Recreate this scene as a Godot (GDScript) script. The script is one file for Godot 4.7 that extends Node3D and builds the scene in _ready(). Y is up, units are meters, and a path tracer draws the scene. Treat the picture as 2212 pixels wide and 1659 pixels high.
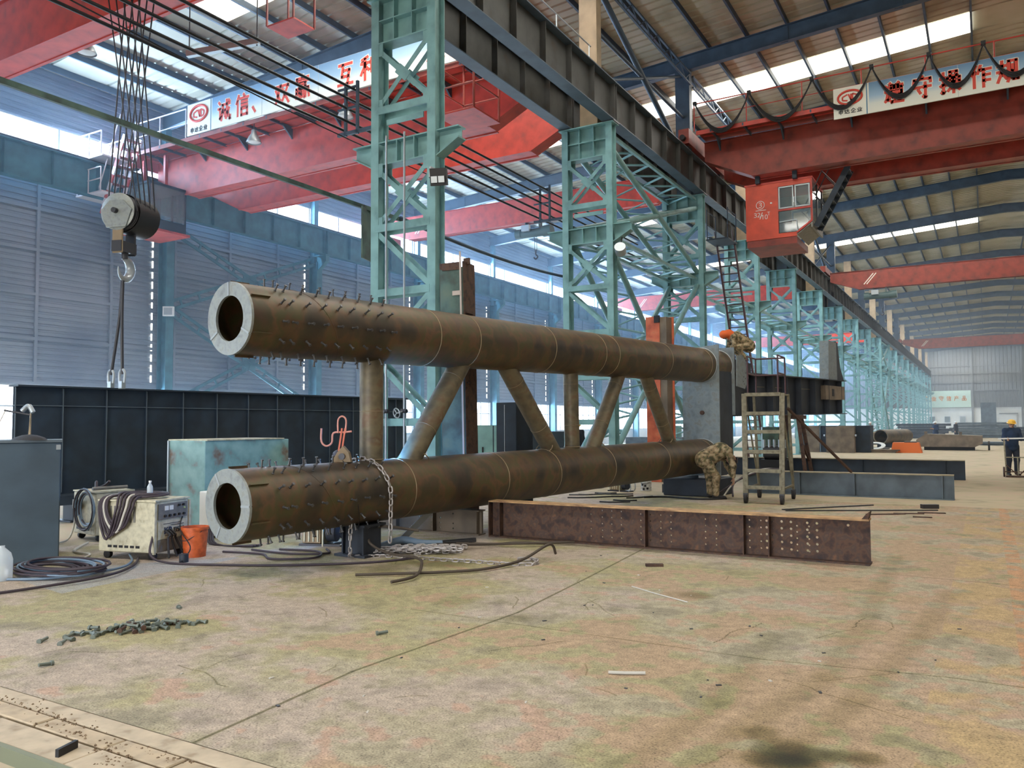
extends Node3D
# A steel fabrication hall. x runs across the hall, y up, -z down its length. Units are metres.
var M := {}
var taken := {}
var unit_box: BoxMesh
var cyls := {}
const ROW_X := -9.135      # middle of the laced column row
const WALL_X := -27.4      # inner face of the left wall
const RIDGE_X := 1.4
const ORD := ["first", "second", "third", "fourth", "fifth", "sixth", "seventh", "eighth", "ninth", "tenth", "eleventh", "twelfth", "thirteenth", "fourteenth", "fifteenth", "sixteenth", "seventeenth", "eighteenth", "nineteenth", "twentieth", "last"]

func col_z(k: int) -> float: return -3.75 - 8.0 * k
func rafter_y(x: float) -> float: return 15.0 - 0.065 * absf(x - RIDGE_X)     # underside of the rafters
func purlin_y(x: float) -> float: return rafter_y(x) + 0.55
func sheet_y(x: float) -> float: return rafter_y(x) + 0.75

# ---------- naming ----------
func numbered(called: String) -> String:
	if not taken.has(called):
		taken[called] = 0
		return called
	taken[called] += 1
	return "%s_%03d" % [called, taken[called]]
func tag(o: Node3D, label: String, category: String, group := "") -> Node3D:
	o.set_meta("label", label); o.set_meta("category", category)
	if group != "": o.set_meta("group", group)
	return o
func thing(called: String, label: String, category: String, at := Vector3.ZERO, turn := 0.0, group := "") -> Node3D:
	var o := Node3D.new(); o.name = numbered(called); add_child(o)
	o.position = at; o.rotation.y = turn
	return tag(o, label, category, group)
func struct(called: String) -> Node3D:
	var o := Node3D.new(); o.name = numbered(called); add_child(o)
	o.set_meta("kind", "structure")
	return o
func copy(src: Node3D, label: String, at: Vector3, turn := 0.0) -> Node3D:
	var o: Node3D = src.duplicate(); o.name = numbered(String(src.name).rstrip("0123456789").rstrip("_")); add_child(o)
	o.position = at; o.rotation.y = turn
	o.set_meta("label", label)
	return o

# ---------- placing shared meshes ----------
func put(parent: Node, called: String, mesh: Mesh, mat: Material, xf := Transform3D.IDENTITY) -> MeshInstance3D:
	var o := MeshInstance3D.new(); o.mesh = mesh; o.material_override = mat; o.transform = xf
	if parent == self: o.name = numbered(called); add_child(o)
	else: o.name = called; parent.add_child(o, true)
	return o
func look(dir: Vector3, up := Vector3.UP) -> Basis:      # local z along dir, y near up
	var z := dir.normalized()
	if absf(z.dot(up)) > 0.995: up = Vector3.RIGHT if absf(z.x) < 0.9 else Vector3.FORWARD
	var x := up.cross(z).normalized()
	return Basis(x, z.cross(x), z)
func bar_xf(a: Vector3, b: Vector3, w: float, h: float, up := Vector3.UP) -> Transform3D:
	var bs := look(b - a, up)
	return Transform3D(Basis(bs.x * w, bs.y * h, bs.z * a.distance_to(b)), (a + b) * 0.5)
func bar(parent: Node, called: String, a: Vector3, b: Vector3, w: float, h: float, mat: Material, up := Vector3.UP) -> MeshInstance3D:
	return put(parent, called, unit_box, mat, bar_xf(a, b, w, h, up))
func box(parent: Node, called: String, c: Vector3, s: Vector3, mat: Material, turn := 0.0) -> MeshInstance3D:
	var b := Basis(Vector3.UP, turn)
	return put(parent, called, unit_box, mat, Transform3D(Basis(b.x * s.x, b.y * s.y, b.z * s.z), c))
func cyl(sides: int) -> CylinderMesh:
	if not cyls.has(sides):
		var c := CylinderMesh.new(); c.top_radius = 0.5; c.bottom_radius = 0.5; c.height = 1.0; c.radial_segments = sides; c.rings = 0
		cyls[sides] = c
	return cyls[sides]
func rod(parent: Node, called: String, a: Vector3, b: Vector3, r: float, mat: Material, sides := 10) -> MeshInstance3D:
	var bs := look(b - a)
	return put(parent, called, cyl(sides), mat, Transform3D(Basis(bs.x * r * 2.0, bs.z * a.distance_to(b), -bs.y * r * 2.0), (a + b) * 0.5))

# ---------- mesh builder ----------
class MB:
	var v := PackedVector3Array()
	var n := PackedVector3Array()
	var u := PackedVector2Array()
	var ix := PackedInt32Array()
	var c := PackedColorArray()
	func tri(a: int, b: int, d: int) -> void:
		if (v[b] - v[a]).cross(v[d] - v[a]).dot(n[a] + n[b] + n[d]) > 0.0: ix.append_array(PackedInt32Array([a, d, b]))
		else: ix.append_array(PackedInt32Array([a, b, d]))
	func vert(p: Vector3, nn: Vector3, uv := Vector2.ZERO) -> int:
		v.append(p); n.append(nn); u.append(uv); return v.size() - 1
	func quad(a: Vector3, b: Vector3, d: Vector3, e: Vector3, out := Vector3.ZERO) -> void:
		var nn := (b - a).cross(d - a).normalized()
		if out != Vector3.ZERO and nn.dot(out) < 0.0: nn = -nn
		var i := vert(a, nn, Vector2(0, 1)); vert(b, nn, Vector2(1, 1)); vert(d, nn, Vector2(1, 0)); vert(e, nn, Vector2(0, 0))
		tri(i, i + 1, i + 2); tri(i, i + 2, i + 3)
	func box(xf: Transform3D) -> void:       # a unit cube moved by xf
		var b := xf.basis
		for k in 3:
			for s in [-0.5, 0.5]:
				var ax: Vector3 = b[k] * s; var p: Vector3 = b[(k + 1) % 3] * 0.5; var q: Vector3 = b[(k + 2) % 3] * 0.5
				var o := xf.origin + ax
				quad(o - p - q, o + p - q, o + p + q, o - p + q, ax)
	func at_box(ctr: Vector3, s: Vector3, turn := 0.0) -> void:
		var b := Basis(Vector3.UP, turn)
		box(Transform3D(Basis(b.x * s.x, b.y * s.y, b.z * s.z), ctr))
	func chamfer_box(ctr: Vector3, s: Vector3, e: float, xf := Transform3D.IDENTITY) -> void:   # box whose edges are cut at 45 degrees
		var h := s * 0.5
		for k in 3:
			var a := (k + 1) % 3; var b := (k + 2) % 3
			for sg in [-1.0, 1.0]:
				var q: Array[Vector3] = []
				for cc in [[-1, -1], [1, -1], [1, 1], [-1, 1]]:
					var p := Vector3.ZERO; p[k] = sg * h[k]; p[a] = cc[0] * (h[a] - e); p[b] = cc[1] * (h[b] - e)
					q.append(xf * (ctr + p))
				var out := Vector3.ZERO; out[k] = sg
				quad(q[0], q[1], q[2], q[3], xf.basis * out)
			for sa in [-1.0, 1.0]:
				for sb in [-1.0, 1.0]:
					var p0 := Vector3.ZERO; var p1 := Vector3.ZERO
					p0[a] = sa * h[a]; p0[b] = sb * (h[b] - e); p1[a] = sa * (h[a] - e); p1[b] = sb * h[b]
					var l := Vector3.ZERO; l[k] = h[k] - e
					var out2 := Vector3.ZERO; out2[a] = sa; out2[b] = sb
					quad(xf * (ctr + p0 - l), xf * (ctr + p0 + l), xf * (ctr + p1 + l), xf * (ctr + p1 - l), xf.basis * out2)
		for sx in [-1.0, 1.0]:
			for sy in [-1.0, 1.0]:
				for sz in [-1.0, 1.0]:
					var sgn := Vector3(sx, sy, sz)
					var i0 := v.size(); var nn := (xf.basis * sgn).normalized()
					for k2 in 3:
						var p := sgn * (h - Vector3.ONE * e); p[k2] = sgn[k2] * h[k2]
						vert(xf * (ctr + p), nn)
					tri(i0, i0 + 1, i0 + 2)
	func sweep(pts: PackedVector3Array, r: float, sides := 8, closed := false, radii := PackedFloat32Array()) -> void:
		var m := pts.size(); var x := Vector3.ZERO; var base := v.size()
		for i in m:
			var t: Vector3
			if closed: t = pts[(i + 1) % m] - pts[(i + m - 1) % m]
			else: t = pts[mini(i + 1, m - 1)] - pts[maxi(i - 1, 0)]
			t = t.normalized()
			if i == 0:
				x = Vector3.UP.cross(t)
				if x.length() < 0.05: x = Vector3.RIGHT.cross(t)
			x = (x - t * x.dot(t)).normalized()
			var y := t.cross(x)
			var rr := r if radii.is_empty() else radii[i]
			for k in sides:
				var a := TAU * k / sides
				var d := x * cos(a) + y * sin(a)
				vert(pts[i] + d * rr, d, Vector2(float(k) / sides, float(i)))
		for i in (m if closed else m - 1):
			var j := (i + 1) % m
			for k in sides:
				var k2 := (k + 1) % sides
				tri(base + i * sides + k, base + i * sides + k2, base + j * sides + k2)
				tri(base + i * sides + k, base + j * sides + k2, base + j * sides + k)
		if not closed:
			for e in [0, m - 1]:
				var nn := (pts[0] - pts[1]).normalized() if e == 0 else (pts[m - 1] - pts[m - 2]).normalized()
				var ci := vert(pts[e], nn)
				for k in sides: vert(v[base + e * sides + k], nn)
				for k in sides: tri(ci, ci + 1 + k, ci + 1 + (k + 1) % sides)
	func lathe(prof: Array, sides := 24, xf := Transform3D.IDENTITY) -> void:   # prof: Vector2(radius, height) from bottom to top
		var m := prof.size()
		var sn: Array[Vector2] = []
		for i in m - 1:
			var d: Vector2 = prof[i + 1] - prof[i]
			sn.append(Vector2(d.y, -d.x).normalized())
		for i in m - 1:
			var n0 := sn[i]; var n1 := sn[i]
			if i > 0 and sn[i - 1].dot(sn[i]) > 0.6: n0 = (sn[i - 1] + sn[i]).normalized()
			if i < m - 2 and sn[i + 1].dot(sn[i]) > 0.6: n1 = (sn[i + 1] + sn[i]).normalized()
			var base := v.size()
			for k in sides:
				var a := TAU * k / sides
				var d := Vector3(cos(a), 0, sin(a))
				vert(xf * (d * prof[i].x + Vector3.UP * prof[i].y), (xf.basis * (d * n0.x + Vector3.UP * n0.y)).normalized())
				vert(xf * (d * prof[i + 1].x + Vector3.UP * prof[i + 1].y), (xf.basis * (d * n1.x + Vector3.UP * n1.y)).normalized())
			for k in sides:
				var k2 := (k + 1) % sides
				if prof[i].x > 1e-5: tri(base + 2 * k, base + 2 * k2, base + 2 * k2 + 1)
				if prof[i + 1].x > 1e-5: tri(base + 2 * k, base + 2 * k2 + 1, base + 2 * k + 1)
	func prism(poly: PackedVector2Array, depth: float, xf := Transform3D.IDENTITY) -> void:   # poly in local xy, extruded along z about 0
		var t := Geometry2D.triangulate_polygon(poly)
		for s in [-0.5, 0.5]:
			var nn: Vector3 = (xf.basis * Vector3(0, 0, s)).normalized()
			var base := v.size()
			for p in poly: vert(xf * Vector3(p.x, p.y, s * depth), nn)
			for i in range(0, t.size(), 3): tri(base + t[i], base + t[i + 1], base + t[i + 2])
		var area := 0.0
		for i in poly.size(): area += poly[i].cross(poly[(i + 1) % poly.size()])
		for i in poly.size():
			var a := poly[i]; var b := poly[(i + 1) % poly.size()]
			var d := b - a
			var o2 := Vector2(d.y, -d.x) * signf(area)
			quad(xf * Vector3(a.x, a.y, -depth * 0.5), xf * Vector3(b.x, b.y, -depth * 0.5), xf * Vector3(b.x, b.y, depth * 0.5), xf * Vector3(a.x, a.y, depth * 0.5), xf.basis * Vector3(o2.x, o2.y, 0))
	func done() -> ArrayMesh:
		var a := []; a.resize(Mesh.ARRAY_MAX)
		a[Mesh.ARRAY_VERTEX] = v; a[Mesh.ARRAY_NORMAL] = n; a[Mesh.ARRAY_TEX_UV] = u; a[Mesh.ARRAY_INDEX] = ix
		if c.size() == v.size(): a[Mesh.ARRAY_COLOR] = c
		var m := ArrayMesh.new(); m.add_surface_from_arrays(Mesh.PRIMITIVE_TRIANGLES, a)
		return m
func xf_to(a: Vector3, b: Vector3, up := Vector3.UP) -> Transform3D:      # y runs from a towards b
	var bs := look(b - a, up)
	return Transform3D(Basis(bs.x, bs.z, -bs.y), a)
func i_section(h: float, bf: float, tw: float, tf: float) -> PackedVector2Array:
	var y := h * 0.5; var x := bf * 0.5; var w := tw * 0.5
	return PackedVector2Array([Vector2(-x, -y), Vector2(x, -y), Vector2(x, -y + tf), Vector2(w, -y + tf), Vector2(w, y - tf), Vector2(x, y - tf), Vector2(x, y), Vector2(-x, y), Vector2(-x, y - tf), Vector2(-w, y - tf), Vector2(-w, -y + tf), Vector2(-x, -y + tf)])
func curve_pts(ctrl: Array, per := 6) -> PackedVector3Array:       # Catmull-Rom through the points
	var out := PackedVector3Array(); var m := ctrl.size()
	for i in m - 1:
		var a: Vector3 = ctrl[maxi(i - 1, 0)]; var b: Vector3 = ctrl[i]; var d: Vector3 = ctrl[i + 1]; var e: Vector3 = ctrl[mini(i + 2, m - 1)]
		for k in per: out.append(b.cubic_interpolate(d, a, e, float(k) / per))
	out.append(ctrl[m - 1])
	return out
func sag(a: Vector3, b: Vector3, drop: float, per := 10) -> PackedVector3Array:
	var out := PackedVector3Array()
	for i in per + 1:
		var t := float(i) / per
		out.append(a.lerp(b, t) - Vector3.UP * drop * 4.0 * t * (1.0 - t))
	return out
func tube(parent: Node, called: String, pts: PackedVector3Array, r: float, mat: Material, sides := 6) -> MeshInstance3D:
	var mb := MB.new(); mb.sweep(pts, r, sides)
	return put(parent, called, mb.done(), mat)

# ---------- materials ----------
func grain(seed: int, freq: float, stops: Array, size := 512, octaves := 4, kind := FastNoiseLite.TYPE_SIMPLEX_SMOOTH) -> NoiseTexture2D:
	var f := FastNoiseLite.new(); f.seed = seed; f.frequency = freq; f.noise_type = kind; f.fractal_octaves = octaves
	var g := Gradient.new(); var offs := PackedFloat32Array(); var cols := PackedColorArray()
	for s in stops: offs.append(s[0]); cols.append(s[1])
	g.offsets = offs; g.colors = cols
	var t := NoiseTexture2D.new(); t.width = size; t.height = size; t.seamless = true; t.noise = f; t.color_ramp = g
	return t
func mat(called: String, color: Color, rough := 0.6, metal := 0.0) -> StandardMaterial3D:
	var m := StandardMaterial3D.new(); m.albedo_color = color; m.roughness = rough; m.metallic = metal
	m.cull_mode = BaseMaterial3D.CULL_DISABLED
	M[called] = m
	return m
func grained(called: String, tex: Texture2D, scale: float, rough := 0.6, metal := 0.0, world := true) -> StandardMaterial3D:
	var m := mat(called, Color.WHITE, rough, metal)
	m.albedo_texture = tex; m.uv1_triplanar = true; m.uv1_world_triplanar = world; m.uv1_scale = Vector3.ONE * scale
	return m
func c8(r: int, g: int, b: int) -> Color: return Color8(r, g, b)
func _ready() -> void:
	# ---- camera, sky, large lights, exposure ----
	var cam := Camera3D.new(); cam.name = "camera"; add_child(cam)
	cam.fov = 50.965; cam.near = 0.1; cam.far = 600.0
	cam.transform = Transform3D(Basis.from_euler(Vector3(0.0500506, 0.5311369, -0.0055827), EULER_ORDER_YXZ), Vector3(0, 1.65, 0))
	cam.current = true
	var env := Environment.new()
	env.background_mode = Environment.BG_SKY
	var sky := Sky.new(); var sm := ProceduralSkyMaterial.new()
	sm.sky_top_color = c8(196, 214, 238); sm.sky_horizon_color = c8(232, 240, 250); sm.ground_horizon_color = c8(205, 208, 210); sm.ground_bottom_color = c8(150, 150, 148)
	sm.sky_energy_multiplier = 2.6; sm.ground_energy_multiplier = 2.0
	sky.sky_material = sm; env.sky = sky
	env.tonemap_mode = Environment.TONE_MAPPER_LINEAR
	env.tonemap_exposure = 1.3
	env.sdfgi_enabled = true; env.ssao_enabled = true; env.ssil_enabled = true
	env.volumetric_fog_enabled = true; env.volumetric_fog_density = 0.0
	var we := WorldEnvironment.new(); we.name = "environment"; we.environment = env; add_child(we)
	# daylight that comes in: the roof-light bands, the two window bands of the left wall, the open doorway behind the camera
	for k in range(-1, 10):
		var z := SKY_Z0 - 16.0 * k
		area("rooflight_left", Vector3(-9.4, sheet_y(-9.4) - 0.42, z), Vector3.DOWN, 21.0, 1.6, ROOF_E, Color(1.0, 0.985, 0.95))
		if k < 6: area("rooflight_right", Vector3(12.4, sheet_y(12.4) - 0.42, z), Vector3.DOWN, 21.0, 1.6, ROOF_E * 0.4, Color(1.0, 0.985, 0.95))
	for k in 6:
		var z2 := -3.75 - 28.0 * k
		area("high_window_light", Vector3(WALL_X + 0.25, 11.4, z2 - 10.0), Vector3.RIGHT, 27.0, 1.2, HIGH_E, Color(0.72, 0.86, 1.0))
		area("low_window_light", Vector3(WALL_X + 0.25, 2.1, z2 - 10.0), Vector3.RIGHT, 27.0, 1.9, LOW_E, Color(0.78, 0.89, 1.0))
	area("doorway_light", Vector3(-6.0, 3.1, 13.6), Vector3.FORWARD, 14.0, 6.0, DOOR_E, Color(1.0, 0.96, 0.9))
	unit_box = BoxMesh.new(); unit_box.size = Vector3.ONE
	make_materials()
	build_all()

const SKY_Z0 := -16.0
const ROOF_E := 3.6
const HIGH_E := 14.0
const LOW_E := 4.0
const DOOR_E := 1.3
func area(called: String, at: Vector3, towards: Vector3, w: float, h: float, energy: float, color: Color) -> void:
	var l := AreaLight3D.new(); l.name = numbered(called); add_child(l)
	l.area_size = Vector2(w, h)
	var up := Vector3.UP if absf(towards.y) < 0.9 else Vector3.FORWARD
	l.transform = Transform3D(Basis.looking_at(towards, up), at)
	l.area_normalize_energy = false; l.light_energy = energy; l.light_color = color; l.area_range = 200.0; l.area_attenuation = 2.0; l.shadow_enabled = true
func shade(c: Color, k: float) -> Color: return Color(clampf(c.r * k, 0, 1), clampf(c.g * k, 0, 1), clampf(c.b * k, 0, 1))
func paint(called: String, c: Color, seed: int, rough := 0.55, spread := 0.14, dirt := Color(0, 0, 0, 0), freq := 0.012, scale := 0.5) -> void:
	var d := shade(c, 1.0 - spread * 2.0) if dirt.a == 0.0 else dirt
	grained(called, grain(seed, freq, [[0.0, d], [0.32, shade(c, 1.0 - spread)], [0.6, c], [1.0, shade(c, 1.0 + spread)]], 256, 5), scale, rough)
func make_materials() -> void:
	paint("teal", c8(122, 164, 164), 3, 0.5, 0.07, c8(92, 130, 130))
	paint("wall_teal", c8(70, 120, 135), 4, 0.55, 0.08)
	paint("girder", c8(66, 66, 64), 5, 0.6, 0.1, c8(58, 48, 40))
	paint("flange", c8(70, 84, 96), 6, 0.5, 0.07)
	paint("rafter", c8(62, 80, 96), 7, 0.55, 0.07)
	paint("rafter_tan", c8(140, 122, 98), 8, 0.6, 0.06)
	paint("purlin", c8(58, 76, 94), 9, 0.55, 0.07)
	paint("red", c8(190, 66, 54), 10, 0.5, 0.08, c8(140, 60, 55))
	paint("red_dark", c8(138, 54, 40), 11, 0.5, 0.1, c8(96, 40, 34))
	paint("cabin_red", c8(206, 74, 48), 12, 0.45, 0.06)
	paint("navy", c8(36, 50, 64), 13, 0.6, 0.12)
	paint("slate", c8(92, 104, 112), 14, 0.6, 0.1)
	paint("machine", c8(196, 190, 164), 15, 0.5, 0.08, c8(150, 138, 112), 0.03, 1.2)
	paint("machine_grey", c8(120, 116, 108), 16, 0.5, 0.08, Color(0, 0, 0, 0), 0.03, 1.2)
	paint("bucket", c8(206, 96, 46), 17, 0.5, 0.1, c8(160, 74, 40), 0.03, 1.5)
	grained("rust", grain(21, 0.018, [[0.0, c8(38, 30, 32)], [0.35, c8(66, 46, 38)], [0.5, c8(86, 60, 44)], [0.7, c8(70, 54, 48)], [1.0, c8(116, 80, 54)]], 512, 6), 0.6, 0.75)
	grained("pipe", grain(22, 0.010, [[0.0, c8(40, 38, 38)], [0.3, c8(66, 58, 48)], [0.42, c8(98, 72, 50)], [0.52, c8(80, 78, 48)], [0.62, c8(108, 78, 56)], [0.75, c8(70, 66, 46)], [1.0, c8(84, 62, 50)]], 512, 6), 0.22, 0.46, 0.25)
	grained("brace", grain(23, 0.012, [[0.0, c8(66, 62, 54)], [0.4, c8(104, 94, 74)], [0.6, c8(114, 104, 80)], [0.8, c8(108, 84, 64)], [1.0, c8(126, 116, 96)]], 512, 6), 0.5, 0.5, 0.2)
	grained("raw_steel", grain(24, 0.02, [[0.0, c8(118, 122, 122)], [0.35, c8(142, 148, 148)], [0.6, c8(152, 158, 156)], [0.85, c8(142, 144, 136)], [1.0, c8(170, 174, 172)]], 512, 6), 0.8, 0.45, 0.35)
	grained("plate_grey", grain(25, 0.012, [[0.0, c8(112, 116, 116)], [0.4, c8(130, 138, 140)], [0.62, c8(138, 147, 148)], [0.85, c8(130, 130, 124)], [1.0, c8(150, 156, 156)]], 512, 6), 0.6, 0.45, 0.3)
	grained("orange_primer", grain(26, 0.012, [[0.0, c8(150, 70, 50)], [0.4, c8(196, 96, 64)], [0.7, c8(206, 112, 76)], [1.0, c8(150, 104, 74)]], 256, 5), 0.6, 0.6)
	paint("rust_top", c8(176, 140, 98), 51, 0.7, 0.14, c8(120, 84, 60), 0.02, 0.8)
	paint("beam_top", c8(150, 138, 112), 52, 0.7, 0.1)
	paint("slate_dark", c8(64, 80, 92), 53, 0.55, 0.1)
	grained("teal_stain", grain(54, 0.006, [[0.0, c8(118, 96, 84)], [0.22, c8(126, 140, 138)], [0.36, c8(120, 158, 158)], [0.6, c8(132, 172, 172)], [1.0, c8(150, 186, 184)]], 512, 5), 0.7, 0.5)
	grained("stub_green", grain(55, 0.012, [[0.0, c8(50, 46, 42)], [0.35, c8(58, 78, 72)], [0.6, c8(74, 100, 92)], [1.0, c8(92, 108, 92)]], 256, 5), 0.6, 0.6)
	mat("stub_pale", c8(178, 166, 158), 0.6)
	paint("ladder_grey", c8(132, 126, 104), 56, 0.6, 0.12, c8(104, 82, 60), 0.03, 1.0)
	mat("rail_maroon", c8(78, 52, 58), 0.55)
	mat("clear_plastic", Color(0.9, 0.94, 0.96, 0.45), 0.15).transparency = BaseMaterial3D.TRANSPARENCY_ALPHA
	paint("machine_brown", c8(140, 120, 92), 57, 0.6, 0.1)
	paint("tin", c8(206, 206, 202), 58, 0.5, 0.1, c8(150, 140, 130), 0.03, 2.0)
	mat("sign_navy", c8(40, 58, 84), 0.5)
	mat("green_lamp", c8(190, 220, 150), 0.4)
	mat("chain", c8(172, 166, 164), 0.38, 0.5)
	mat("sling", c8(72, 62, 52), 0.7)
	mat("stud_green", c8(112, 120, 112), 0.45, 0.5)
	mat("board_green", c8(200, 222, 208), 0.6)
	mat("board_orange", c8(230, 150, 80), 0.6)
	mat("orange_bright", c8(226, 112, 44), 0.5)
	paint("cover_plate", c8(188, 172, 148), 61, 0.7, 0.06, c8(150, 132, 108), 0.02, 1.0)
	paint("cover_plate_b", c8(180, 162, 136), 62, 0.7, 0.07, c8(140, 120, 96), 0.02, 1.0)
	mat("dirt", c8(120, 100, 78), 0.9)
	mat("stub_edge", c8(120, 124, 100), 0.6)
	pass
	mat("clamp_pink", c8(214, 150, 140), 0.5); mat("clamp_red", c8(206, 104, 76), 0.5)
	var ac := mat("arc", c8(230, 245, 255), 0.5); ac.emission_enabled = true; ac.emission = Color(0.75, 0.9, 1.0); ac.emission_energy_multiplier = 12.0
	mat("black", c8(24, 24, 27), 0.55)
	mat("rubber", c8(34, 32, 34), 0.7)
	mat("cable", c8(58, 48, 56), 0.6)
	mat("cable_light", c8(190, 186, 176), 0.6)
	mat("cable_blue", c8(110, 130, 150), 0.5)
	mat("steel", c8(150, 152, 154), 0.35, 0.8)
	mat("dark_steel", c8(72, 72, 76), 0.45, 0.6)
	mat("galv", c8(165, 172, 176), 0.4, 0.5)
	mat("white", c8(226, 226, 222), 0.6)
	mat("aluminium", c8(205, 210, 214), 0.4, 0.3)
	mat("stud", c8(92, 92, 94), 0.4, 0.7)
	paint("dark_plate", c8(44, 50, 60), 27, 0.55, 0.12)
	paint("brown_plate", c8(118, 104, 88), 28, 0.6, 0.1)
	mat("weld", c8(150, 132, 104), 0.4, 0.5)
	# roof sheet: cream steel trough sheet; ribs run up the slope
	var rs := grained("roof_sheet", grain(31, 0.006, [[0.0, c8(134, 130, 110)], [0.35, c8(166, 160, 138)], [0.6, c8(174, 168, 148)], [1.0, c8(184, 178, 164)]], 512, 5), 0.12, 0.7)
	rs.heightmap_enabled = false
	# left wall: blue-grey trough sheet
	grained("wall_sheet", grain(32, 0.005, [[0.0, c8(104, 112, 132)], [0.4, c8(128, 138, 152)], [0.6, c8(138, 148, 160)], [1.0, c8(150, 156, 170)]], 512, 4), 0.08, 0.6)
	grained("end_sheet", grain(33, 0.006, [[0.0, c8(112, 114, 114)], [0.5, c8(128, 130, 130)], [1.0, c8(140, 142, 142)]], 256, 4), 0.06, 0.6)
	grained("plaster", grain(34, 0.01, [[0.0, c8(214, 214, 208)], [0.5, c8(232, 232, 226)], [1.0, c8(240, 240, 236)]], 256, 4), 0.1, 0.8)
	var gl := mat("pane", Color(0.93, 0.97, 1.0, 0.12), 0.05); gl.transparency = BaseMaterial3D.TRANSPARENCY_ALPHA
	var g2 := mat("cab_glass", Color(0.5, 0.58, 0.6, 0.35), 0.05); g2.transparency = BaseMaterial3D.TRANSPARENCY_ALPHA
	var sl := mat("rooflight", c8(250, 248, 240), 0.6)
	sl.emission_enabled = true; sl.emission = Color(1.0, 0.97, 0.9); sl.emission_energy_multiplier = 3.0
func roof_strip(parent: Node, called: String, z0: float, z1: float, m: Material) -> void:       # both slopes, 3 cm thick, with trough ribs
	for side in [-1.0, 1.0]:
		var mb := MB.new()
		var xe: float = RIDGE_X + side * 30.2
		var n: int = maxi(1, int(round(absf(z1 - z0) / 0.42)))
		var prof: Array[Vector2] = []         # z, dy
		for i in n:
			var a := z0 + (z1 - z0) * i / n; var w := (z1 - z0) / n
			prof.append(Vector2(a, 0.0)); prof.append(Vector2(a + w * 0.72, 0.0)); prof.append(Vector2(a + w * 0.8, 0.045)); prof.append(Vector2(a + w * 0.92, 0.045))
		prof.append(Vector2(z1, 0.0))
		for i in prof.size() - 1:
			var p := prof[i]; var q := prof[i + 1]
			mb.quad(Vector3(RIDGE_X, sheet_y(RIDGE_X) + p.y, p.x), Vector3(xe, sheet_y(xe) + p.y, p.x), Vector3(xe, sheet_y(xe) + q.y, q.x), Vector3(RIDGE_X, sheet_y(RIDGE_X) + q.y, q.x), Vector3.DOWN)
		mb.quad(Vector3(RIDGE_X, sheet_y(RIDGE_X) + 0.09, z0), Vector3(xe, sheet_y(xe) + 0.09, z0), Vector3(xe, sheet_y(xe) + 0.09, z1), Vector3(RIDGE_X, sheet_y(RIDGE_X) + 0.09, z1), Vector3.UP)
		put(parent, called, mb.done(), m)

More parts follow.
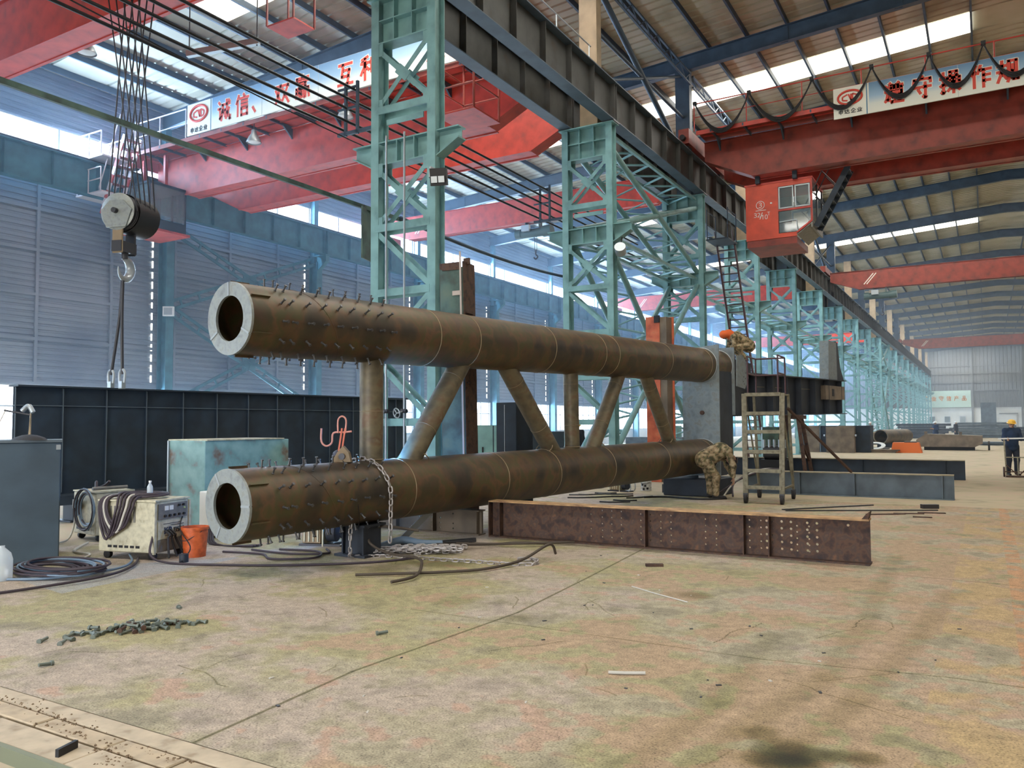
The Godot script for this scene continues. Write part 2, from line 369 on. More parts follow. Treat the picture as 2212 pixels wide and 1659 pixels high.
func build_shell() -> void:
	var zb := 14.0; var ze := -165.0
	# ceiling: sheets, roof-light panels between the purlins, purlins
	var ceil := struct("ceiling")
	var z := zb
	for k in range(-1, 11):
		var zs := SKY_Z0 - 16.0 * k
		var z1: float = zs + 0.8 if k < 10 else ze - 0.5
		roof_strip(ceil, "roof_sheet", z, z1, M.roof_sheet)
		z = zs - 0.8
	var xs: Array[float] = []
	var x := -0.03
	while x > -27.5: xs.append(x); x -= 1.345
	x = 2.83
	while x < 31.0: xs.append(x); x += 1.345
	for px in xs:
		bar(ceil, "purlin", Vector3(px, purlin_y(px) + 0.09, zb), Vector3(px, purlin_y(px) + 0.09, ze), 0.07, 0.2, M.purlin)
	for k in range(-1, 10):
		var zs2 := SKY_Z0 - 16.0 * k
		# one panel in each gap between two purlins, from 20 m out on the left to 20 m out on the right; past the panels the band is closed with sheet
		for i in xs.size():
			var a: float = xs[i]; var b: float = a - 1.345 if a < RIDGE_X else a + 1.345
			if i == 0: b = a - 1.345
			var lit := absf((a + b) * 0.5 - RIDGE_X) < 22.0
			var q := MB.new()
			q.quad(Vector3(a, sheet_y(a) - 0.01, zs2 - 0.82), Vector3(b, sheet_y(b) - 0.01, zs2 - 0.82), Vector3(b, sheet_y(b) - 0.01, zs2 + 0.82), Vector3(a, sheet_y(a) - 0.01, zs2 + 0.82), Vector3.DOWN)
			q.quad(Vector3(a, sheet_y(a) + 0.02, zs2 - 0.82), Vector3(b, sheet_y(b) + 0.02, zs2 - 0.82), Vector3(b, sheet_y(b) + 0.02, zs2 + 0.82), Vector3(a, sheet_y(a) + 0.02, zs2 + 0.82), Vector3.UP)
			put(ceil, "rooflight_panel" if lit else "roof_sheet", q.done(), M.rooflight if lit else M.roof_sheet)
		var cap := MB.new()
		cap.box(Transform3D(Basis(Vector3(2.9, 0, 0), Vector3(0, 0.03, 0), Vector3(0, 0, 1.64)), Vector3(RIDGE_X, sheet_y(RIDGE_X) - 0.02, zs2)))
		put(ceil, "ridge_cap", cap.done(), M.roof_sheet)
	# left wall
	var w := struct("wall_left")
	box(w, "sill_wall", Vector3(WALL_X - 0.12, 0.57, (zb + ze) / 2), Vector3(0.24, 1.15, zb - ze), M.plaster)
	ribbed_wall(w, "cladding", 3.12, 10.8, zb, ze)
	ribbed_wall(w, "cladding", 12.02, 13.9, zb, ze)
	for y in [4.6, 6.1, 7.6, 9.0]:
		bar(w, "girt", Vector3(WALL_X + 0.06, y, zb), Vector3(WALL_X + 0.06, y, ze), 0.06, 0.1, M.wall_sheet)
	for y in [3.12, 10.78, 12.03]:
		bar(w, "window_rail", Vector3(WALL_X + 0.02, y, zb), Vector3(WALL_X + 0.02, y, ze), 0.14, 0.09, M.wall_sheet)
	var zz := -1.75
	while zz > ze:           # wall posts between the columns
		if fmod(absf(zz + 3.75), 8.0) > 0.5:
			bar(w, "wall_post", Vector3(WALL_X + 0.05, 3.1, zz), Vector3(WALL_X + 0.05, 10.8, zz), 0.07, 0.1, M.wall_sheet, Vector3.BACK)
		zz -= 2.6667
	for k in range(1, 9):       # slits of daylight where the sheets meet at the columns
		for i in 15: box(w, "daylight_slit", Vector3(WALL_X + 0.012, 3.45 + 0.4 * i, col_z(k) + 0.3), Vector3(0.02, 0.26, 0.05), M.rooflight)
	for k in 21:
		var z0 := col_z(k) + 8.0
		window_band("window", WALL_X - 0.03, 10.84, 11.98, z0, col_z(k), 4)
		window_band("window", WALL_X - 0.03, 1.18, 3.06, z0, col_z(k), 8)
	# right wall, far end wall, wall behind the camera with its doorway
	var wr := struct("wall_right")
	box(wr, "cladding", Vector3(31.4, 7.0, (zb + ze) / 2), Vector3(0.2, 14.0, zb - ze), M.end_sheet)
	var wb := struct("wall_back")
	box(wb, "cladding", Vector3(-20.5, 8.0, zb + 0.1), Vector3(15.0, 16.4, 0.2), M.end_sheet)
	box(wb, "cladding", Vector3(16.2, 8.0, zb + 0.1), Vector3(30.4, 16.4, 0.2), M.end_sheet)
	box(wb, "cladding", Vector3(-6.0, 11.15, zb + 0.1), Vector3(14.0, 10.1, 0.2), M.end_sheet)
	var we := struct("wall_end")
	box(we, "masonry", Vector3(2.0, 2.1, ze - 0.15), Vector3(60.0, 4.2, 0.3), M.plaster)
	ribbed_end(we, "ribbed_cladding", -28.0, 32.0, 4.2, 7.2, ze, 0.22, M.end_sheet)
	ribbed_end(we, "cladding", -28.0, 32.0, 7.2, 16.2, ze, 0.6, M.end_sheet)
	for y in [4.25, 7.2, 8.6, 10.2, 11.6]:
		bar(we, "girt", Vector3(-28, y, ze + 0.08), Vector3(32, y, ze + 0.08), 0.16, 0.12, M.end_sheet)
	for xx in [-16.0, -2.0, 5.5, 12.0]:
		bar(we, "end_post", Vector3(xx, 0, ze + 0.2), Vector3(xx, 15.2, ze + 0.2), 0.3, 0.3, M.end_sheet, Vector3.BACK)

func ribbed_wall(parent: Node, called: String, y0: float, y1: float, z0: float, z1: float) -> void:     # horizontal trough sheet
	var mb := MB.new(); var n: int = int(round((y1 - y0) / 0.2))
	var prof: Array[Vector2] = []
	for i in n:
		var a := y0 + (y1 - y0) * i / n; var h := (y1 - y0) / n
		prof.append(Vector2(a, 0.0)); prof.append(Vector2(a + h * 0.55, 0.0)); prof.append(Vector2(a + h * 0.65, 0.035)); prof.append(Vector2(a + h * 0.9, 0.035))
	prof.append(Vector2(y1, 0.0))
	for i in prof.size() - 1:
		var p := prof[i]; var q := prof[i + 1]
		mb.quad(Vector3(WALL_X - p.y, p.x, z0), Vector3(WALL_X - q.y, q.x, z0), Vector3(WALL_X - q.y, q.x, z1), Vector3(WALL_X - p.y, p.x, z1), Vector3.RIGHT)
	mb.quad(Vector3(WALL_X - 0.1, y0, z0), Vector3(WALL_X - 0.1, y1, z0), Vector3(WALL_X - 0.1, y1, z1), Vector3(WALL_X - 0.1, y0, z1), Vector3.LEFT)
	put(parent, called, mb.done(), M.wall_sheet)
func ribbed_end(parent: Node, called: String, x0: float, x1: float, y0: float, y1: float, z: float, pitch: float, m: Material) -> void:
	var mb := MB.new(); var n: int = int(round((x1 - x0) / pitch))
	for i in n:
		var a := x0 + (x1 - x0) * i / n; var w := (x1 - x0) / n
		var pr := [Vector2(a, 0.0), Vector2(a + w * 0.5, 0.0), Vector2(a + w * 0.62, 0.06), Vector2(a + w * 0.88, 0.06), Vector2(a + w, 0.0)]
		for j in 4:
			mb.quad(Vector3(pr[j].x, y0, z - pr[j].y), Vector3(pr[j + 1].x, y0, z - pr[j + 1].y), Vector3(pr[j + 1].x, y1, z - pr[j + 1].y), Vector3(pr[j].x, y1, z - pr[j].y), Vector3.BACK)
	mb.quad(Vector3(x0, y0, z - 0.2), Vector3(x1, y0, z - 0.2), Vector3(x1, y1, z - 0.2), Vector3(x0, y1, z - 0.2), Vector3.FORWARD)
	put(parent, called, mb.done(), m)
func window_band(called: String, x: float, y0: float, y1: float, z0: float, z1: float, panes: int) -> void:
	var o := struct("%s_%d" % [called, taken.get("win_no", 0) + 1]); taken["win_no"] = taken.get("win_no", 0) + 1
	var fr := MB.new(); var w := (z0 - z1) / panes
	for y in [y0, y1]: fr.at_box(Vector3(x, y, (z0 + z1) / 2), Vector3(0.07, 0.07, z0 - z1))
	if y0 < 5.0: fr.at_box(Vector3(x, y0 + (y1 - y0) * 0.62, (z0 + z1) / 2), Vector3(0.05, 0.05, z0 - z1))
	put(o, "window_frame", fr.done(), M.aluminium)
	for i in panes + 1: box(o, "mullion", Vector3(x, (y0 + y1) / 2, z0 - w * i), Vector3(0.06, y1 - y0, 0.06), M.aluminium)
	for i in panes: box(o, "pane", Vector3(x, (y0 + y1) / 2, z0 - w * (i + 0.5)), Vector3(0.008, y1 - y0 - 0.07, w - 0.06), M.pane)

# ---------- columns ----------
func i_mesh(h: float, bf: float, tw: float, tf: float, L: float) -> ArrayMesh:    # section in xy, length along z, centred
	var mb := MB.new(); mb.prism(i_section(h, bf, tw, tf), L); return mb.done()
func laced_column(label: String) -> Node3D:
	var t := thing("laced_column", label, "column", Vector3(ROW_X, 0, 0))
	var ch := MB.new()
	# chord: flanges face along the hall; section stood up along y
	ch.prism(i_section(0.30, 0.18, 0.014, 0.018), 9.70, Transform3D(Basis(Vector3(1, 0, 0), Vector3(0, 0, 1), Vector3(0, -1, 0)), Vector3(0, 4.85, 0)))
	var chm := ch.done()
	for s in [-1.0, 1.0]:
		put(t, "chord", chm, M.teal, Transform3D(Basis.IDENTITY, Vector3(0.655 * s, 0, 0)))
	box(t, "base_plate", Vector3(0, 0.02, 0), Vector3(1.9, 0.04, 0.6), M.teal)
	box(t, "cap_plate", Vector3(0, 9.715, 0), Vector3(1.62, 0.03, 0.42), M.teal)
	# head panel: web, ribs, lower flange
	box(t, "head_web", Vector3(0, 9.28, 0), Vector3(1.14, 0.84, 0.02), M.teal)
	box(t, "head_flange", Vector3(0, 8.86, 0), Vector3(1.14, 0.025, 0.30), M.teal)
	for s in [-1.0, 1.0]:
		for q in [-0.22, 0.2]: box(t, "stiffener", Vector3(q, 9.28, 0.075 * s), Vector3(0.02, 0.84, 0.13), M.teal)
		box(t, "stiffener", Vector3(0, 9.30, 0.075 * s), Vector3(1.14, 0.02, 0.13), M.teal)
	# crane girder seats
	for s in [-1.0, 1.0]: box(t, "girder_seat", Vector3(0.66 * s, 9.745, 0), Vector3(0.34, 0.03, 0.4), M.dark_steel)
	# tie beams and mid box beam with its bracket towards the aisle
	for y in [7.56, 5.32, 4.10, 2.9, 1.7, 0.5]:
		for s in [-1.0, 1.0]:
			bar(t, "tie_bar", Vector3(-0.62, y, 0.14 * s), Vector3(0.62, y, 0.14 * s), 0.03, 0.14, M.teal)
	bar(t, "strut", Vector3(-0.4, 7.32, 0.1), Vector3(0.45, 7.32, 0.1), 0.03, 0.1, M.teal)
	box(t, "mid_web", Vector3(0, 6.74, 0), Vector3(1.14, 0.40, 0.02), M.teal)
	for y in [6.95, 6.53]: box(t, "mid_flange", Vector3(0, y, 0), Vector3(1.14, 0.025, 0.28), M.teal)
	for q in [-0.15, 0.25]:
		for s in [-1.0, 1.0]: box(t, "stiffener", Vector3(q, 6.74, 0.07 * s), Vector3(0.02, 0.4, 0.12), M.teal)
	for s in [-1.0, 1.0]:
		var br := MB.new(); var L := 0.48
		br.prism(PackedVector2Array([Vector2(0.745 * s, 6.5), Vector2(0.745 * s, 6.95), Vector2((0.745 + L) * s, 6.95), Vector2((0.745 + L) * s, 6.76)]), 0.02)
		br.at_box(Vector3((0.745 + L / 2) * s, 6.96, 0), Vector3(L, 0.025, 0.24))
		br.box(Transform3D(Basis(Vector3(L * s, 0.26, 0), Vector3(0, 0.025, 0), Vector3(0, 0, 0.24)), Vector3((0.745 + L / 2) * s, 6.63, 0)))
		put(t, "bracket", br.done(), M.teal)
	# lattice: crossed bars above and below the mid beam, single diagonals further down, on both faces
	for s in [-1.0, 1.0]:
		var f: float = 0.13 * s
		for q in [[8.74, 7.64], [6.42, 5.40]]:
			bar(t, "lacing_bar", Vector3(-0.58, q[0], f), Vector3(0.58, q[1], f), 0.012, 0.095, M.teal)
			bar(t, "lacing_bar", Vector3(-0.58, q[1], f * 0.93), Vector3(0.58, q[0], f * 0.93), 0.012, 0.095, M.teal)
			put(t, "gusset", unit_box, M.teal, Transform3D(Basis(Vector3(0.24, -0.22, 0), Vector3(0.13, 0.14, 0), Vector3(0, 0, 0.012)), Vector3(0, (q[0] + q[1]) / 2, f * 1.06)))
			for e in [-1.0, 1.0]:
				for yy in q: box(t, "gusset", Vector3(0.53 * e, yy, f * 1.06), Vector3(0.12, 0.26, 0.012), M.teal)
		var dn := [[5.24, 4.18, 1.0], [4.02, 2.98, -1.0], [2.82, 1.78, 1.0], [1.62, 0.58, -1.0]]
		for q in dn:
			bar(t, "lacing_bar", Vector3(-0.6 * q[2], q[0], f), Vector3(0.6 * q[2], q[1], f), 0.012, 0.1, M.teal)
	return t

func crane_girder(label: String, x: float, z0: float, z1: float) -> Node3D:
	var t := thing("crane_girder", label, "girder", Vector3(x, 0, (z0 + z1) / 2))
	var L := z0 - z1
	box(t, "web", Vector3(0, 10.28, 0), Vector3(0.02, 1.0, L - 0.02), M.girder)
	box(t, "bottom_flange", Vector3(0, 9.77, 0), Vector3(0.34, 0.025, L - 0.02), M.flange)
	box(t, "top_flange", Vector3(0, 10.79, 0), Vector3(0.42, 0.03, L - 0.02), M.flange)
	box(t, "crane_rail", Vector3(0, 10.86, 0), Vector3(0.09, 0.11, L - 0.01), M.dark_steel)
	var n := 7
	for i in n:
		var z := L / 2 - 0.06 - (L - 0.12) * i / (n - 1)
		for s in [-1.0, 1.0]: box(t, "stiffener", Vector3(0.085 * s, 10.28, z), Vector3(0.15, 0.98, 0.016), M.girder)
	return t

func build_frame() -> void:
	var first := laced_column("teal laced steel column in the row, first past the welding machines")
	first.position.z = col_z(1)
	for k in range(2, 21):
		copy(first, "teal laced steel column, %s in the row from the welding machines" % ORD[k - 1], Vector3(ROW_X, 0, col_z(k)))
	for k in range(0, 20):
		var between := "before the first laced column" if k == 0 else "between the %s and %s laced columns" % [ORD[k - 1], ORD[k]]
		crane_girder("dark runway girder on the aisle side " + between, ROW_X + 0.66, col_z(k), col_z(k + 1))
		crane_girder("dark runway girder on the window side " + between, ROW_X - 0.62, col_z(k), col_z(k + 1))
	# upper posts and rafters
	for k in range(1, 21):
		var z := col_z(k); var tan_one := k % 2 == 0
		var m: Material = M.rafter_tan if tan_one else M.rafter
		var tone := "tan" if tan_one else "dark blue"
		var p := thing("roof_post", "%s upper post standing on the %s laced column" % [tone, ORD[k - 1]], "post", Vector3(ROW_X + 0.08, 9.73, z))
		var h := rafter_y(ROW_X) - 9.73
		box(p, "web", Vector3(0, h / 2, 0), Vector3(0.5, h, 0.02), m)
		for s in [-1.0, 1.0]: box(p, "flange", Vector3(0.25 * s, h / 2, 0), Vector3(0.02, h, 0.3), m)
		for s in [-1.0, 1.0]: box(p, "cover_plate", Vector3(0, h / 2, 0.15 * s), Vector3(0.48, h, 0.012), m)
		rafter(k, z)
	# bracing bays along the row
	for k in [2, 10]: braced_bay(k)
	roof_bracing()
	for k in range(1, 20): longitudinal_struts(k)

func rafter(k: int, z: float) -> void:
	var t := thing("roof_rafter", "dark blue roof rafter over the %s laced column" % ORD[k - 1], "rafter", Vector3(0, 0, z))
	for sd in [[WALL_X + 0.1, ROW_X], [ROW_X, RIDGE_X], [RIDGE_X, 11.9], [11.9, 31.2]]:
		var a := Vector3(sd[0], rafter_y(sd[0]), 0); var b := Vector3(sd[1], rafter_y(sd[1]), 0)
		var up := Vector3.UP
		bar(t, "web", a + up * 0.27, b + up * 0.27, 0.012, 0.54, M.rafter)
		bar(t, "bottom_flange", a, b, 0.24, 0.022, M.rafter)
		bar(t, "top_flange", a + up * 0.54, b + up * 0.54, 0.24, 0.022, M.rafter)
	for xx in [-24.0, -20.0, -16.0, -12.0, -5.5, -2.0, 1.4]:
		bar(t, "end_plate", Vector3(xx, rafter_y(xx) - 0.03, 0), Vector3(xx, rafter_y(xx) + 0.56, 0), 0.24, 0.04, M.rafter, Vector3.BACK)

func braced_bay(k: int) -> void:
	var z0 := col_z(k) - 0.16; var z1 := col_z(k + 1) + 0.16
	var where := "between the %s and %s laced columns" % [ORD[k - 1], ORD[k]]
	var t := thing("cross_brace", "teal twin tubular cross bracing with zigzag lacing " + where, "brace", Vector3.ZERO)
	for s in [-1.0, 1.0]:
		var x: float = ROW_X + 0.5 * s
		for q in [[9.25, 7.0], [7.0, 9.25], [6.5, 0.7], [0.7, 6.5]]:
			rod(t, "brace_tube", Vector3(x, q[0], z0), Vector3(x, q[1], z1), 0.085, M.teal, 12)
	for q in [[9.25, 7.0, 9], [7.0, 9.25, 9], [6.5, 0.7, 12], [0.7, 6.5, 12]]:
		var n: int = q[2]
		for i in n:
			var a := Vector3(ROW_X - 0.5, lerpf(q[0], q[1], float(i) / n), lerpf(z0, z1, float(i) / n))
			var b := Vector3(ROW_X + 0.5, lerpf(q[0], q[1], (i + 0.5) / n), lerpf(z0, z1, (i + 0.5) / n))
			var c2 := Vector3(ROW_X - 0.5, lerpf(q[0], q[1], (i + 1.0) / n), lerpf(z0, z1, (i + 1.0) / n))
			rod(t, "lacing_tube", a, b, 0.03, M.teal, 6); rod(t, "lacing_tube", b, c2, 0.03, M.teal, 6)

func roof_bracing() -> void:
	# pipes and lattice struts between the upper posts
	var x := ROW_X + 0.08
	for k in [2, 6]:
		var z0 := col_z(k) - 0.16; var z1 := col_z(k + 1) + 0.16
		var t := thing("post_brace", "dark crossed pipes between the upper posts of the %s and %s laced columns" % [ORD[k - 1], ORD[k]], "brace", Vector3.ZERO)
		rod(t, "brace_pipe", Vector3(x, 14.1, z0), Vector3(x, 11.1, z1), 0.09, M.rafter, 12)
		rod(t, "brace_pipe", Vector3(x, 11.1, z0), Vector3(x, 14.1, z1), 0.05, M.rafter, 12)
		rod(t, "strut_pipe", Vector3(x, 12.6, z0), Vector3(x, 12.6, z1), 0.06, M.rafter, 12)
	for k in [1, 2, 3, 4]:
		var z0 := col_z(k) - 0.16; var z1 := col_z(k + 1) + 0.16
		var t := thing("eave_strut", "dark lattice strut under the roof between the upper posts %s and %s" % [ORD[k - 1], ORD[k]], "strut", Vector3.ZERO)
		for y in [13.75, 14.15]: bar(t, "chord_angle", Vector3(x + 0.3, y, z0), Vector3(x + 0.3, y, z1), 0.06, 0.06, M.rafter)
		for i in 14:
			var a := Vector3(x + 0.3, 13.75 if i % 2 else 14.15, lerpf(z0, z1, i / 14.0)); var b := Vector3(x + 0.3, 14.15 if i % 2 else 13.75, lerpf(z0, z1, (i + 1) / 14.0))
			bar(t, "lacing_bar", a, b, 0.03, 0.03, M.rafter)
	var h := thing("runway_handrail", "thin steel handrail on the runway girder before the second upper post", "handrail", Vector3.ZERO)
	var hx := ROW_X + 0.3
	rod(h, "top_rail", Vector3(hx, 11.75, 4.0), Vector3(hx, 11.75, -19.3), 0.018, M.galv, 8); rod(h, "mid_rail", Vector3(hx, 11.3, 4.0), Vector3(hx, 11.3, -19.3), 0.014, M.galv, 8)
	for i in 13: rod(h, "rail_post", Vector3(hx, 10.8, 3.6 - i * 1.9), Vector3(hx, 11.75, 3.6 - i * 1.9), 0.016, M.galv, 8)

func longitudinal_struts(k: int) -> void:
	var z0 := col_z(k) - 0.16; var z1 := col_z(k + 1) + 0.16
	var where := "between the %s and %s laced columns" % [ORD[k - 1], ORD[k]]
	for lv in [[9.55, "high"], [6.72, "mid-height"]]:
		if (k == 1) or (lv[1] == "high" and k != 2 and k != 10): continue
		var t := thing("lattice_strut", "teal flat lattice strut at %s level %s" % [lv[1], where], "strut", Vector3.ZERO)
		var y: float = lv[0]
		for s in [-1.0, 1.0]: bar(t, "chord_angle", Vector3(ROW_X + 0.5 * s, y, z0), Vector3(ROW_X + 0.5 * s, y, z1), 0.09, 0.09, M.teal)
		var n := 6
		for i in n:
			var a := Vector3(ROW_X - 0.48, y, lerpf(z0, z1, float(i) / n)); var b := Vector3(ROW_X + 0.48, y, lerpf(z0, z1, (i + 0.5) / n)); var e := Vector3(ROW_X - 0.48, y, lerpf(z0, z1, (i + 1.0) / n))
			bar(t, "lacing_bar", a, b, 0.05, 0.05, M.teal); bar(t, "lacing_bar", b, e, 0.05, 0.05, M.teal)

# ---------- left wall frame ----------
func build_wall_frame() -> void:
	for k in range(0, 21):
		var z := col_z(k)
		var t := thing("wall_column", "blue-green wall column with a crane bracket, %s along the window wall from the near end" % ORD[k], "column", Vector3(WALL_X + 0.42, 0, z))
		put(t, "shaft", i_mesh(0.5, 0.34, 0.014, 0.02, 9.3), M.wall_teal, Transform3D(Basis(Vector3(0, 0, 1), Vector3(1, 0, 0), Vector3(0, 1, 0)), Vector3(0, 4.65, 0)))
		box(t, "upper_shaft", Vector3(-0.1, 11.2, 0), Vector3(0.26, 3.9, 0.26), M.wall_teal)
		var br := MB.new()
		br.prism(PackedVector2Array([Vector2(0.2, 8.85), Vector2(0.2, 9.55), Vector2(0.75, 9.55), Vector2(0.75, 9.3)]), 0.24)
		br.at_box(Vector3(0.25, 9.57, 0), Vector3(1.1, 0.04, 0.34))
		put(t, "bracket", br.done(), M.wall_teal)
	for k in range(0, 20):
		var g := thing("wall_crane_girder", "blue runway girder under the high windows, %s span from the near end" % ORD[k], "girder", Vector3(WALL_X + 0.95, 0, (col_z(k) + col_z(k + 1)) / 2))
		box(g, "web", Vector3(0, 10.2, 0), Vector3(0.02, 1.1, 7.98), M.wall_teal)
		box(g, "bottom_flange", Vector3(0, 9.62, 0), Vector3(0.3, 0.025, 7.98), M.wall_teal)
		box(g, "top_flange", Vector3(0, 10.76, 0), Vector3(0.4, 0.03, 7.98), M.wall_teal)
		box(g, "crane_rail", Vector3(0, 10.84, 0), Vector3(0.09, 0.11, 7.99), M.dark_steel)
		for i in 6:
			box(g, "stiffener", Vector3(0.08, 10.2, -3.9 + 7.8 * i / 5.0), Vector3(0.14, 1.08, 0.014), M.wall_teal)
	for kk in [[2, "second"], [9, "far"]]:
		var k: int = kk[0]
		var z0 := col_z(k) - 0.2; var z1 := col_z(k + 1) + 0.2; var x := WALL_X + 0.5
		var t := thing("wall_cross_brace", "blue-green crossed wall bracing of laced angles in the %s braced wall bay" % kk[1], "brace", Vector3.ZERO)
		for q in [[9.3, 6.3], [6.1, 2.4]]:
			for e in [0, 1]:
				var a := Vector3(x, q[e], z0); var b := Vector3(x, q[1 - e], z1)
				var d := (b - a).normalized(); var nrm := d.cross(Vector3.RIGHT)
				for s in [-1.0, 1.0]: bar(t, "angle", a + nrm * 0.15 * s, b + nrm * 0.15 * s, 0.05, 0.12, M.wall_teal)
				for i in 9: 
					var p := a.lerp(b, (i + 0.5) / 9.0)
					bar(t, "batten", p - nrm * 0.14, p + nrm * 0.14, 0.03, 0.09, M.wall_teal, d)
			var mid := Vector3(x, (q[0] + q[1]) / 2, (z0 + z1) / 2)
			box(t, "gusset", mid, Vector3(0.03, 0.5, 0.7), M.wall_teal)
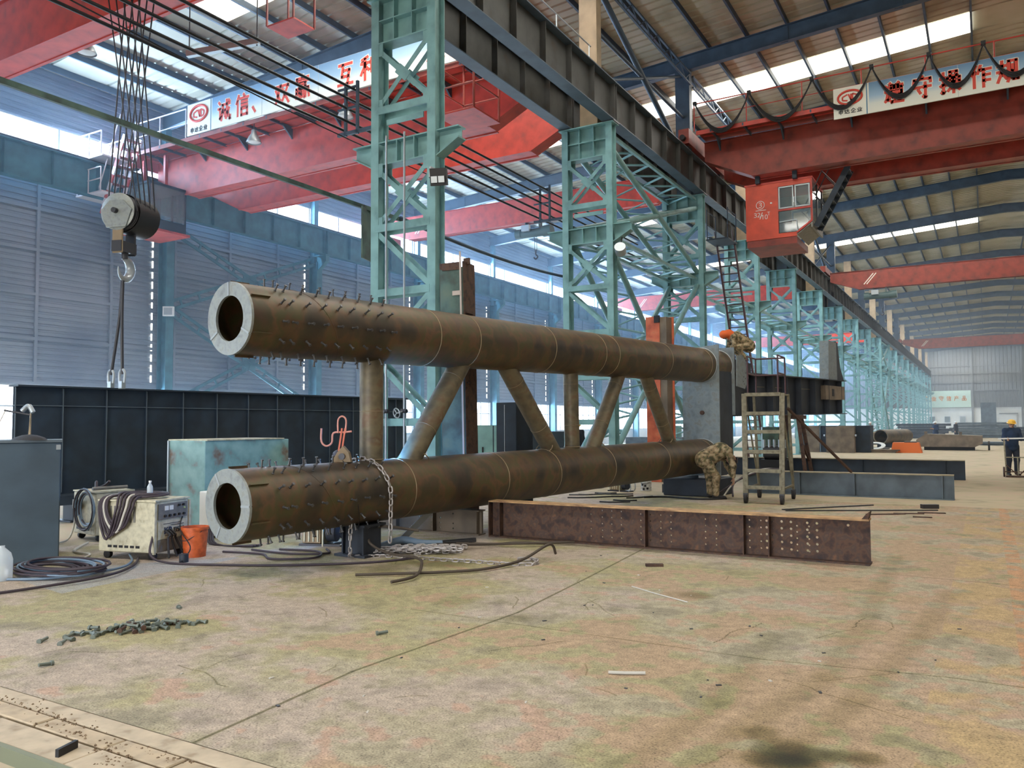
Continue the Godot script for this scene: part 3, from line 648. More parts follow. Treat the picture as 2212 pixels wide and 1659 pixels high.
const GLYPH := {
	"诚": [[1, 1, 2, 2], [0.5, 4, 2, 4], [2, 4, 2, 8.5], [2, 8.5, 3, 7.5], [3.8, 2.5, 9.5, 2.5], [4, 2.5, 4, 6], [4, 6, 3, 9.5], [4, 5, 6, 5], [6, 5, 5.8, 8], [7, 0.5, 7.5, 6], [7.5, 6, 9.5, 9.5], [9.5, 9.5, 9.7, 8], [9, 4.5, 6.5, 9], [8.5, 0.8, 9.3, 1.6]],
	"信": [[2.5, 0.5, 0.8, 4], [1.8, 3, 1.8, 9.7], [6, 0.3, 6.8, 1.2], [3.5, 2, 9.7, 2], [4.5, 3.6, 8.8, 3.6], [4.5, 5.2, 8.8, 5.2], [4.5, 6.8, 4.5, 9.6], [8.8, 6.8, 8.8, 9.6], [4.5, 6.8, 8.8, 6.8], [4.5, 9.5, 8.8, 9.5]],
	"、": [[0.5, 7.5, 2.2, 9.6]],
	"双": [[0.5, 2, 4.3, 2], [4.3, 2, 1, 9.3], [1, 3.5, 4.5, 9], [5, 2, 9.5, 2], [9.5, 2, 5, 9.5], [5.5, 3.5, 9.8, 9.5]],
	"赢": [[5, 0, 5, 1], [1, 1.2, 9, 1.2], [1.5, 1.2, 1.5, 2.6], [1.5, 2.6, 9, 2.6], [3, 3.4, 7, 3.4], [3, 3.4, 3, 4.8], [7, 3.4, 7, 4.8], [3, 4.8, 7, 4.8], [1, 5.6, 1, 9.5], [1, 5.6, 3, 5.6], [3, 5.6, 3, 9.5], [1, 7.3, 3, 7.3], [4, 5.6, 6, 5.6], [4, 5.6, 4, 8], [6, 5.6, 6, 8], [5, 6.2, 4, 9.5], [5, 8.5, 6.2, 9.5], [7, 5.6, 9, 5.6], [9, 5.6, 9.4, 9.5], [7.5, 5.6, 7, 9.5]],
	"互": [[1, 1, 9, 1], [3.5, 1, 2.8, 6], [2.8, 6, 7, 6], [4, 3.5, 7.5, 3.5], [7.5, 3.5, 6.3, 9], [0.5, 9.2, 9.5, 9.2]],
	"利": [[4.5, 0.5, 1, 1.5], [0.5, 3, 5.3, 3], [2.9, 1.2, 2.9, 9.7], [2.9, 3.5, 0.5, 7.5], [3, 4, 5.2, 6], [6.8, 1.5, 6.8, 7], [9, 0.5, 9, 9.5], [9, 9.5, 8, 8.8]],
	"久": [[4, 0.5, 1.5, 5], [3.2, 2.5, 7.5, 2.5], [7.5, 2.5, 1, 9.5], [4.5, 5, 9.5, 9.5]],
	"遵": [[3, 0.3, 3.8, 1.2], [7.5, 0.3, 6.7, 1.2], [2.8, 1.6, 9.5, 1.6], [3.5, 2.6, 9, 2.6], [3.5, 2.6, 3.5, 5.6], [9, 2.6, 9, 5.6], [3.5, 5.5, 9, 5.5], [3.5, 4.3, 9, 4.3], [5.2, 1.6, 5.2, 3.6], [7.2, 1.6, 7.2, 3.6], [3, 6.6, 9.6, 6.6], [7.8, 5.8, 7.8, 8.4], [5, 7, 5.6, 7.8], [0.8, 1.5, 1.8, 2.4], [0.5, 4, 2, 4], [2, 4, 1.2, 7.5], [0.5, 8.5, 2, 7.6], [2, 7.6, 4, 9], [4, 9, 9.8, 9.2]],
	"守": [[5, 0, 5, 1], [1, 1.3, 9, 1.3], [1, 1.3, 0.7, 3], [9, 1.3, 9.2, 3], [1, 4.8, 9.2, 4.8], [6.5, 3, 6.5, 9.6], [6.5, 9.6, 5.3, 9], [3, 6, 4, 7.5]],
	"操": [[0.3, 3, 3.2, 3], [1.8, 0.5, 1.8, 9.5], [1.8, 9.5, 0.8, 9], [0.3, 6.3, 3.2, 5.3], [5, 0.5, 8.3, 0.5], [5, 0.5, 5, 2.3], [8.3, 0.5, 8.3, 2.3], [5, 2.3, 8.3, 2.3], [3.8, 3.2, 6.2, 3.2], [3.8, 3.2, 3.8, 5], [6.2, 3.2, 6.2, 5], [3.8, 5, 6.2, 5], [7, 3.2, 9.6, 3.2], [7, 3.2, 7, 5], [9.6, 3.2, 9.6, 5], [7, 5, 9.6, 5], [3.6, 6.2, 9.8, 6.2], [6.7, 5.3, 6.7, 9.8], [6.5, 6.4, 4, 8.8], [6.9, 6.4, 9.6, 8.8]],
	"作": [[2.8, 0.4, 0.6, 4.2], [1.9, 3, 1.9, 9.7], [5, 0.5, 3.6, 3.8], [4.6, 2.3, 9.8, 2.3], [6.3, 2.3, 6.3, 9.8], [6.3, 4.7, 9.3, 4.7], [6.3, 7.1, 9.3, 7.1]],
	"规": [[0.4, 2.5, 4.2, 2.5], [0.2, 5, 4.6, 5], [2.4, 0.5, 2.4, 5], [2.4, 5, 0.4, 9.3], [2.6, 5.6, 4.3, 8], [5.5, 0.8, 9, 0.8], [5.5, 0.8, 5.5, 6], [9, 0.8, 9, 6], [7.2, 2.5, 7.2, 5], [7.2, 5, 5, 9.5], [7.6, 5.5, 7.6, 8.8], [7.6, 8.8, 9.6, 8.8], [9.6, 8.8, 9.7, 7.5]],
	"申": [[1.5, 2, 8.5, 2], [1.5, 2, 1.5, 7], [8.5, 2, 8.5, 7], [1.5, 7, 8.5, 7], [1.5, 4.5, 8.5, 4.5], [5, 0, 5, 10]],
	"达": [[3.5, 3, 9.5, 3], [6.5, 0.5, 6.3, 4], [6.3, 4, 3.8, 7.5], [6.5, 4.5, 9.3, 7.5], [0.8, 1.5, 1.8, 2.5], [0.4, 4, 2, 4], [2, 4, 1.3, 7.5], [0.4, 8.6, 2, 7.6], [2, 7.6, 4, 9], [4, 9, 9.8, 9.2]],
	"企": [[5, 0.3, 0.5, 4.5], [5, 0.3, 9.5, 4.5], [5, 4, 5, 9], [5, 6, 8, 6], [2.7, 5.5, 2.7, 9], [0.8, 9.2, 9.3, 9.2]],
	"业": [[3.6, 0.8, 3.6, 9], [6.4, 0.8, 6.4, 9], [0.8, 3, 2.2, 7], [9.3, 3, 7.7, 7], [0.4, 9.2, 9.6, 9.2]],
	"品": [[3, 0.5, 7, 0.5], [3, 0.5, 3, 4], [7, 0.5, 7, 4], [3, 4, 7, 4], [0.8, 5.5, 4.3, 5.5], [0.8, 5.5, 0.8, 9.3], [4.3, 5.5, 4.3, 9.3], [0.8, 9.3, 4.3, 9.3], [5.7, 5.5, 9.2, 5.5], [5.7, 5.5, 5.7, 9.3], [9.2, 5.5, 9.2, 9.3], [5.7, 9.3, 9.2, 9.3]],
	"产": [[5, 0, 5.3, 1], [1, 1.6, 9, 1.6], [3, 2.6, 3.6, 4], [7, 2.6, 6.4, 4], [1.5, 4.6, 9.2, 4.6], [1.8, 4.6, 0.6, 9.6]],
}
# characters are brushed on as raised strokes; the board's face looks along +z
func glyphs(parent: Node, called: String, text: String, at: Vector3, xs: Array, w: float, h: float, m: Material, thick := 0.11) -> void:
	for i in text.length():
		var ch := text[i]; var mb := MB.new()
		for s in GLYPH[ch]:
			var a := Vector3((s[0] / 10.0 - 0.5) * w, (0.5 - s[1] / 10.0) * h, 0); var b := Vector3((s[2] / 10.0 - 0.5) * w, (0.5 - s[3] / 10.0) * h, 0)
			var d := (b - a).normalized()
			mb.box(bar_xf(a - d * thick * h * 0.35, b + d * thick * h * 0.35, thick * h, 0.006, Vector3.BACK))
		put(parent, called, mb.done(), m, Transform3D(Basis.IDENTITY, at + Vector3(xs[i], 0, 0)))
func emblem(parent: Node, at: Vector3, r: float) -> void:      # the red oval mark of the banners with the name beneath
	var mb := MB.new()
	var ring := PackedVector3Array()
	for k in 28: ring.append(Vector3(cos(TAU * k / 28) * r, sin(TAU * k / 28) * r * 0.62, 0))
	mb.sweep(ring, r * 0.1, 6, true)
	for s in [[-0.62, 0.1, -0.2, 0.28], [-0.62, 0.1, -0.62, -0.2], [-0.62, -0.2, -0.2, -0.28], [-0.12, 0.3, 0.1, -0.3], [0.1, 0.3, 0.1, -0.3], [0.22, 0.3, 0.6, 0.12], [0.6, 0.12, 0.56, -0.2], [0.22, 0.3, 0.22, -0.3], [0.22, -0.3, 0.56, -0.2]]:
		mb.box(bar_xf(Vector3(s[0], s[1], 0) * r, Vector3(s[2], s[3], 0) * r, r * 0.13, 0.006, Vector3.BACK))
	put(parent, "emblem", mb.done(), M.sign_red, Transform3D(Basis.IDENTITY, at))
	glyphs(parent, "lettering", "申达企业", at + Vector3(0, -r * 1.25, 0), [-r * 0.78, -r * 0.26, r * 0.26, r * 0.78], r * 0.42, r * 0.42, M.sign_black, 0.12)
func banner_board(label: String, at: Vector3, w: float, h: float, text: String, xs: Array, gw: float, gh: float, lw: float) -> Node3D:
	var t := thing("banner_board", label, "banner", at)
	box(t, "board", Vector3(w / 2, 0, 0), Vector3(w, h, 0.03), M.banner_white)
	# the printed sky fade of the board
	box(t, "printed_face", Vector3((w + lw) / 2 + 0.03, 0, 0.018), Vector3(w - lw - 0.06, h - 0.01, 0.004), M.banner_print)
	box(t, "seam", Vector3(lw, 0, 0.018), Vector3(0.03, h, 0.008), M.sign_blue)
	var x := lw + 2.4
	while x < w - 0.5:
		box(t, "seam", Vector3(x, 0, 0.021), Vector3(0.012, h, 0.004), M.galv); x += 2.4
	emblem(t, Vector3(lw / 2, h * 0.14, 0.025), lw * 0.36)
	glyphs(t, "lettering_edge", text, Vector3(0, 0, 0.022), xs, gw, gh, M.banner_white, 0.19)
	glyphs(t, "lettering", text, Vector3(0, 0, 0.027), xs, gw, gh, M.sign_red, 0.12)
	return t
func sign_materials() -> void:
	mat("sign_red", c8(204, 66, 48), 0.6); mat("sign_black", c8(38, 38, 40), 0.6); mat("sign_blue", c8(70, 120, 150), 0.6)
	mat("banner_white", c8(222, 220, 206), 0.6)
	var g := Gradient.new(); g.offsets = PackedFloat32Array([0.0, 0.45, 0.7, 1.0]); g.colors = PackedColorArray([c8(96, 132, 164), c8(150, 178, 200), c8(210, 214, 206), c8(222, 220, 206)])
	var gt := GradientTexture2D.new(); gt.gradient = g; gt.width = 8; gt.height = 128; gt.fill_from = Vector2(0, 0); gt.fill_to = Vector2(0, 1)
	var m := mat("banner_print", Color.WHITE, 0.6); m.albedo_texture = gt
	m.uv1_scale = Vector3(3, 2, 1)        # a box face covers a third by a half of the box unwrap

func box_girder(parent: Node, called: String, x0: float, x1: float, y0: float, y1: float, z: float, w: float, m: Material, taper := 0.0) -> void:
	# box beam across the hall; taper lifts the lower edge at both ends
	var mb := MB.new(); var e := 1.6
	var poly := PackedVector2Array([Vector2(x0, y1), Vector2(x1, y1), Vector2(x1, y0 + taper), Vector2(x1 - e, y0), Vector2(x0 + e, y0), Vector2(x0, y0 + taper)])
	mb.prism(poly, w, Transform3D(Basis.IDENTITY, Vector3(0, 0, z)))
	put(parent, called, mb.done(), m)
	for zz in [-1.0, 1.0]:
		bar(parent, "flange_lip", Vector3(x0 + e, y0 - 0.012, z + zz * (w / 2 + 0.03)), Vector3(x1 - e, y0 - 0.012, z + zz * (w / 2 + 0.03)), 0.08, 0.025, m)
		bar(parent, "flange_lip", Vector3(x0, y1 + 0.012, z + zz * (w / 2 + 0.03)), Vector3(x1, y1 + 0.012, z + zz * (w / 2 + 0.03)), 0.08, 0.025, m)
func end_carriage(parent: Node, x: float, z0: float, z1: float, m: Material) -> void:
	box(parent, "end_carriage", Vector3(x, 11.28, (z0 + z1) / 2), Vector3(0.36, 0.5, z0 - z1), m)
	for z in [z0 - 0.45, z1 + 0.45]:
		rod(parent, "wheel", Vector3(x - 0.09, 11.11, z), Vector3(x + 0.09, 11.11, z), 0.2, M.dark_steel, 20)
	for z in [z0 + 0.08, z1 - 0.08]: rod(parent, "buffer", Vector3(x, 11.2, z - 0.1), Vector3(x, 11.2, z + 0.1), 0.09, M.rubber, 12)

func high_bay_lamp(label: String, at: Vector3, drop: float) -> void:
	var t := thing("high_bay_lamp", label, "lamp", at)
	rod(t, "stem", Vector3(0, 0, 0), Vector3(0, -drop, 0), 0.015, M.dark_steel, 6)
	var mb := MB.new(); mb.lathe([Vector2(0.235, -0.42), Vector2(0.24, -0.40), Vector2(0.17, -0.24), Vector2(0.09, -0.12), Vector2(0.075, 0.0), Vector2(0.0, 0.02)], 24, Transform3D(Basis.IDENTITY, Vector3(0, -drop, 0)))
	put(t, "shade", mb.done(), M.galv)
	var lb := MB.new(); lb.lathe([Vector2(0.0, -0.43), Vector2(0.15, -0.41), Vector2(0.22, -0.38)], 24, Transform3D(Basis.IDENTITY, Vector3(0, -drop, 0)))
	put(t, "lens", lb.done(), M.white)

func double_crane(label: String, x0: float, x1: float, zn: float, m: Material, m2: Material, far_walk := 0.95) -> Node3D:
	# bridge of two box girders; zn is the outer edge of the walkway on the camera's side
	var t := thing("bridge_crane", label, "crane", Vector3.ZERO)
	var zg := zn - 1.35
	box_girder(t, "main_girder", x0 + 0.35, x1 - 0.35, 9.95, 11.32, zg, 0.5, m, 0.75)
	box_girder(t, "main_girder", x0 + 0.35, x1 - 0.35, 9.95, 11.32, zg - 2.4, 0.5, m, 0.75)
	end_carriage(t, x0, zn + 0.1, zg - 3.1, m); end_carriage(t, x1, zn + 0.1, zg - 3.1, m)
	for q in [[zn, zg + 0.25], [zg - 2.65, zg - 2.65 - far_walk]]:
		box(t, "walkway_plate", Vector3((x0 + x1) / 2, 11.4, (q[0] + q[1]) / 2), Vector3(x1 - x0 - 0.8, 0.02, absf(q[0] - q[1])), m)
	bar(t, "walkway_edge", Vector3(x0 + 0.4, 11.34, zn), Vector3(x1 - 0.4, 11.34, zn), 0.03, 0.14, m2)
	var n := int((x1 - x0 - 1.6) / 1.05)
	for i in n:
		var x := x0 + 0.9 + i * 1.05
		bar(t, "bracket", Vector3(x, 11.35, zn + 0.02), Vector3(x, 11.35, zg + 0.25), 0.05, 0.09, M.rafter)
		if i % 2 == 0:
			var g := MB.new(); g.prism(PackedVector2Array([Vector2(0, 0), Vector2(0, -0.34), Vector2(0.42, 0)]), 0.05, Transform3D(Basis(Vector3(0, 0, 1), Vector3(0, 1, 0), Vector3(-1, 0, 0)), Vector3(x, 11.32, zg + 0.26)))
			put(t, "knee_plate", g.done(), M.rafter)
	bar(t, "underside_rib", Vector3(x0 + 0.5, 11.375, (zn + zg + 0.25) / 2), Vector3(x1 - 0.5, 11.375, (zn + zg + 0.25) / 2), 0.05, 0.04, m2)
	return t
func handrail(t: Node3D, x0: float, x1: float, y: float, z: float, h: float, step: float, m: Material) -> void:
	var n := int(round((x1 - x0) / step))
	for i in n + 1:
		var x := x0 + (x1 - x0) * i / n
		rod(t, "rail_post", Vector3(x, y, z), Vector3(x, y + h, z), 0.02, m, 8)
	rod(t, "handrail", Vector3(x0, y + h, z), Vector3(x1, y + h, z), 0.022, m, 8)
	rod(t, "mid_rail", Vector3(x0, y + h * 0.5, z), Vector3(x1, y + h * 0.5, z), 0.014, m, 8)
func single_crane(label: String, x0: float, x1: float, z: float, y0: float, hoist_x: float, m: Material) -> void:
	var t := thing("single_girder_crane", label, "crane", Vector3.ZERO)
	box_girder(t, "main_girder", x0 + 0.25, x1 - 0.25, y0, y0 + 1.1, z, 0.36, m, 0.55)
	for x in [x0, x1]:
		box(t, "end_carriage", Vector3(x, 11.2, z), Vector3(0.3, 0.36, 2.6), m)
		for dz in [-0.95, 0.95]: rod(t, "wheel", Vector3(x - 0.07, 11.07, z + dz), Vector3(x + 0.07, 11.07, z + dz), 0.15, M.dark_steel, 16)
	for s in [0.0, 0.16]: bar(t, "painted_stripe", Vector3(x0 + 2.2 + s, y0 + 0.25, z + 0.184), Vector3(x0 + 2.75 + s, y0 + 0.9, z + 0.184), 0.01, 0.05, M.banner_white)
	if hoist_x > -90.0:
		var h := thing("electric_hoist", "dark green wire rope hoist under the " + label.replace(" across", " of").replace(" beyond the banner crane", ""), "hoist", Vector3(hoist_x, y0, z))
		for s in [-0.35, 0.35]: box(h, "trolley_plate", Vector3(s, -0.14, 0), Vector3(0.04, 0.34, 0.3), M.hoist_green)
		rod(h, "drum", Vector3(-0.62, -0.5, 0), Vector3(0.5, -0.5, 0), 0.2, M.hoist_green, 20)
		rod(h, "motor", Vector3(0.5, -0.5, 0), Vector3(0.95, -0.46, 0), 0.25, M.hoist_green, 20)
		rod(h, "gearbox", Vector3(-0.9, -0.48, 0), Vector3(-0.62, -0.48, 0), 0.23, M.hoist_green, 16)
		box(h, "control_box", Vector3(-0.25, -0.32, 0.3), Vector3(0.4, 0.28, 0.16), M.galv)
		for s in [-0.06, 0.06]: rod(h, "rope", Vector3(0.1 + s, -0.7, 0), Vector3(0.1 + s, -1.35, 0), 0.012, M.dark_steel, 6)
		var hk := MB.new(); hk.sweep(curve_pts([Vector3(0.1, -1.3, 0), Vector3(0.1, -1.5, 0), Vector3(0.2, -1.62, 0), Vector3(0.1, -1.72, 0), Vector3(0.0, -1.64, 0)], 5), 0.035, 8)
		put(h, "hook", hk.done(), M.dark_steel)

func build_cranes() -> void:
	sign_materials()
	mat("hoist_green", c8(70, 92, 92), 0.5)
	mat("stripe_white", c8(222, 214, 218), 0.5)
	# banner crane over the window-wall bay
	var xa := WALL_X + 0.95; var xb := ROW_X - 0.62
	var zn := -17.6
	var b := double_crane("red double-girder bridge crane carrying the long banner across the window-wall bay", xa, xb, zn, M.red, M.red_dark)
	handrail(b, xa + 0.6, -23.1, 11.41, zn + 0.02, 1.0, 1.2, M.stripe_white)
	banner_board("long white and blue banner with red Chinese lettering on the crane over the window-wall bay", Vector3(-22.97, 11.95, zn + 0.05), 12.4, 1.06, "诚信、双赢互利久", [1.83, 2.68, 3.45, 4.45, 5.33, 7.06, 7.94, 10.3], 0.62, 0.72, 1.18)
	high_bay_lamp("bell-shaped lamp under the banner crane walkway, beside the comma of the lettering", Vector3(-19.98, 11.38, zn - 0.15), 0.25)
	high_bay_lamp("bell-shaped lamp under the banner crane walkway, near the laced column row", Vector3(-16.1, 11.38, zn - 0.15), 0.2)
	# open maintenance cage at the row end of the bridge
	var cg := thing("maintenance_cage", "red tubular maintenance cage hanging from the banner crane beside the column row", "cage", Vector3.ZERO)
	var cx0 := -11.85; var cx1 := -10.75; var cz0 := -16.5; var cz1 := -17.7; var cy0 := 9.55; var cy1 := 11.35
	for x in [cx0, cx1]:
		for z in [cz0, cz1]: rod(cg, "cage_post", Vector3(x, cy0, z), Vector3(x, cy1, z), 0.03, M.red_dark, 8)
	for y in [cy0, cy0 + 0.65, cy0 + 1.25, cy1]:
		for z in [cz0, cz1]: rod(cg, "cage_rail", Vector3(cx0, y, z), Vector3(cx1, y, z), 0.022, M.red_dark, 8)
		for x in [cx0, cx1]: rod(cg, "cage_rail", Vector3(x, y, cz0), Vector3(x, y, cz1), 0.022, M.red_dark, 8)
	box(cg, "cage_floor", Vector3((cx0 + cx1) / 2, cy0 - 0.02, (cz0 + cz1) / 2), Vector3(1.15, 0.03, 1.25), M.red)
	crane_cab_left(zn)
	# nearest crane over the window-wall bay, seen from below, with its hook
	double_crane("red bridge crane over the window-wall bay that carries the hook block", xa, xb, -6.1, M.red, M.red_dark, 1.55)
	var tr := thing("crane_trolley", "dark hoisting trolley on the bridge crane above the hook block", "trolley", Vector3(-13.9, 11.36, -8.65))
	box(tr, "trolley_frame", Vector3(0, 0.12, 0), Vector3(2.0, 0.2, 2.9), M.red_dark)
	rod(tr, "drum", Vector3(-0.8, 0.45, 1.2), Vector3(0.8, 0.45, 1.2), 0.3, M.dark_steel, 20)
	high_bay_lamp("bell-shaped lamp hanging at the far walkway of the crane with the hook", Vector3(-19.0, 11.38, -11.55), 0.05)
	hook_block()
	# crane number three over the aisle bay
	var xr0 := ROW_X + 0.66; var xr1 := 11.27
	var r := double_crane("orange-red double-girder bridge crane over the aisle bay with the numbered cab", xr0, xr1, -26.0, M.red_dark, M.red)
	handrail(r, xr0 + 0.35, xr1 - 0.4, 11.41, -25.98, 0.92, 1.72, M.red)
	banner_board("white and blue banner with red Chinese lettering on the crane above the numbered cab", Vector3(-3.74, 11.38, -25.93), 9.0, 0.94, "遵守操作规", [1.68, 2.43, 3.14, 3.9, 4.55], 0.52, 0.66, 0.94)
	for i in 6: festoon(i)
	aisle_cab()
	single_crane("red single-girder crane across the aisle bay", xr0, xr1, -54.0, 9.95, -5.4, M.red_dark)
	single_crane("faded red single-girder crane further down the aisle bay", xr0, xr1, -106.0, 10.3, -90.0 - 9.0, M.red_dark)
	single_crane("red single-girder crane across the window-wall bay beyond the banner crane", xa, xb, -32.0, 10.9, -17.6, M.red)
	single_crane("faded red single-girder crane far down the window-wall bay", xa, xb, -62.0, 10.9, -99.0, M.red)
	single_crane("last red single-girder crane of the window-wall bay near the far wall", xa, xb, -100.0, 10.9, -99.0, M.red)

func festoon(i: int) -> void:
	var xs := [-8.06, -6.27, -4.34, -2.64, -1.11, 0.25, 1.75]
	var t := thing("festoon_cable", "black festoon cable loop below the crane handrail, %s from the column row" % ORD[i], "cable", Vector3.ZERO)
	var a := Vector3(xs[i], 12.28, -25.9); var b := Vector3(xs[i + 1], 12.28, -25.9)
	for k in 4: tube(t, "cable", sag(a + Vector3(0, 0, 0.02 * k), b + Vector3(0, 0, 0.02 * k), 0.98 + 0.05 * k, 14), 0.022, M.black, 6)
	box(t, "cable_clip", a + Vector3(0, 0.02, 0.03), Vector3(0.12, 0.1, 0.12), M.black)

func crane_cab_left(zn: float) -> void:
	# operator's cab of the banner crane, below its window-wall end
	var t := thing("crane_cab", "small grey glazed operator cab with a red floor below the banner crane", "cab", Vector3(-25.3, 8.45, zn - 0.4))
	box(t, "floor_pan", Vector3(0, 0, 0), Vector3(1.7, 0.08, 1.7), M.red)
	var mb := MB.new(); mb.prism(PackedVector2Array([Vector2(-0.75, 0.04), Vector2(0.75, 0.04), Vector2(0.75, 0.4), Vector2(-0.75, 0.4)]), 1.5); put(t, "lower_wall", mb.done(), M.navy)
	for x in [-0.72, 0.0, 0.72]:
		for z in [-0.72, 0.72]: box(t, "cab_post", Vector3(x, 1.0, z), Vector3(0.06, 1.2, 0.06), M.navy)
	box(t, "cab_roof", Vector3(0, 1.62, 0), Vector3(1.56, 0.08, 1.56), M.navy)
	box(t, "cab_pane", Vector3(0, 1.0, 0.74), Vector3(1.4, 1.15, 0.01), M.cab_glass)
	box(t, "cab_pane", Vector3(0.74, 1.0, 0), Vector3(0.01, 1.15, 1.4), M.cab_glass)
	box(t, "cab_pane", Vector3(-0.74, 1.0, 0), Vector3(0.01, 1.15, 1.4), M.cab_glass)
	for x in [-0.6, 0.6]: box(t, "hanger", Vector3(x, 2.2, 0), Vector3(0.1, 1.1, 0.12), M.red)
	box(t, "sill_board", Vector3(0.2, 0.24, 0.78), Vector3(1.2, 0.26, 0.05), M.stripe_white)
	# striped stair from the bridge end down to the cab
	var s := thing("striped_stair", "pink and white striped steel stair from crane bridge down to the cab", "stair", Vector3.ZERO)
	var a := Vector3(-24.9, 11.55, zn + 0.75); var b := Vector3(-26.15, 9.0, zn + 0.75)
	for dz in [-0.3, 0.3]:
		for i in 10:
			bar(s, "stringer", a.lerp(b, i / 10.0) + Vector3(0, 0, dz), a.lerp(b, (i + 1) / 10.0) + Vector3(0, 0, dz), 0.05, 0.16, M.stripe_white if i % 2 == 0 else M.red)
		rod(s, "handrail", a + Vector3(-0.25, 0.75, dz), b + Vector3(-0.25, 0.75, dz), 0.022, M.stripe_white, 8)
	for i in 9: bar(s, "tread", a.lerp(b, (i + 0.5) / 9.0) + Vector3(0, 0, -0.3), a.lerp(b, (i + 0.5) / 9.0) + Vector3(0, 0, 0.3), 0.2, 0.03, M.red_dark)
	var p := thing("access_platform", "white railed access platform at the window-wall end of the banner crane", "platform", Vector3.ZERO)
	for y in [11.0, 9.75]:
		box(p, "deck", Vector3(-26.35, y - 0.1, zn + 0.9), Vector3(1.5, 0.05, 1.0), M.stripe_white)
		for x in [-27.05, -26.4, -25.7]:
			for z in [zn + 0.42, zn + 1.38]: rod(p, "rail_post", Vector3(x, y - 0.1, z), Vector3(x, y + 0.75, z), 0.022, M.stripe_white, 8)
		for z in [zn + 0.42, zn + 1.38]:
			for h in [0.35, 0.75]: rod(p, "handrail", Vector3(-27.05, y + h, z), Vector3(-25.7, y + h, z), 0.022, M.stripe_white, 8)
	for x in [-27.0, -25.75]: bar(p, "hanger", Vector3(x, 9.6, zn + 0.45), Vector3(x, 11.4, zn + 0.45), 0.07, 0.07, M.stripe_white, Vector3.BACK)

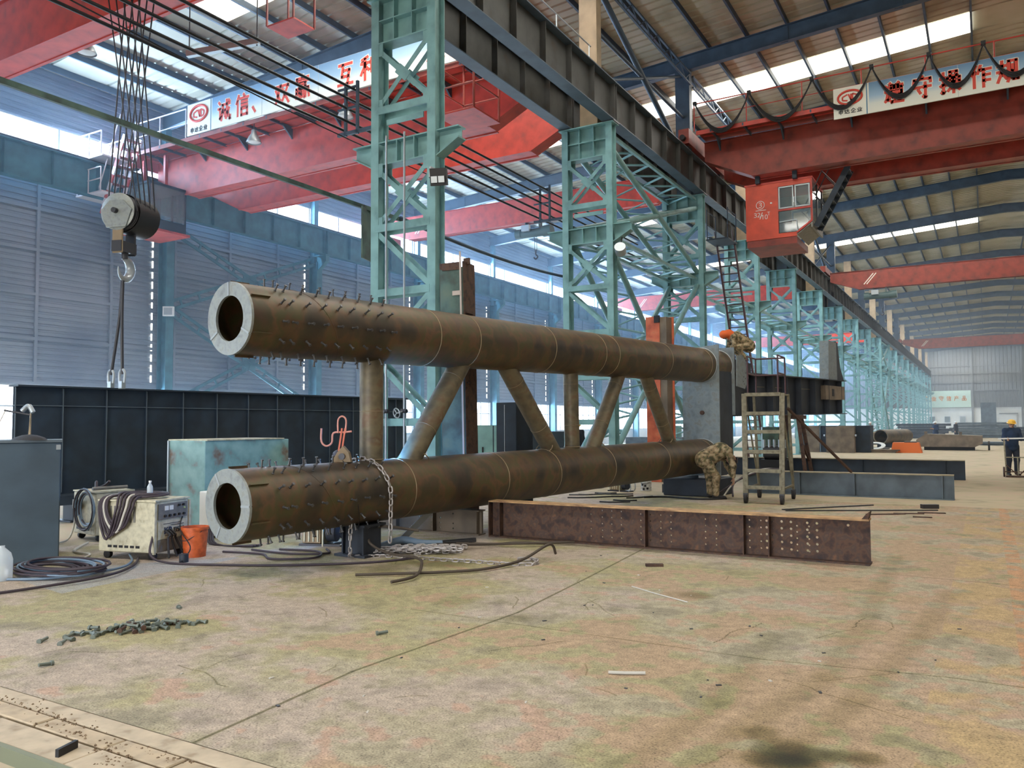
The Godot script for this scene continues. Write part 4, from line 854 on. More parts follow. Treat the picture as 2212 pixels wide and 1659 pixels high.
func hook_block() -> void:
	var o := Vector3(-13.78, 5.62, -9.2)
	var t := thing("hook_block", "heavy steel crane hook block with twin sheaves hanging over the plate girder", "hook", o)
	var turn := Basis(Vector3.UP, deg_to_rad(109))
	# sheaves on a common axle, side plates, drum guard
	var sh := MB.new()
	sh.lathe([Vector2(0.0, -0.03), Vector2(0.33, -0.03), Vector2(0.34, -0.02), Vector2(0.30, 0.0), Vector2(0.34, 0.02), Vector2(0.33, 0.03), Vector2(0.0, 0.03)], 28)
	var shm := sh.done()
	for i in 5:
		put(t, "sheave", shm, M.dark_steel, Transform3D(turn * Basis(Vector3.BACK, PI / 2), turn * Vector3(-0.1 + 0.13 * i, 0, 0)))
	var gd := MB.new(); gd.lathe([Vector2(0.36, -0.29), Vector2(0.37, -0.29), Vector2(0.37, 0.29), Vector2(0.36, 0.29)], 28)
	put(t, "guard", gd.done(), M.black, Transform3D(turn * Basis(Vector3.BACK, PI / 2), turn * Vector3(0.22, 0, 0)))
	var pl := MB.new(); pl.lathe([Vector2(0.0, -0.012), Vector2(0.33, -0.012), Vector2(0.35, 0.0), Vector2(0.33, 0.012), Vector2(0.0, 0.012)], 28)
	put(t, "side_plate", pl.done(), M.raw_steel, Transform3D(turn * Basis(Vector3.BACK, PI / 2), turn * Vector3(-0.22, 0, 0)))
	var pk := MB.new(); pk.prism(PackedVector2Array([Vector2(-0.32, 0.02), Vector2(-0.14, 0.2), Vector2(0.14, 0.2), Vector2(0.32, 0.02), Vector2(0.2, -0.3), Vector2(-0.2, -0.3)]), 0.03)
	put(t, "cover_plate", pk.done(), M.raw_steel, Transform3D(turn * Basis(Vector3.UP, PI / 2), turn * Vector3(-0.25, 0, 0)))
	put(t, "axle_nut", cyl(12), M.dark_steel, Transform3D(turn * Basis(Vector3.BACK, PI / 2) * Basis.from_scale(Vector3(0.1, 0.1, 0.1)), turn * Vector3(-0.29, 0, 0)))
	var hp := MB.new(); hp.chamfer_box(Vector3.ZERO, Vector3(0.04, 0.5, 0.22), 0.015)
	for x in [-0.2, 0.16]: put(t, "hanger_plate", hp.done(), M.rafter_tan if x < 0 else M.dark_steel, Transform3D(turn, turn * Vector3(x, -0.52, 0)))
	put(t, "crosshead", unit_box, M.dark_steel, Transform3D(turn * Basis.from_scale(Vector3(0.44, 0.2, 0.2)), turn * Vector3(-0.02, -0.64, 0)))
	rod(t, "shank", Vector3(0, -0.62, 0), Vector3(0, -0.85, 0), 0.06, M.dark_steel, 14)
	var hk := MB.new()
	var pts := PackedVector3Array(); var rad := PackedFloat32Array()
	for i in 15:
		var a := deg_to_rad(85.0 - 270.0 * i / 14.0)
		pts.append(turn * Vector3(cos(a) * 0.17 + (0.0 if i > 0 else 0.0), -1.03 + sin(a) * 0.19, 0)); rad.append(0.055 + 0.035 * sin(PI * minf(1.0, i / 10.0)) - (0.045 * maxf(0.0, (i - 9) / 5.0)))
	hk.sweep(pts, 0.07, 10, false, rad); put(t, "hook", hk.done(), M.galv)
	var rp := thing("hoist_ropes", "bundle of steel hoist ropes running up from the hook block to the crane", "ropes", Vector3.ZERO)
	for i in 10:
		var x0: float = o.x - 0.55 + 0.13 * i; 
		rod(rp, "rope", o + turn * Vector3(-0.13 + 0.075 * i * 0.9, 0.0, 0.34 if i % 2 == 0 else -0.34), Vector3(x0, 11.5, o.z + (0.35 if i % 2 == 0 else -0.3)), 0.014, M.dark_steel, 6)
	# slings with shackles down to the plate girder
	var hookbot := o + Vector3(0, -1.2, 0)
	for s in [[-0.16, 0.0, "left-hand"], [0.1, 0.02, "right-hand"]]:
		var sl := thing("wire_sling", "dark wire rope sling from the hook to a shackle, %s leg" % ("window-side" if s[0] < 0 else "aisle-side"), "sling", Vector3.ZERO)
		var e := Vector3(o.x - 0.14 + s[0] * 1.3, 2.62, o.z)
		tube(sl, "rope", curve_pts([hookbot + Vector3(s[0] * 0.1, 0.02, 0.03), hookbot + Vector3(s[0] * 0.25 - 0.03, -0.7, 0.03), e], 5), 0.03, M.dark_steel, 8)
		var sk := MB.new(); sk.sweep(curve_pts([e + Vector3(-0.07, -0.16, 0), e + Vector3(-0.08, 0.02, 0), e + Vector3(0, 0.09, 0), e + Vector3(0.08, 0.02, 0), e + Vector3(0.07, -0.16, 0)], 4), 0.025, 8)
		put(sl, "shackle", sk.done(), M.galv)
		box(sl, "lifting_clamp", e + Vector3(0, -0.2, 0), Vector3(0.1, 0.14, 0.08), M.galv)

func aisle_cab() -> void:
	var z0 := -27.5
	var t := thing("crane_cab", "orange-red crane operator cab marked with a circled 3 and 32/10T", "cab", Vector3(0, 0, 0))
	var x0 := -6.83; var x1 := -4.72; var y0 := 7.82; var y1 := 9.68; var D := 1.9
	# solid left half of the front, window half on the right; corner cut below the window
	var fm := MB.new()
	fm.prism(PackedVector2Array([Vector2(x0, y0), Vector2(-5.2, y0), Vector2(-5.2, y0 + 0.14), Vector2(-5.78, y0 + 0.14), Vector2(-5.78, y1 - 0.14), Vector2(x0, y1 - 0.14)]), 0.05, Transform3D(Basis.IDENTITY, Vector3(0, 0, z0)))
	put(t, "front_panel", fm.done(), M.cabin_red)
	box(t, "head_band", Vector3((x0 + x1) / 2, y1 - 0.07, z0), Vector3(x1 - x0, 0.14, 0.06), M.cabin_red)
	box(t, "transom", Vector3((-5.78 + x1) / 2, 8.74, z0), Vector3(x1 + 5.78, 0.06, 0.06), M.red)
	bar(t, "corner_post", Vector3(x1, y0 + 0.45, z0), Vector3(x1, y1, z0), 0.06, 0.06, M.red, Vector3.BACK)
	bar(t, "cut_corner_rail", Vector3(-5.2, y0 + 0.12, z0), Vector3(x1, y0 + 0.46, z0), 0.06, 0.06, M.red)
	for q in [[-5.76, -5.28, 8.8, 9.5], [-5.24, -4.76, 8.8, 9.5]]:
		var f := MB.new()
		for yy in [q[2], q[3]]: f.at_box(Vector3((q[0] + q[1]) / 2, yy, z0 + 0.03), Vector3(q[1] - q[0], 0.04, 0.03))
		for xx in [q[0] + 0.02, q[1] - 0.02]: f.at_box(Vector3(xx, (q[2] + q[3]) / 2, z0 + 0.03), Vector3(0.04, q[3] - q[2], 0.03))
		put(t, "window_frame", f.done(), M.galv)
		box(t, "cab_pane", Vector3((q[0] + q[1]) / 2, (q[2] + q[3]) / 2, z0), Vector3(q[1] - q[0], q[3] - q[2], 0.01), M.cab_glass)
	var gp := MB.new(); gp.prism(PackedVector2Array([Vector2(-5.76, y0 + 0.16), Vector2(-5.2, y0 + 0.16), Vector2(x1, y0 + 0.48), Vector2(x1, 8.7), Vector2(-5.76, 8.7)]), 0.01, Transform3D(Basis.IDENTITY, Vector3(0, 0, z0)))
	put(t, "cab_pane", gp.done(), M.cab_glass)
	bar(t, "guard_rail", Vector3(-5.74, 8.34, z0 + 0.04), Vector3(-5.2, 8.36, z0 + 0.04), 0.02, 0.03, M.galv)
	bar(t, "guard_rail", Vector3(-5.2, 8.36, z0 + 0.04), Vector3(-5.16, 7.98, z0 + 0.04), 0.02, 0.03, M.galv, Vector3.BACK)
	# sides, back, roof, floor
	box(t, "side_wall", Vector3(x0, (y0 + y1) / 2, z0 - D / 2), Vector3(0.05, y1 - y0, D), M.cabin_red)
	box(t, "rear_wall", Vector3((x0 + x1) / 2 - 0.5, (y0 + y1) / 2, z0 - D), Vector3(x1 - x0 - 1.0, y1 - y0, 0.05), M.red_dark)
	box(t, "roof_plate", Vector3((x0 + x1) / 2, y1 + 0.03, z0 - D / 2), Vector3(x1 - x0 + 0.1, 0.06, D + 0.1), M.red)
	box(t, "floor_plate", Vector3((x0 - 5.2) / 2, y0 - 0.12, z0 - D / 2), Vector3(-5.2 - x0, 0.22, D), M.red_dark)
	box(t, "cab_pane", Vector3(x1, 8.9, z0 - D / 2), Vector3(0.01, 1.5, D), M.cab_glass)
	for z in [z0 - D * 0.5, z0 - D]: box(t, "corner_post", Vector3(x1, 9.0, z), Vector3(0.06, 1.4, 0.06), M.dark_steel)
	box(t, "side_skirt", Vector3(x1, y0 + 0.36, z0 - D / 2), Vector3(0.06, 0.24, D), M.machine_grey)
	box(t, "foot_window", Vector3(-4.96, y0 + 0.22, z0 - D / 2), Vector3(0.58, 0.03, D), M.machine_grey).rotation.z = 0.62
	box(t, "operator_seat", Vector3(-5.3, 8.25, z0 - 1.0), Vector3(0.5, 0.12, 0.5), M.black)
	box(t, "seat_back", Vector3(-5.3, 8.6, z0 - 1.25), Vector3(0.46, 0.6, 0.1), M.machine)
	for x in [-6.4, -5.2]: box(t, "hanger", Vector3(x, 9.84, z0 + 0.15), Vector3(0.14, 0.28, 0.16), M.navy)
	# lettering
	var ring := MB.new(); var c := PackedVector3Array()
	for k in 24: c.append(Vector3(-6.36 + 0.135 * cos(TAU * k / 24), 9.0 + 0.135 * sin(TAU * k / 24), z0 + 0.03))
	ring.sweep(c, 0.011, 5, true); put(t, "number_ring", ring.done(), M.white)
	letters(t, "lettering", "3", Vector3(-6.36, 9.0, z0 + 0.03), 0.17, M.white)
	box(t, "underline", Vector3(-6.35, 8.82, z0 + 0.03), Vector3(0.34, 0.018, 0.01), M.white)
	letters(t, "lettering", "32", Vector3(-6.47, 8.67, z0 + 0.03), 0.15, M.white)
	letters(t, "lettering", "/", Vector3(-6.34, 8.63, z0 + 0.03), 0.22, M.white)
	letters(t, "lettering", "10", Vector3(-6.23, 8.58, z0 + 0.03), 0.15, M.white)
	letters(t, "lettering", "T", Vector3(-6.09, 8.68, z0 + 0.03), 0.12, M.white)
	put(t, "spot_lamp", cyl(10), M.white, Transform3D(Basis(Vector3.RIGHT, PI / 2) * Basis.from_scale(Vector3(0.07, 0.07, 0.05)), Vector3(-6.0, 9.02, z0 + 0.03)))
	# stair from the cab up to the bridge
	var s := thing("cab_stair", "dark steel stair with handrails from the numbered cab up to its crane", "stair", Vector3.ZERO)
	var a := Vector3(-3.6, 9.95, -28.0); var b := Vector3(-4.62, 8.1, -28.0)
	for dz in [-0.32, 0.32]:
		bar(s, "stringer", a + Vector3(0, 0, dz), b + Vector3(0, 0, dz), 0.04, 0.18, M.navy)
		rod(s, "handrail", a + Vector3(-0.55, 0.45, dz), b + Vector3(-0.4, 0.62, dz), 0.02, M.dark_steel, 8)
		for i in 4: rod(s, "rail_post", a.lerp(b, i / 3.0) + Vector3(0, 0, dz), a.lerp(b, i / 3.0) + Vector3(-0.45, 0.55, dz), 0.016, M.dark_steel, 6)
	for i in 8: bar(s, "tread", a.lerp(b, (i + 0.5) / 8.0) + Vector3(0, 0, -0.32), a.lerp(b, (i + 0.5) / 8.0) + Vector3(0, 0, 0.32), 0.2, 0.025, M.navy)
func letters(parent: Node, called: String, text: String, at: Vector3, size: float, m: Material, bold := false, turn := 0.0) -> MeshInstance3D:
	var tm := TextMesh.new(); var f := SystemFont.new(); f.font_names = PackedStringArray(["Droid Sans"]); f.font_weight = 700 if bold else 400
	tm.font = f; tm.text = text; tm.font_size = 64; tm.pixel_size = size / 46.0; tm.depth = 0.008
	return put(parent, called, tm, m, Transform3D(Basis(Vector3.UP, turn), at))
const TRUSS_A := Vector3(-7.13, 2.83, -6.03)
const TRUSS_B := Vector3(-7.13, 0.78, -6.03)
const TRUSS_D := Vector3(0.104528, 0, -0.994522)
const TRUSS_N := Vector3(0.994522, 0, 0.104528)        # across the truss, towards the aisle
func top_at(t: float) -> Vector3: return TRUSS_A + TRUSS_D * t + Vector3(0, 0.0152 * t, 0)
func bot_at(t: float) -> Vector3: return TRUSS_B + TRUSS_D * t + Vector3(0, 0.008 * t, 0)
func ring_about(parent: Node, called: String, p: Vector3, dir: Vector3, r: float, thick: float, m: Material) -> void:
	var mb := MB.new(); var bs := look(dir); var pts := PackedVector3Array()
	for k in 40: pts.append(p + bs.x * cos(TAU * k / 40) * r + bs.y * sin(TAU * k / 40) * r)
	mb.sweep(pts, thick, 5, true); put(parent, called, mb.done(), m)
func build_truss() -> void:
	var t := thing("pipe_truss", "huge brown tubular steel truss of two studded pipe chords with a grey end block", "truss", Vector3.ZERO)
	var stud := MB.new()
	stud.lathe([Vector2(0.0, 0.0), Vector2(0.016, 0.0), Vector2(0.016, 0.012), Vector2(0.0105, 0.016), Vector2(0.0105, 0.074), Vector2(0.018, 0.075), Vector2(0.018, 0.088), Vector2(0.0, 0.09)], 10)
	var stud_m := stud.done()
	var rng := RandomNumberGenerator.new(); rng.seed = 5
	for ch in 2:
		var a := top_at(0.0) if ch == 0 else bot_at(0.0)
		var b := top_at(12.75) if ch == 0 else bot_at(12.75)
		var ax := (b - a).normalized()
		# hollow pipe: outer skin, bore, open end
		var p := MB.new()
		var L := a.distance_to(b)
		p.lathe([Vector2(0.36, L), Vector2(0.36, 0.02), Vector2(0.40, 0.02), Vector2(0.40, L)], 56, xf_to(a, b))
		var chord := put(t, "chord_pipe", p.done(), M.pipe)
		var br0 := MB.new(); br0.lathe([Vector2(0.0, L), Vector2(0.355, L), Vector2(0.355, 0.015)], 40, xf_to(a, b)); put(chord, "bore", br0.done(), M.pipe)
		# end ring of three welded segments
		for k in 3:
			var seg := MB.new(); var poly := PackedVector2Array()
			var off := 88.0 if ch == 0 else 58.0
			var g0 := deg_to_rad(off + 120.0 * k + 0.9); var g1 := deg_to_rad(off + 120.0 * (k + 1) - 0.9)
			for i in 17: poly.append(Vector2(cos(lerpf(g0, g1, i / 16.0)), sin(lerpf(g0, g1, i / 16.0))) * 0.405)
			for i in 17: poly.append(Vector2(cos(lerpf(g1, g0, i / 16.0)), sin(lerpf(g1, g0, i / 16.0))) * 0.252)
			var bs := look(ax)
			seg.prism(poly, 0.03, Transform3D(bs, a + ax * 0.002))
			put(t, "end_ring", seg.done(), M.raw_steel)
			var gm := (g1 + deg_to_rad(0.9)); var rd := bs.x * cos(gm) + bs.y * sin(gm)
			bar(t, "ring_weld", a + rd * 0.255 - ax * 0.004, a + rd * 0.403 - ax * 0.004, 0.034, 0.024, M.galv, rd.cross(ax))
		# short fins behind the ring
		for k in 6:
			var an := deg_to_rad(k * 60.0 + 25.0); var bs2 := look(ax)
			var rd2 := bs2.x * cos(an) + bs2.y * sin(an)
			bar(t, "fin", a + rd2 * 0.41 + ax * 0.03, a + rd2 * 0.41 + ax * 0.27, 0.012, 0.035, M.pipe, rd2)
		# shear studs: 12 rows round the pipe
		for row in 12:
			var an2 := deg_to_rad(row * 30.0 + 4.0); var bs3 := look(ax)
			var rd3 := bs3.x * cos(an2) + bs3.y * sin(an2)
			for tt in [0.42, 0.53, 0.77, 0.99, 1.21, 1.43, 1.65, 1.87, 2.08]:
				var q: Vector3 = a + ax * (tt + rng.randf_range(-0.02, 0.02)) + rd3 * 0.398
				var up := (rd3 + Vector3(rng.randf_range(-0.12, 0.12), rng.randf_range(-0.12, 0.12), rng.randf_range(-0.12, 0.12))).normalized()
				put(t, "shear_stud", stud_m, M.stud, xf_to(q, q + up))
		for tt in ([3.05, 3.92, 5.93, 7.6, 8.1, 10.4, 12.5] if ch == 0 else [2.55, 4.6, 6.05, 7.9, 10.2, 12.5]):
			ring_about(t, "weld_seam", a + ax * tt, ax, 0.401, 0.006, M.weld)
		# a spiral seam on the studded length
		var sp := PackedVector3Array(); var bs4 := look(ax)
		for i in 40:
			var an3 := TAU * i / 39.0 * 1.0 + 0.6
			sp.append(a + ax * (0.5 + 1.5 * i / 39.0) + (bs4.x * cos(an3) + bs4.y * sin(an3)) * 0.4)
		tube(t, "weld_seam", sp, 0.005, M.pipe, 5)
		if ch == 1: ring_about(t, "chord_marking", a + ax * 1.72, (ax + TRUSS_N * 0.55 + Vector3.UP * 0.25).normalized(), 0.44, 0.004, M.black)
	# posts and diagonals between the chords
	for q in [[2.12, 2.12, 0.155], [2.7, 4.02, 0.155], [6.5, 4.94, 0.15], [7.02, 6.97, 0.135], [7.6, 8.86, 0.14], [11.12, 9.8, 0.14]]:
		var a2 := bot_at(q[0]) + Vector3(0, 0.2, 0); var b2 := top_at(q[1]) - Vector3(0, 0.2, 0)
		var mb := MB.new(); mb.lathe([Vector2(q[2], 0.0), Vector2(q[2], a2.distance_to(b2))], 36, xf_to(a2, b2))
		var br := put(t, "brace_pipe", mb.done(), M.brace)
		var ax2 := (b2 - a2).normalized()
		for f in ([0.35, 0.78] if q[0] != q[1] else [0.5]): ring_about(t, "weld_seam", a2.lerp(b2, f), ax2, q[2] + 0.001, 0.004, M.weld)
		# weld collars where it meets the chords
		ring_about(t, "weld_collar", bot_at(q[0]) + (ax2 * (0.41 / maxf(ax2.y, 0.3))), ax2, q[2] + 0.004, 0.008, M.weld)
	# end block: two cross plates, side web, pipe stubs, haunch, base
	var bs5 := Basis(TRUSS_N, Vector3.UP, -TRUSS_D)
	var e0 := bot_at(12.78); var ec := Vector3(e0.x, 0, e0.z)
	var pl := MB.new(); pl.prism(PackedVector2Array([Vector2(-0.48, 0.42), Vector2(0.44, 0.42), Vector2(0.44, 3.50), Vector2(0.1, 3.47), Vector2(-0.48, 3.43)]), 0.035, Transform3D(bs5, ec))
	put(t, "end_plate", pl.done(), M.plate_grey)
	var e1 := bot_at(13.75); var ec1 := Vector3(e1.x, 0, e1.z)
	var pl2 := MB.new(); pl2.prism(PackedVector2Array([Vector2(-0.46, 1.85), Vector2(0.44, 1.85), Vector2(0.44, 3.5), Vector2(-0.46, 3.5)]), 0.03, Transform3D(bs5, ec1))
	put(t, "end_plate", pl2.done(), M.plate_grey)
	for s in [-0.40, 0.36]:
		var wb := MB.new()
		wb.prism(PackedVector2Array([Vector2(0, 0.42), Vector2(0.55, 0.42), Vector2(0.95, 1.0), Vector2(1.0, 1.85), Vector2(1.0, 2.95), Vector2(0, 2.95)]), 0.025, Transform3D(Basis(TRUSS_D, Vector3.UP, TRUSS_N), ec + TRUSS_N * s))
		put(t, "side_web", wb.done(), M.dark_plate)
	var stub := MB.new(); stub.lathe([Vector2(0.40, 0.0), Vector2(0.40, 0.96)], 40, xf_to(top_at(12.78), top_at(13.75))); put(t, "pipe_stub", stub.done(), M.pipe)
	var stub2 := MB.new(); stub2.lathe([Vector2(0.40, 0.0), Vector2(0.40, 0.6), Vector2(0.0, 0.6)], 40, xf_to(bot_at(12.78), bot_at(13.5))); put(t, "pipe_stub", stub2.done(), M.pipe)
	ring_about(t, "weld_collar", top_at(12.74), TRUSS_D, 0.405, 0.014, M.galv); ring_about(t, "weld_collar", bot_at(12.74), TRUSS_D, 0.405, 0.014, M.galv); ring_about(t, "weld_collar", top_at(13.72), TRUSS_D, 0.405, 0.014, M.galv)
	var lug := MB.new(); lug.lathe([Vector2(0.0, 0.0), Vector2(0.05, 0.0), Vector2(0.05, 0.06), Vector2(0.0, 0.06)], 12, xf_to(ec + TRUSS_N * 0.02 + Vector3(0, 1.9, 0) - TRUSS_D * 0.01, ec + TRUSS_N * 0.02 + Vector3(0, 1.9, 0) - TRUSS_D * 0.2))
	put(t, "burn_mark_hole", lug.done(), M.rust)
	var base := MB.new(); base.chamfer_box(Vector3(0, 0.2, 0.3), Vector3(1.2, 0.4, 1.2), 0.02, Transform3D(bs5, ec)); 
	put(t, "base_block", base.done(), M.dark_plate)
	# girder arm beyond the end block
	var arm := put(t, "girder_arm", MB_plate_arm(), M.dark_plate)
	for y in [0, 1]:
		var p0 := arm_pt(13.78, y); var p1 := arm_pt(25.2, y)
		bar(arm, "flange", p0, p1, 0.42, 0.03, M.dark_plate)
	for tt in [15.9, 17.3, 18.6, 19.9, 21.4, 23.0, 24.6]:
		for s in [-0.1, 0.1]: bar(arm, "stiffener", arm_pt(tt, 0) + TRUSS_N * s + Vector3(0, -0.02, 0), arm_pt(tt, 1) + TRUSS_N * s + Vector3(0, 0.02, 0), 0.02, 0.18, M.dark_plate, TRUSS_N)
	for tt in [16.2, 18.0, 20.5, 22.6]:
		bar(arm, "drain_strip", arm_pt(tt, 0).lerp(arm_pt(tt, 1), 0.3) + TRUSS_N * 0.012, arm_pt(tt + 0.9, 0).lerp(arm_pt(tt + 0.9, 1), 0.3) + TRUSS_N * 0.012, 0.01, 0.015, M.weld)
	# raised end of the arm under the kneeling man, gusset with bolt holes, plate box near the far end
	var rz := MB.new(); rz.prism(PackedVector2Array([Vector2(13.78, 2.9), Vector2(15.6, 2.94), Vector2(15.6, 3.22), Vector2(13.78, 3.28)]), 0.36, Transform3D(Basis(TRUSS_D, Vector3.UP, TRUSS_N), Vector3(TRUSS_A.x, 0, TRUSS_A.z)))
	put(t, "raised_block", rz.done(), M.dark_plate)
	var gu := MB.new(); gu.prism(PackedVector2Array([Vector2(13.82, 2.55), Vector2(14.35, 2.5), Vector2(14.62, 2.78), Vector2(14.42, 3.22), Vector2(14.2, 3.34), Vector2(13.86, 3.3)]), 0.03, Transform3D(Basis(TRUSS_D, Vector3.UP, TRUSS_N), Vector3(TRUSS_A.x, 0, TRUSS_A.z) + TRUSS_N * 0.46))
	var gus := put(t, "gusset_plate", gu.done(), M.plate_grey)
	for q in [[14.28, 2.8], [14.4, 2.76], [14.25, 2.68], [14.42, 2.9], [14.3, 2.62]]:
		put(gus, "bolt_hole", cyl(10), M.black, Transform3D(Basis(TRUSS_D * 0.035, TRUSS_N * 0.034, Vector3.UP * 0.035), Vector3(TRUSS_A.x, q[1], TRUSS_A.z) + TRUSS_D * q[0] + TRUSS_N * 0.46))
	var bxx := MB.new(); bxx.prism(PackedVector2Array([Vector2(22.6, 2.42), Vector2(25.0, 2.46), Vector2(25.0, 2.92), Vector2(22.6, 2.9)]), 0.16, Transform3D(Basis(TRUSS_D, Vector3.UP, TRUSS_N), Vector3(TRUSS_A.x, 0, TRUSS_A.z) + TRUSS_N * 0.1))
	var pb := put(t, "connection_box", bxx.done(), M.brown_plate)
	bar(pb, "slot", Vector3(TRUSS_A.x, 2.55, TRUSS_A.z) + TRUSS_D * 23.5 + TRUSS_N * 0.182, Vector3(TRUSS_A.x, 2.8, TRUSS_A.z) + TRUSS_D * 23.5 + TRUSS_N * 0.182, 0.28, 0.012, M.black, TRUSS_N)
	# upright fins standing on the far end of the arm
	var f1 := MB.new(); f1.prism(PackedVector2Array([Vector2(23.1, 3.1), Vector2(24.2, 3.12), Vector2(24.15, 4.45), Vector2(23.2, 4.45)]), 0.3, Transform3D(Basis(TRUSS_D, Vector3.UP, TRUSS_N), Vector3(TRUSS_A.x, 0, TRUSS_A.z)))
	put(t, "upright_fin", f1.done(), M.plate_grey)
	var f2 := MB.new(); f2.prism(PackedVector2Array([Vector2(24.2, 3.12), Vector2(25.2, 3.16), Vector2(24.75, 3.6), Vector2(24.45, 4.45), Vector2(24.2, 4.5)]), 0.24, Transform3D(Basis(TRUSS_D, Vector3.UP, TRUSS_N), Vector3(TRUSS_A.x, 0, TRUSS_A.z)))
	put(t, "upright_fin", f2.done(), M.dark_plate)
	# trestle under the near end and dark packing under the arm
	var tr := thing("trestle", "dark steel trestle stool carrying the near end of the truss", "trestle", bot_at(1.95) * Vector3(1, 0, 1))
	var hgt := bot_at(1.95).y - 0.40
	box(tr, "foot_plate", Vector3(0, 0.015, 0), Vector3(0.5, 0.03, 0.46), M.dark_plate)
	box(tr, "stem", Vector3(0, hgt / 2, 0), Vector3(0.3, hgt - 0.02, 0.26), M.dark_plate)
	for s in [-1.0, 1.0]: box(tr, "side_flange", Vector3(0.17 * s, hgt / 2, 0), Vector3(0.02, hgt - 0.02, 0.34), M.dark_plate)
	box(tr, "saddle", Vector3(0, hgt - 0.01, 0), Vector3(0.46, 0.03, 0.42), M.dark_plate)
	var tr2 := thing("trestle", "rusty steel stand under the far end of the girder arm", "trestle", (TRUSS_A + TRUSS_D * 19.6) * Vector3(1, 0, 1))
	var h2 := arm_pt(19.6, 1).y - 0.02
	for sx in [-1.0, 1.0]:
		for sz in [-1.0, 1.0]: bar(tr2, "leg", Vector3(0.45 * sx, 0, 0.5 * sz), Vector3(0.2 * sx, h2, 0.25 * sz), 0.1, 0.1, M.rust, Vector3.BACK)
	box(tr2, "top_beam", Vector3(0, h2 - 0.06, 0), Vector3(0.7, 0.12, 0.6), M.rust)
	for sx in [-1.0, 1.0]: bar(tr2, "cross_bar", Vector3(0.38 * sx, 0.5, -0.4), Vector3(0.3 * sx, 1.1, 0.35), 0.06, 0.06, M.rust)
func arm_pt(tt: float, low: int) -> Vector3:
	var p := TRUSS_A + TRUSS_D * tt
	p.y = (lerpf(2.93, 3.14, (tt - 14.0) / 11.2) if low == 0 else lerpf(1.83, 1.97, (tt - 14.0) / 11.2))
	return p
func MB_plate_arm() -> ArrayMesh:
	var mb := MB.new()
	mb.prism(PackedVector2Array([Vector2(13.76, arm_pt(13.76, 1).y), Vector2(25.2, arm_pt(25.2, 1).y), Vector2(25.2, arm_pt(25.2, 0).y), Vector2(13.76, arm_pt(13.76, 0).y)]), 0.025, Transform3D(Basis(TRUSS_D, Vector3.UP, TRUSS_N), Vector3(TRUSS_A.x, 0, TRUSS_A.z)))
	return mb.done()
func i_beam(label: String, called: String, a: Vector3, b: Vector3, h: float, bf: float, m: Material, stiff: Array, top_m: Material = null, holes: Array = []) -> Node3D:
	# beam lying on the floor from a to b; stiff = fractions of the length
	var t := thing(called, label, "beam", (a + b) / 2, 0.0)
	var d := b - a; var L := d.length(); var bs := look(d)
	t.basis = Basis(bs.x, Vector3.UP, bs.z)
	var web: MeshInstance3D
	if holes.is_empty():
		box(t, "web", Vector3(0, h / 2, 0), Vector3(0.014, h - 0.04, L), m)
	else:
		var cs := CSGCombiner3D.new(); cs.name = "web"; t.add_child(cs)
		var bx := CSGBox3D.new(); bx.name = "plate"; bx.size = Vector3(0.014, h - 0.04, L); bx.position = Vector3(0, h / 2, 0); bx.material = m; cs.add_child(bx)
		for q in holes:
			var c := CSGCylinder3D.new(); c.name = "hole"; c.radius = q[2]; c.height = 0.1; c.sides = 10; c.operation = CSGShape3D.OPERATION_SUBTRACTION; c.rotation.z = PI / 2; c.material = m
			c.position = Vector3(0, q[1], -L / 2 + q[0]); cs.add_child(c, true)
	box(t, "bottom_flange", Vector3(0, 0.01, 0), Vector3(bf, 0.02, L), m)
	box(t, "top_flange", Vector3(0, h - 0.01, 0), Vector3(bf, 0.02, L), top_m if top_m else m)
	for f in stiff:
		for s in [-1.0, 1.0]: box(t, "stiffener", Vector3(s * bf / 4, h / 2, -L / 2 + L * f), Vector3(bf / 2 - 0.01, h - 0.04, 0.014), m)
	return t
func link_mesh(len: float, wid: float, r: float) -> ArrayMesh:
	var mb := MB.new(); var pts := PackedVector3Array(); var s := len / 2 - wid / 2; var w := wid / 2 - r
	for k in 7: pts.append(Vector3(cos(PI * k / 6.0) * w, 0, s + sin(PI * k / 6.0) * w))
	for k in 7: pts.append(Vector3(-cos(PI * k / 6.0) * w, 0, -s - sin(PI * k / 6.0) * w))
	mb.sweep(pts, r, 6, true); return mb.done()
func chain_along(t: Node3D, pts: PackedVector3Array, pitch: float, lm: Mesh, m: Material, tilt := 0.0) -> void:
	var dist := 0.0; var next := 0.0; var i := 0; var n := 0
	while i < pts.size() - 1:
		var seg := pts[i].distance_to(pts[i + 1])
		while next <= dist + seg:
			var p := pts[i].lerp(pts[i + 1], (next - dist) / seg)
			var bs := look(pts[i + 1] - pts[i]) * Basis(Vector3.BACK, (PI / 2 if n % 2 else 0.0) + tilt)
			put(t, "link", lm, m, Transform3D(bs, p)); n += 1; next += pitch
		dist += seg; i += 1
func coil(center: Vector3, r0: float, r1: float, turns: int, rise: float, seed: int, squash := 1.0) -> PackedVector3Array:
	var rng := RandomNumberGenerator.new(); rng.seed = seed; var out := PackedVector3Array()
	var ph := rng.randf() * TAU
	for i in turns * 20 + 1:
		var a := ph + TAU * i / 20.0; var k := float(i) / (turns * 20)
		var r := lerpf(r0, r1, k) * (1.0 + 0.08 * sin(a * 0.37 + ph) + 0.05 * sin(a * 0.53))
		out.append(center + Vector3(cos(a) * r, rise * (0.3 + 0.7 * absf(sin(a * 0.31 + ph))), sin(a) * r * squash))
	return out

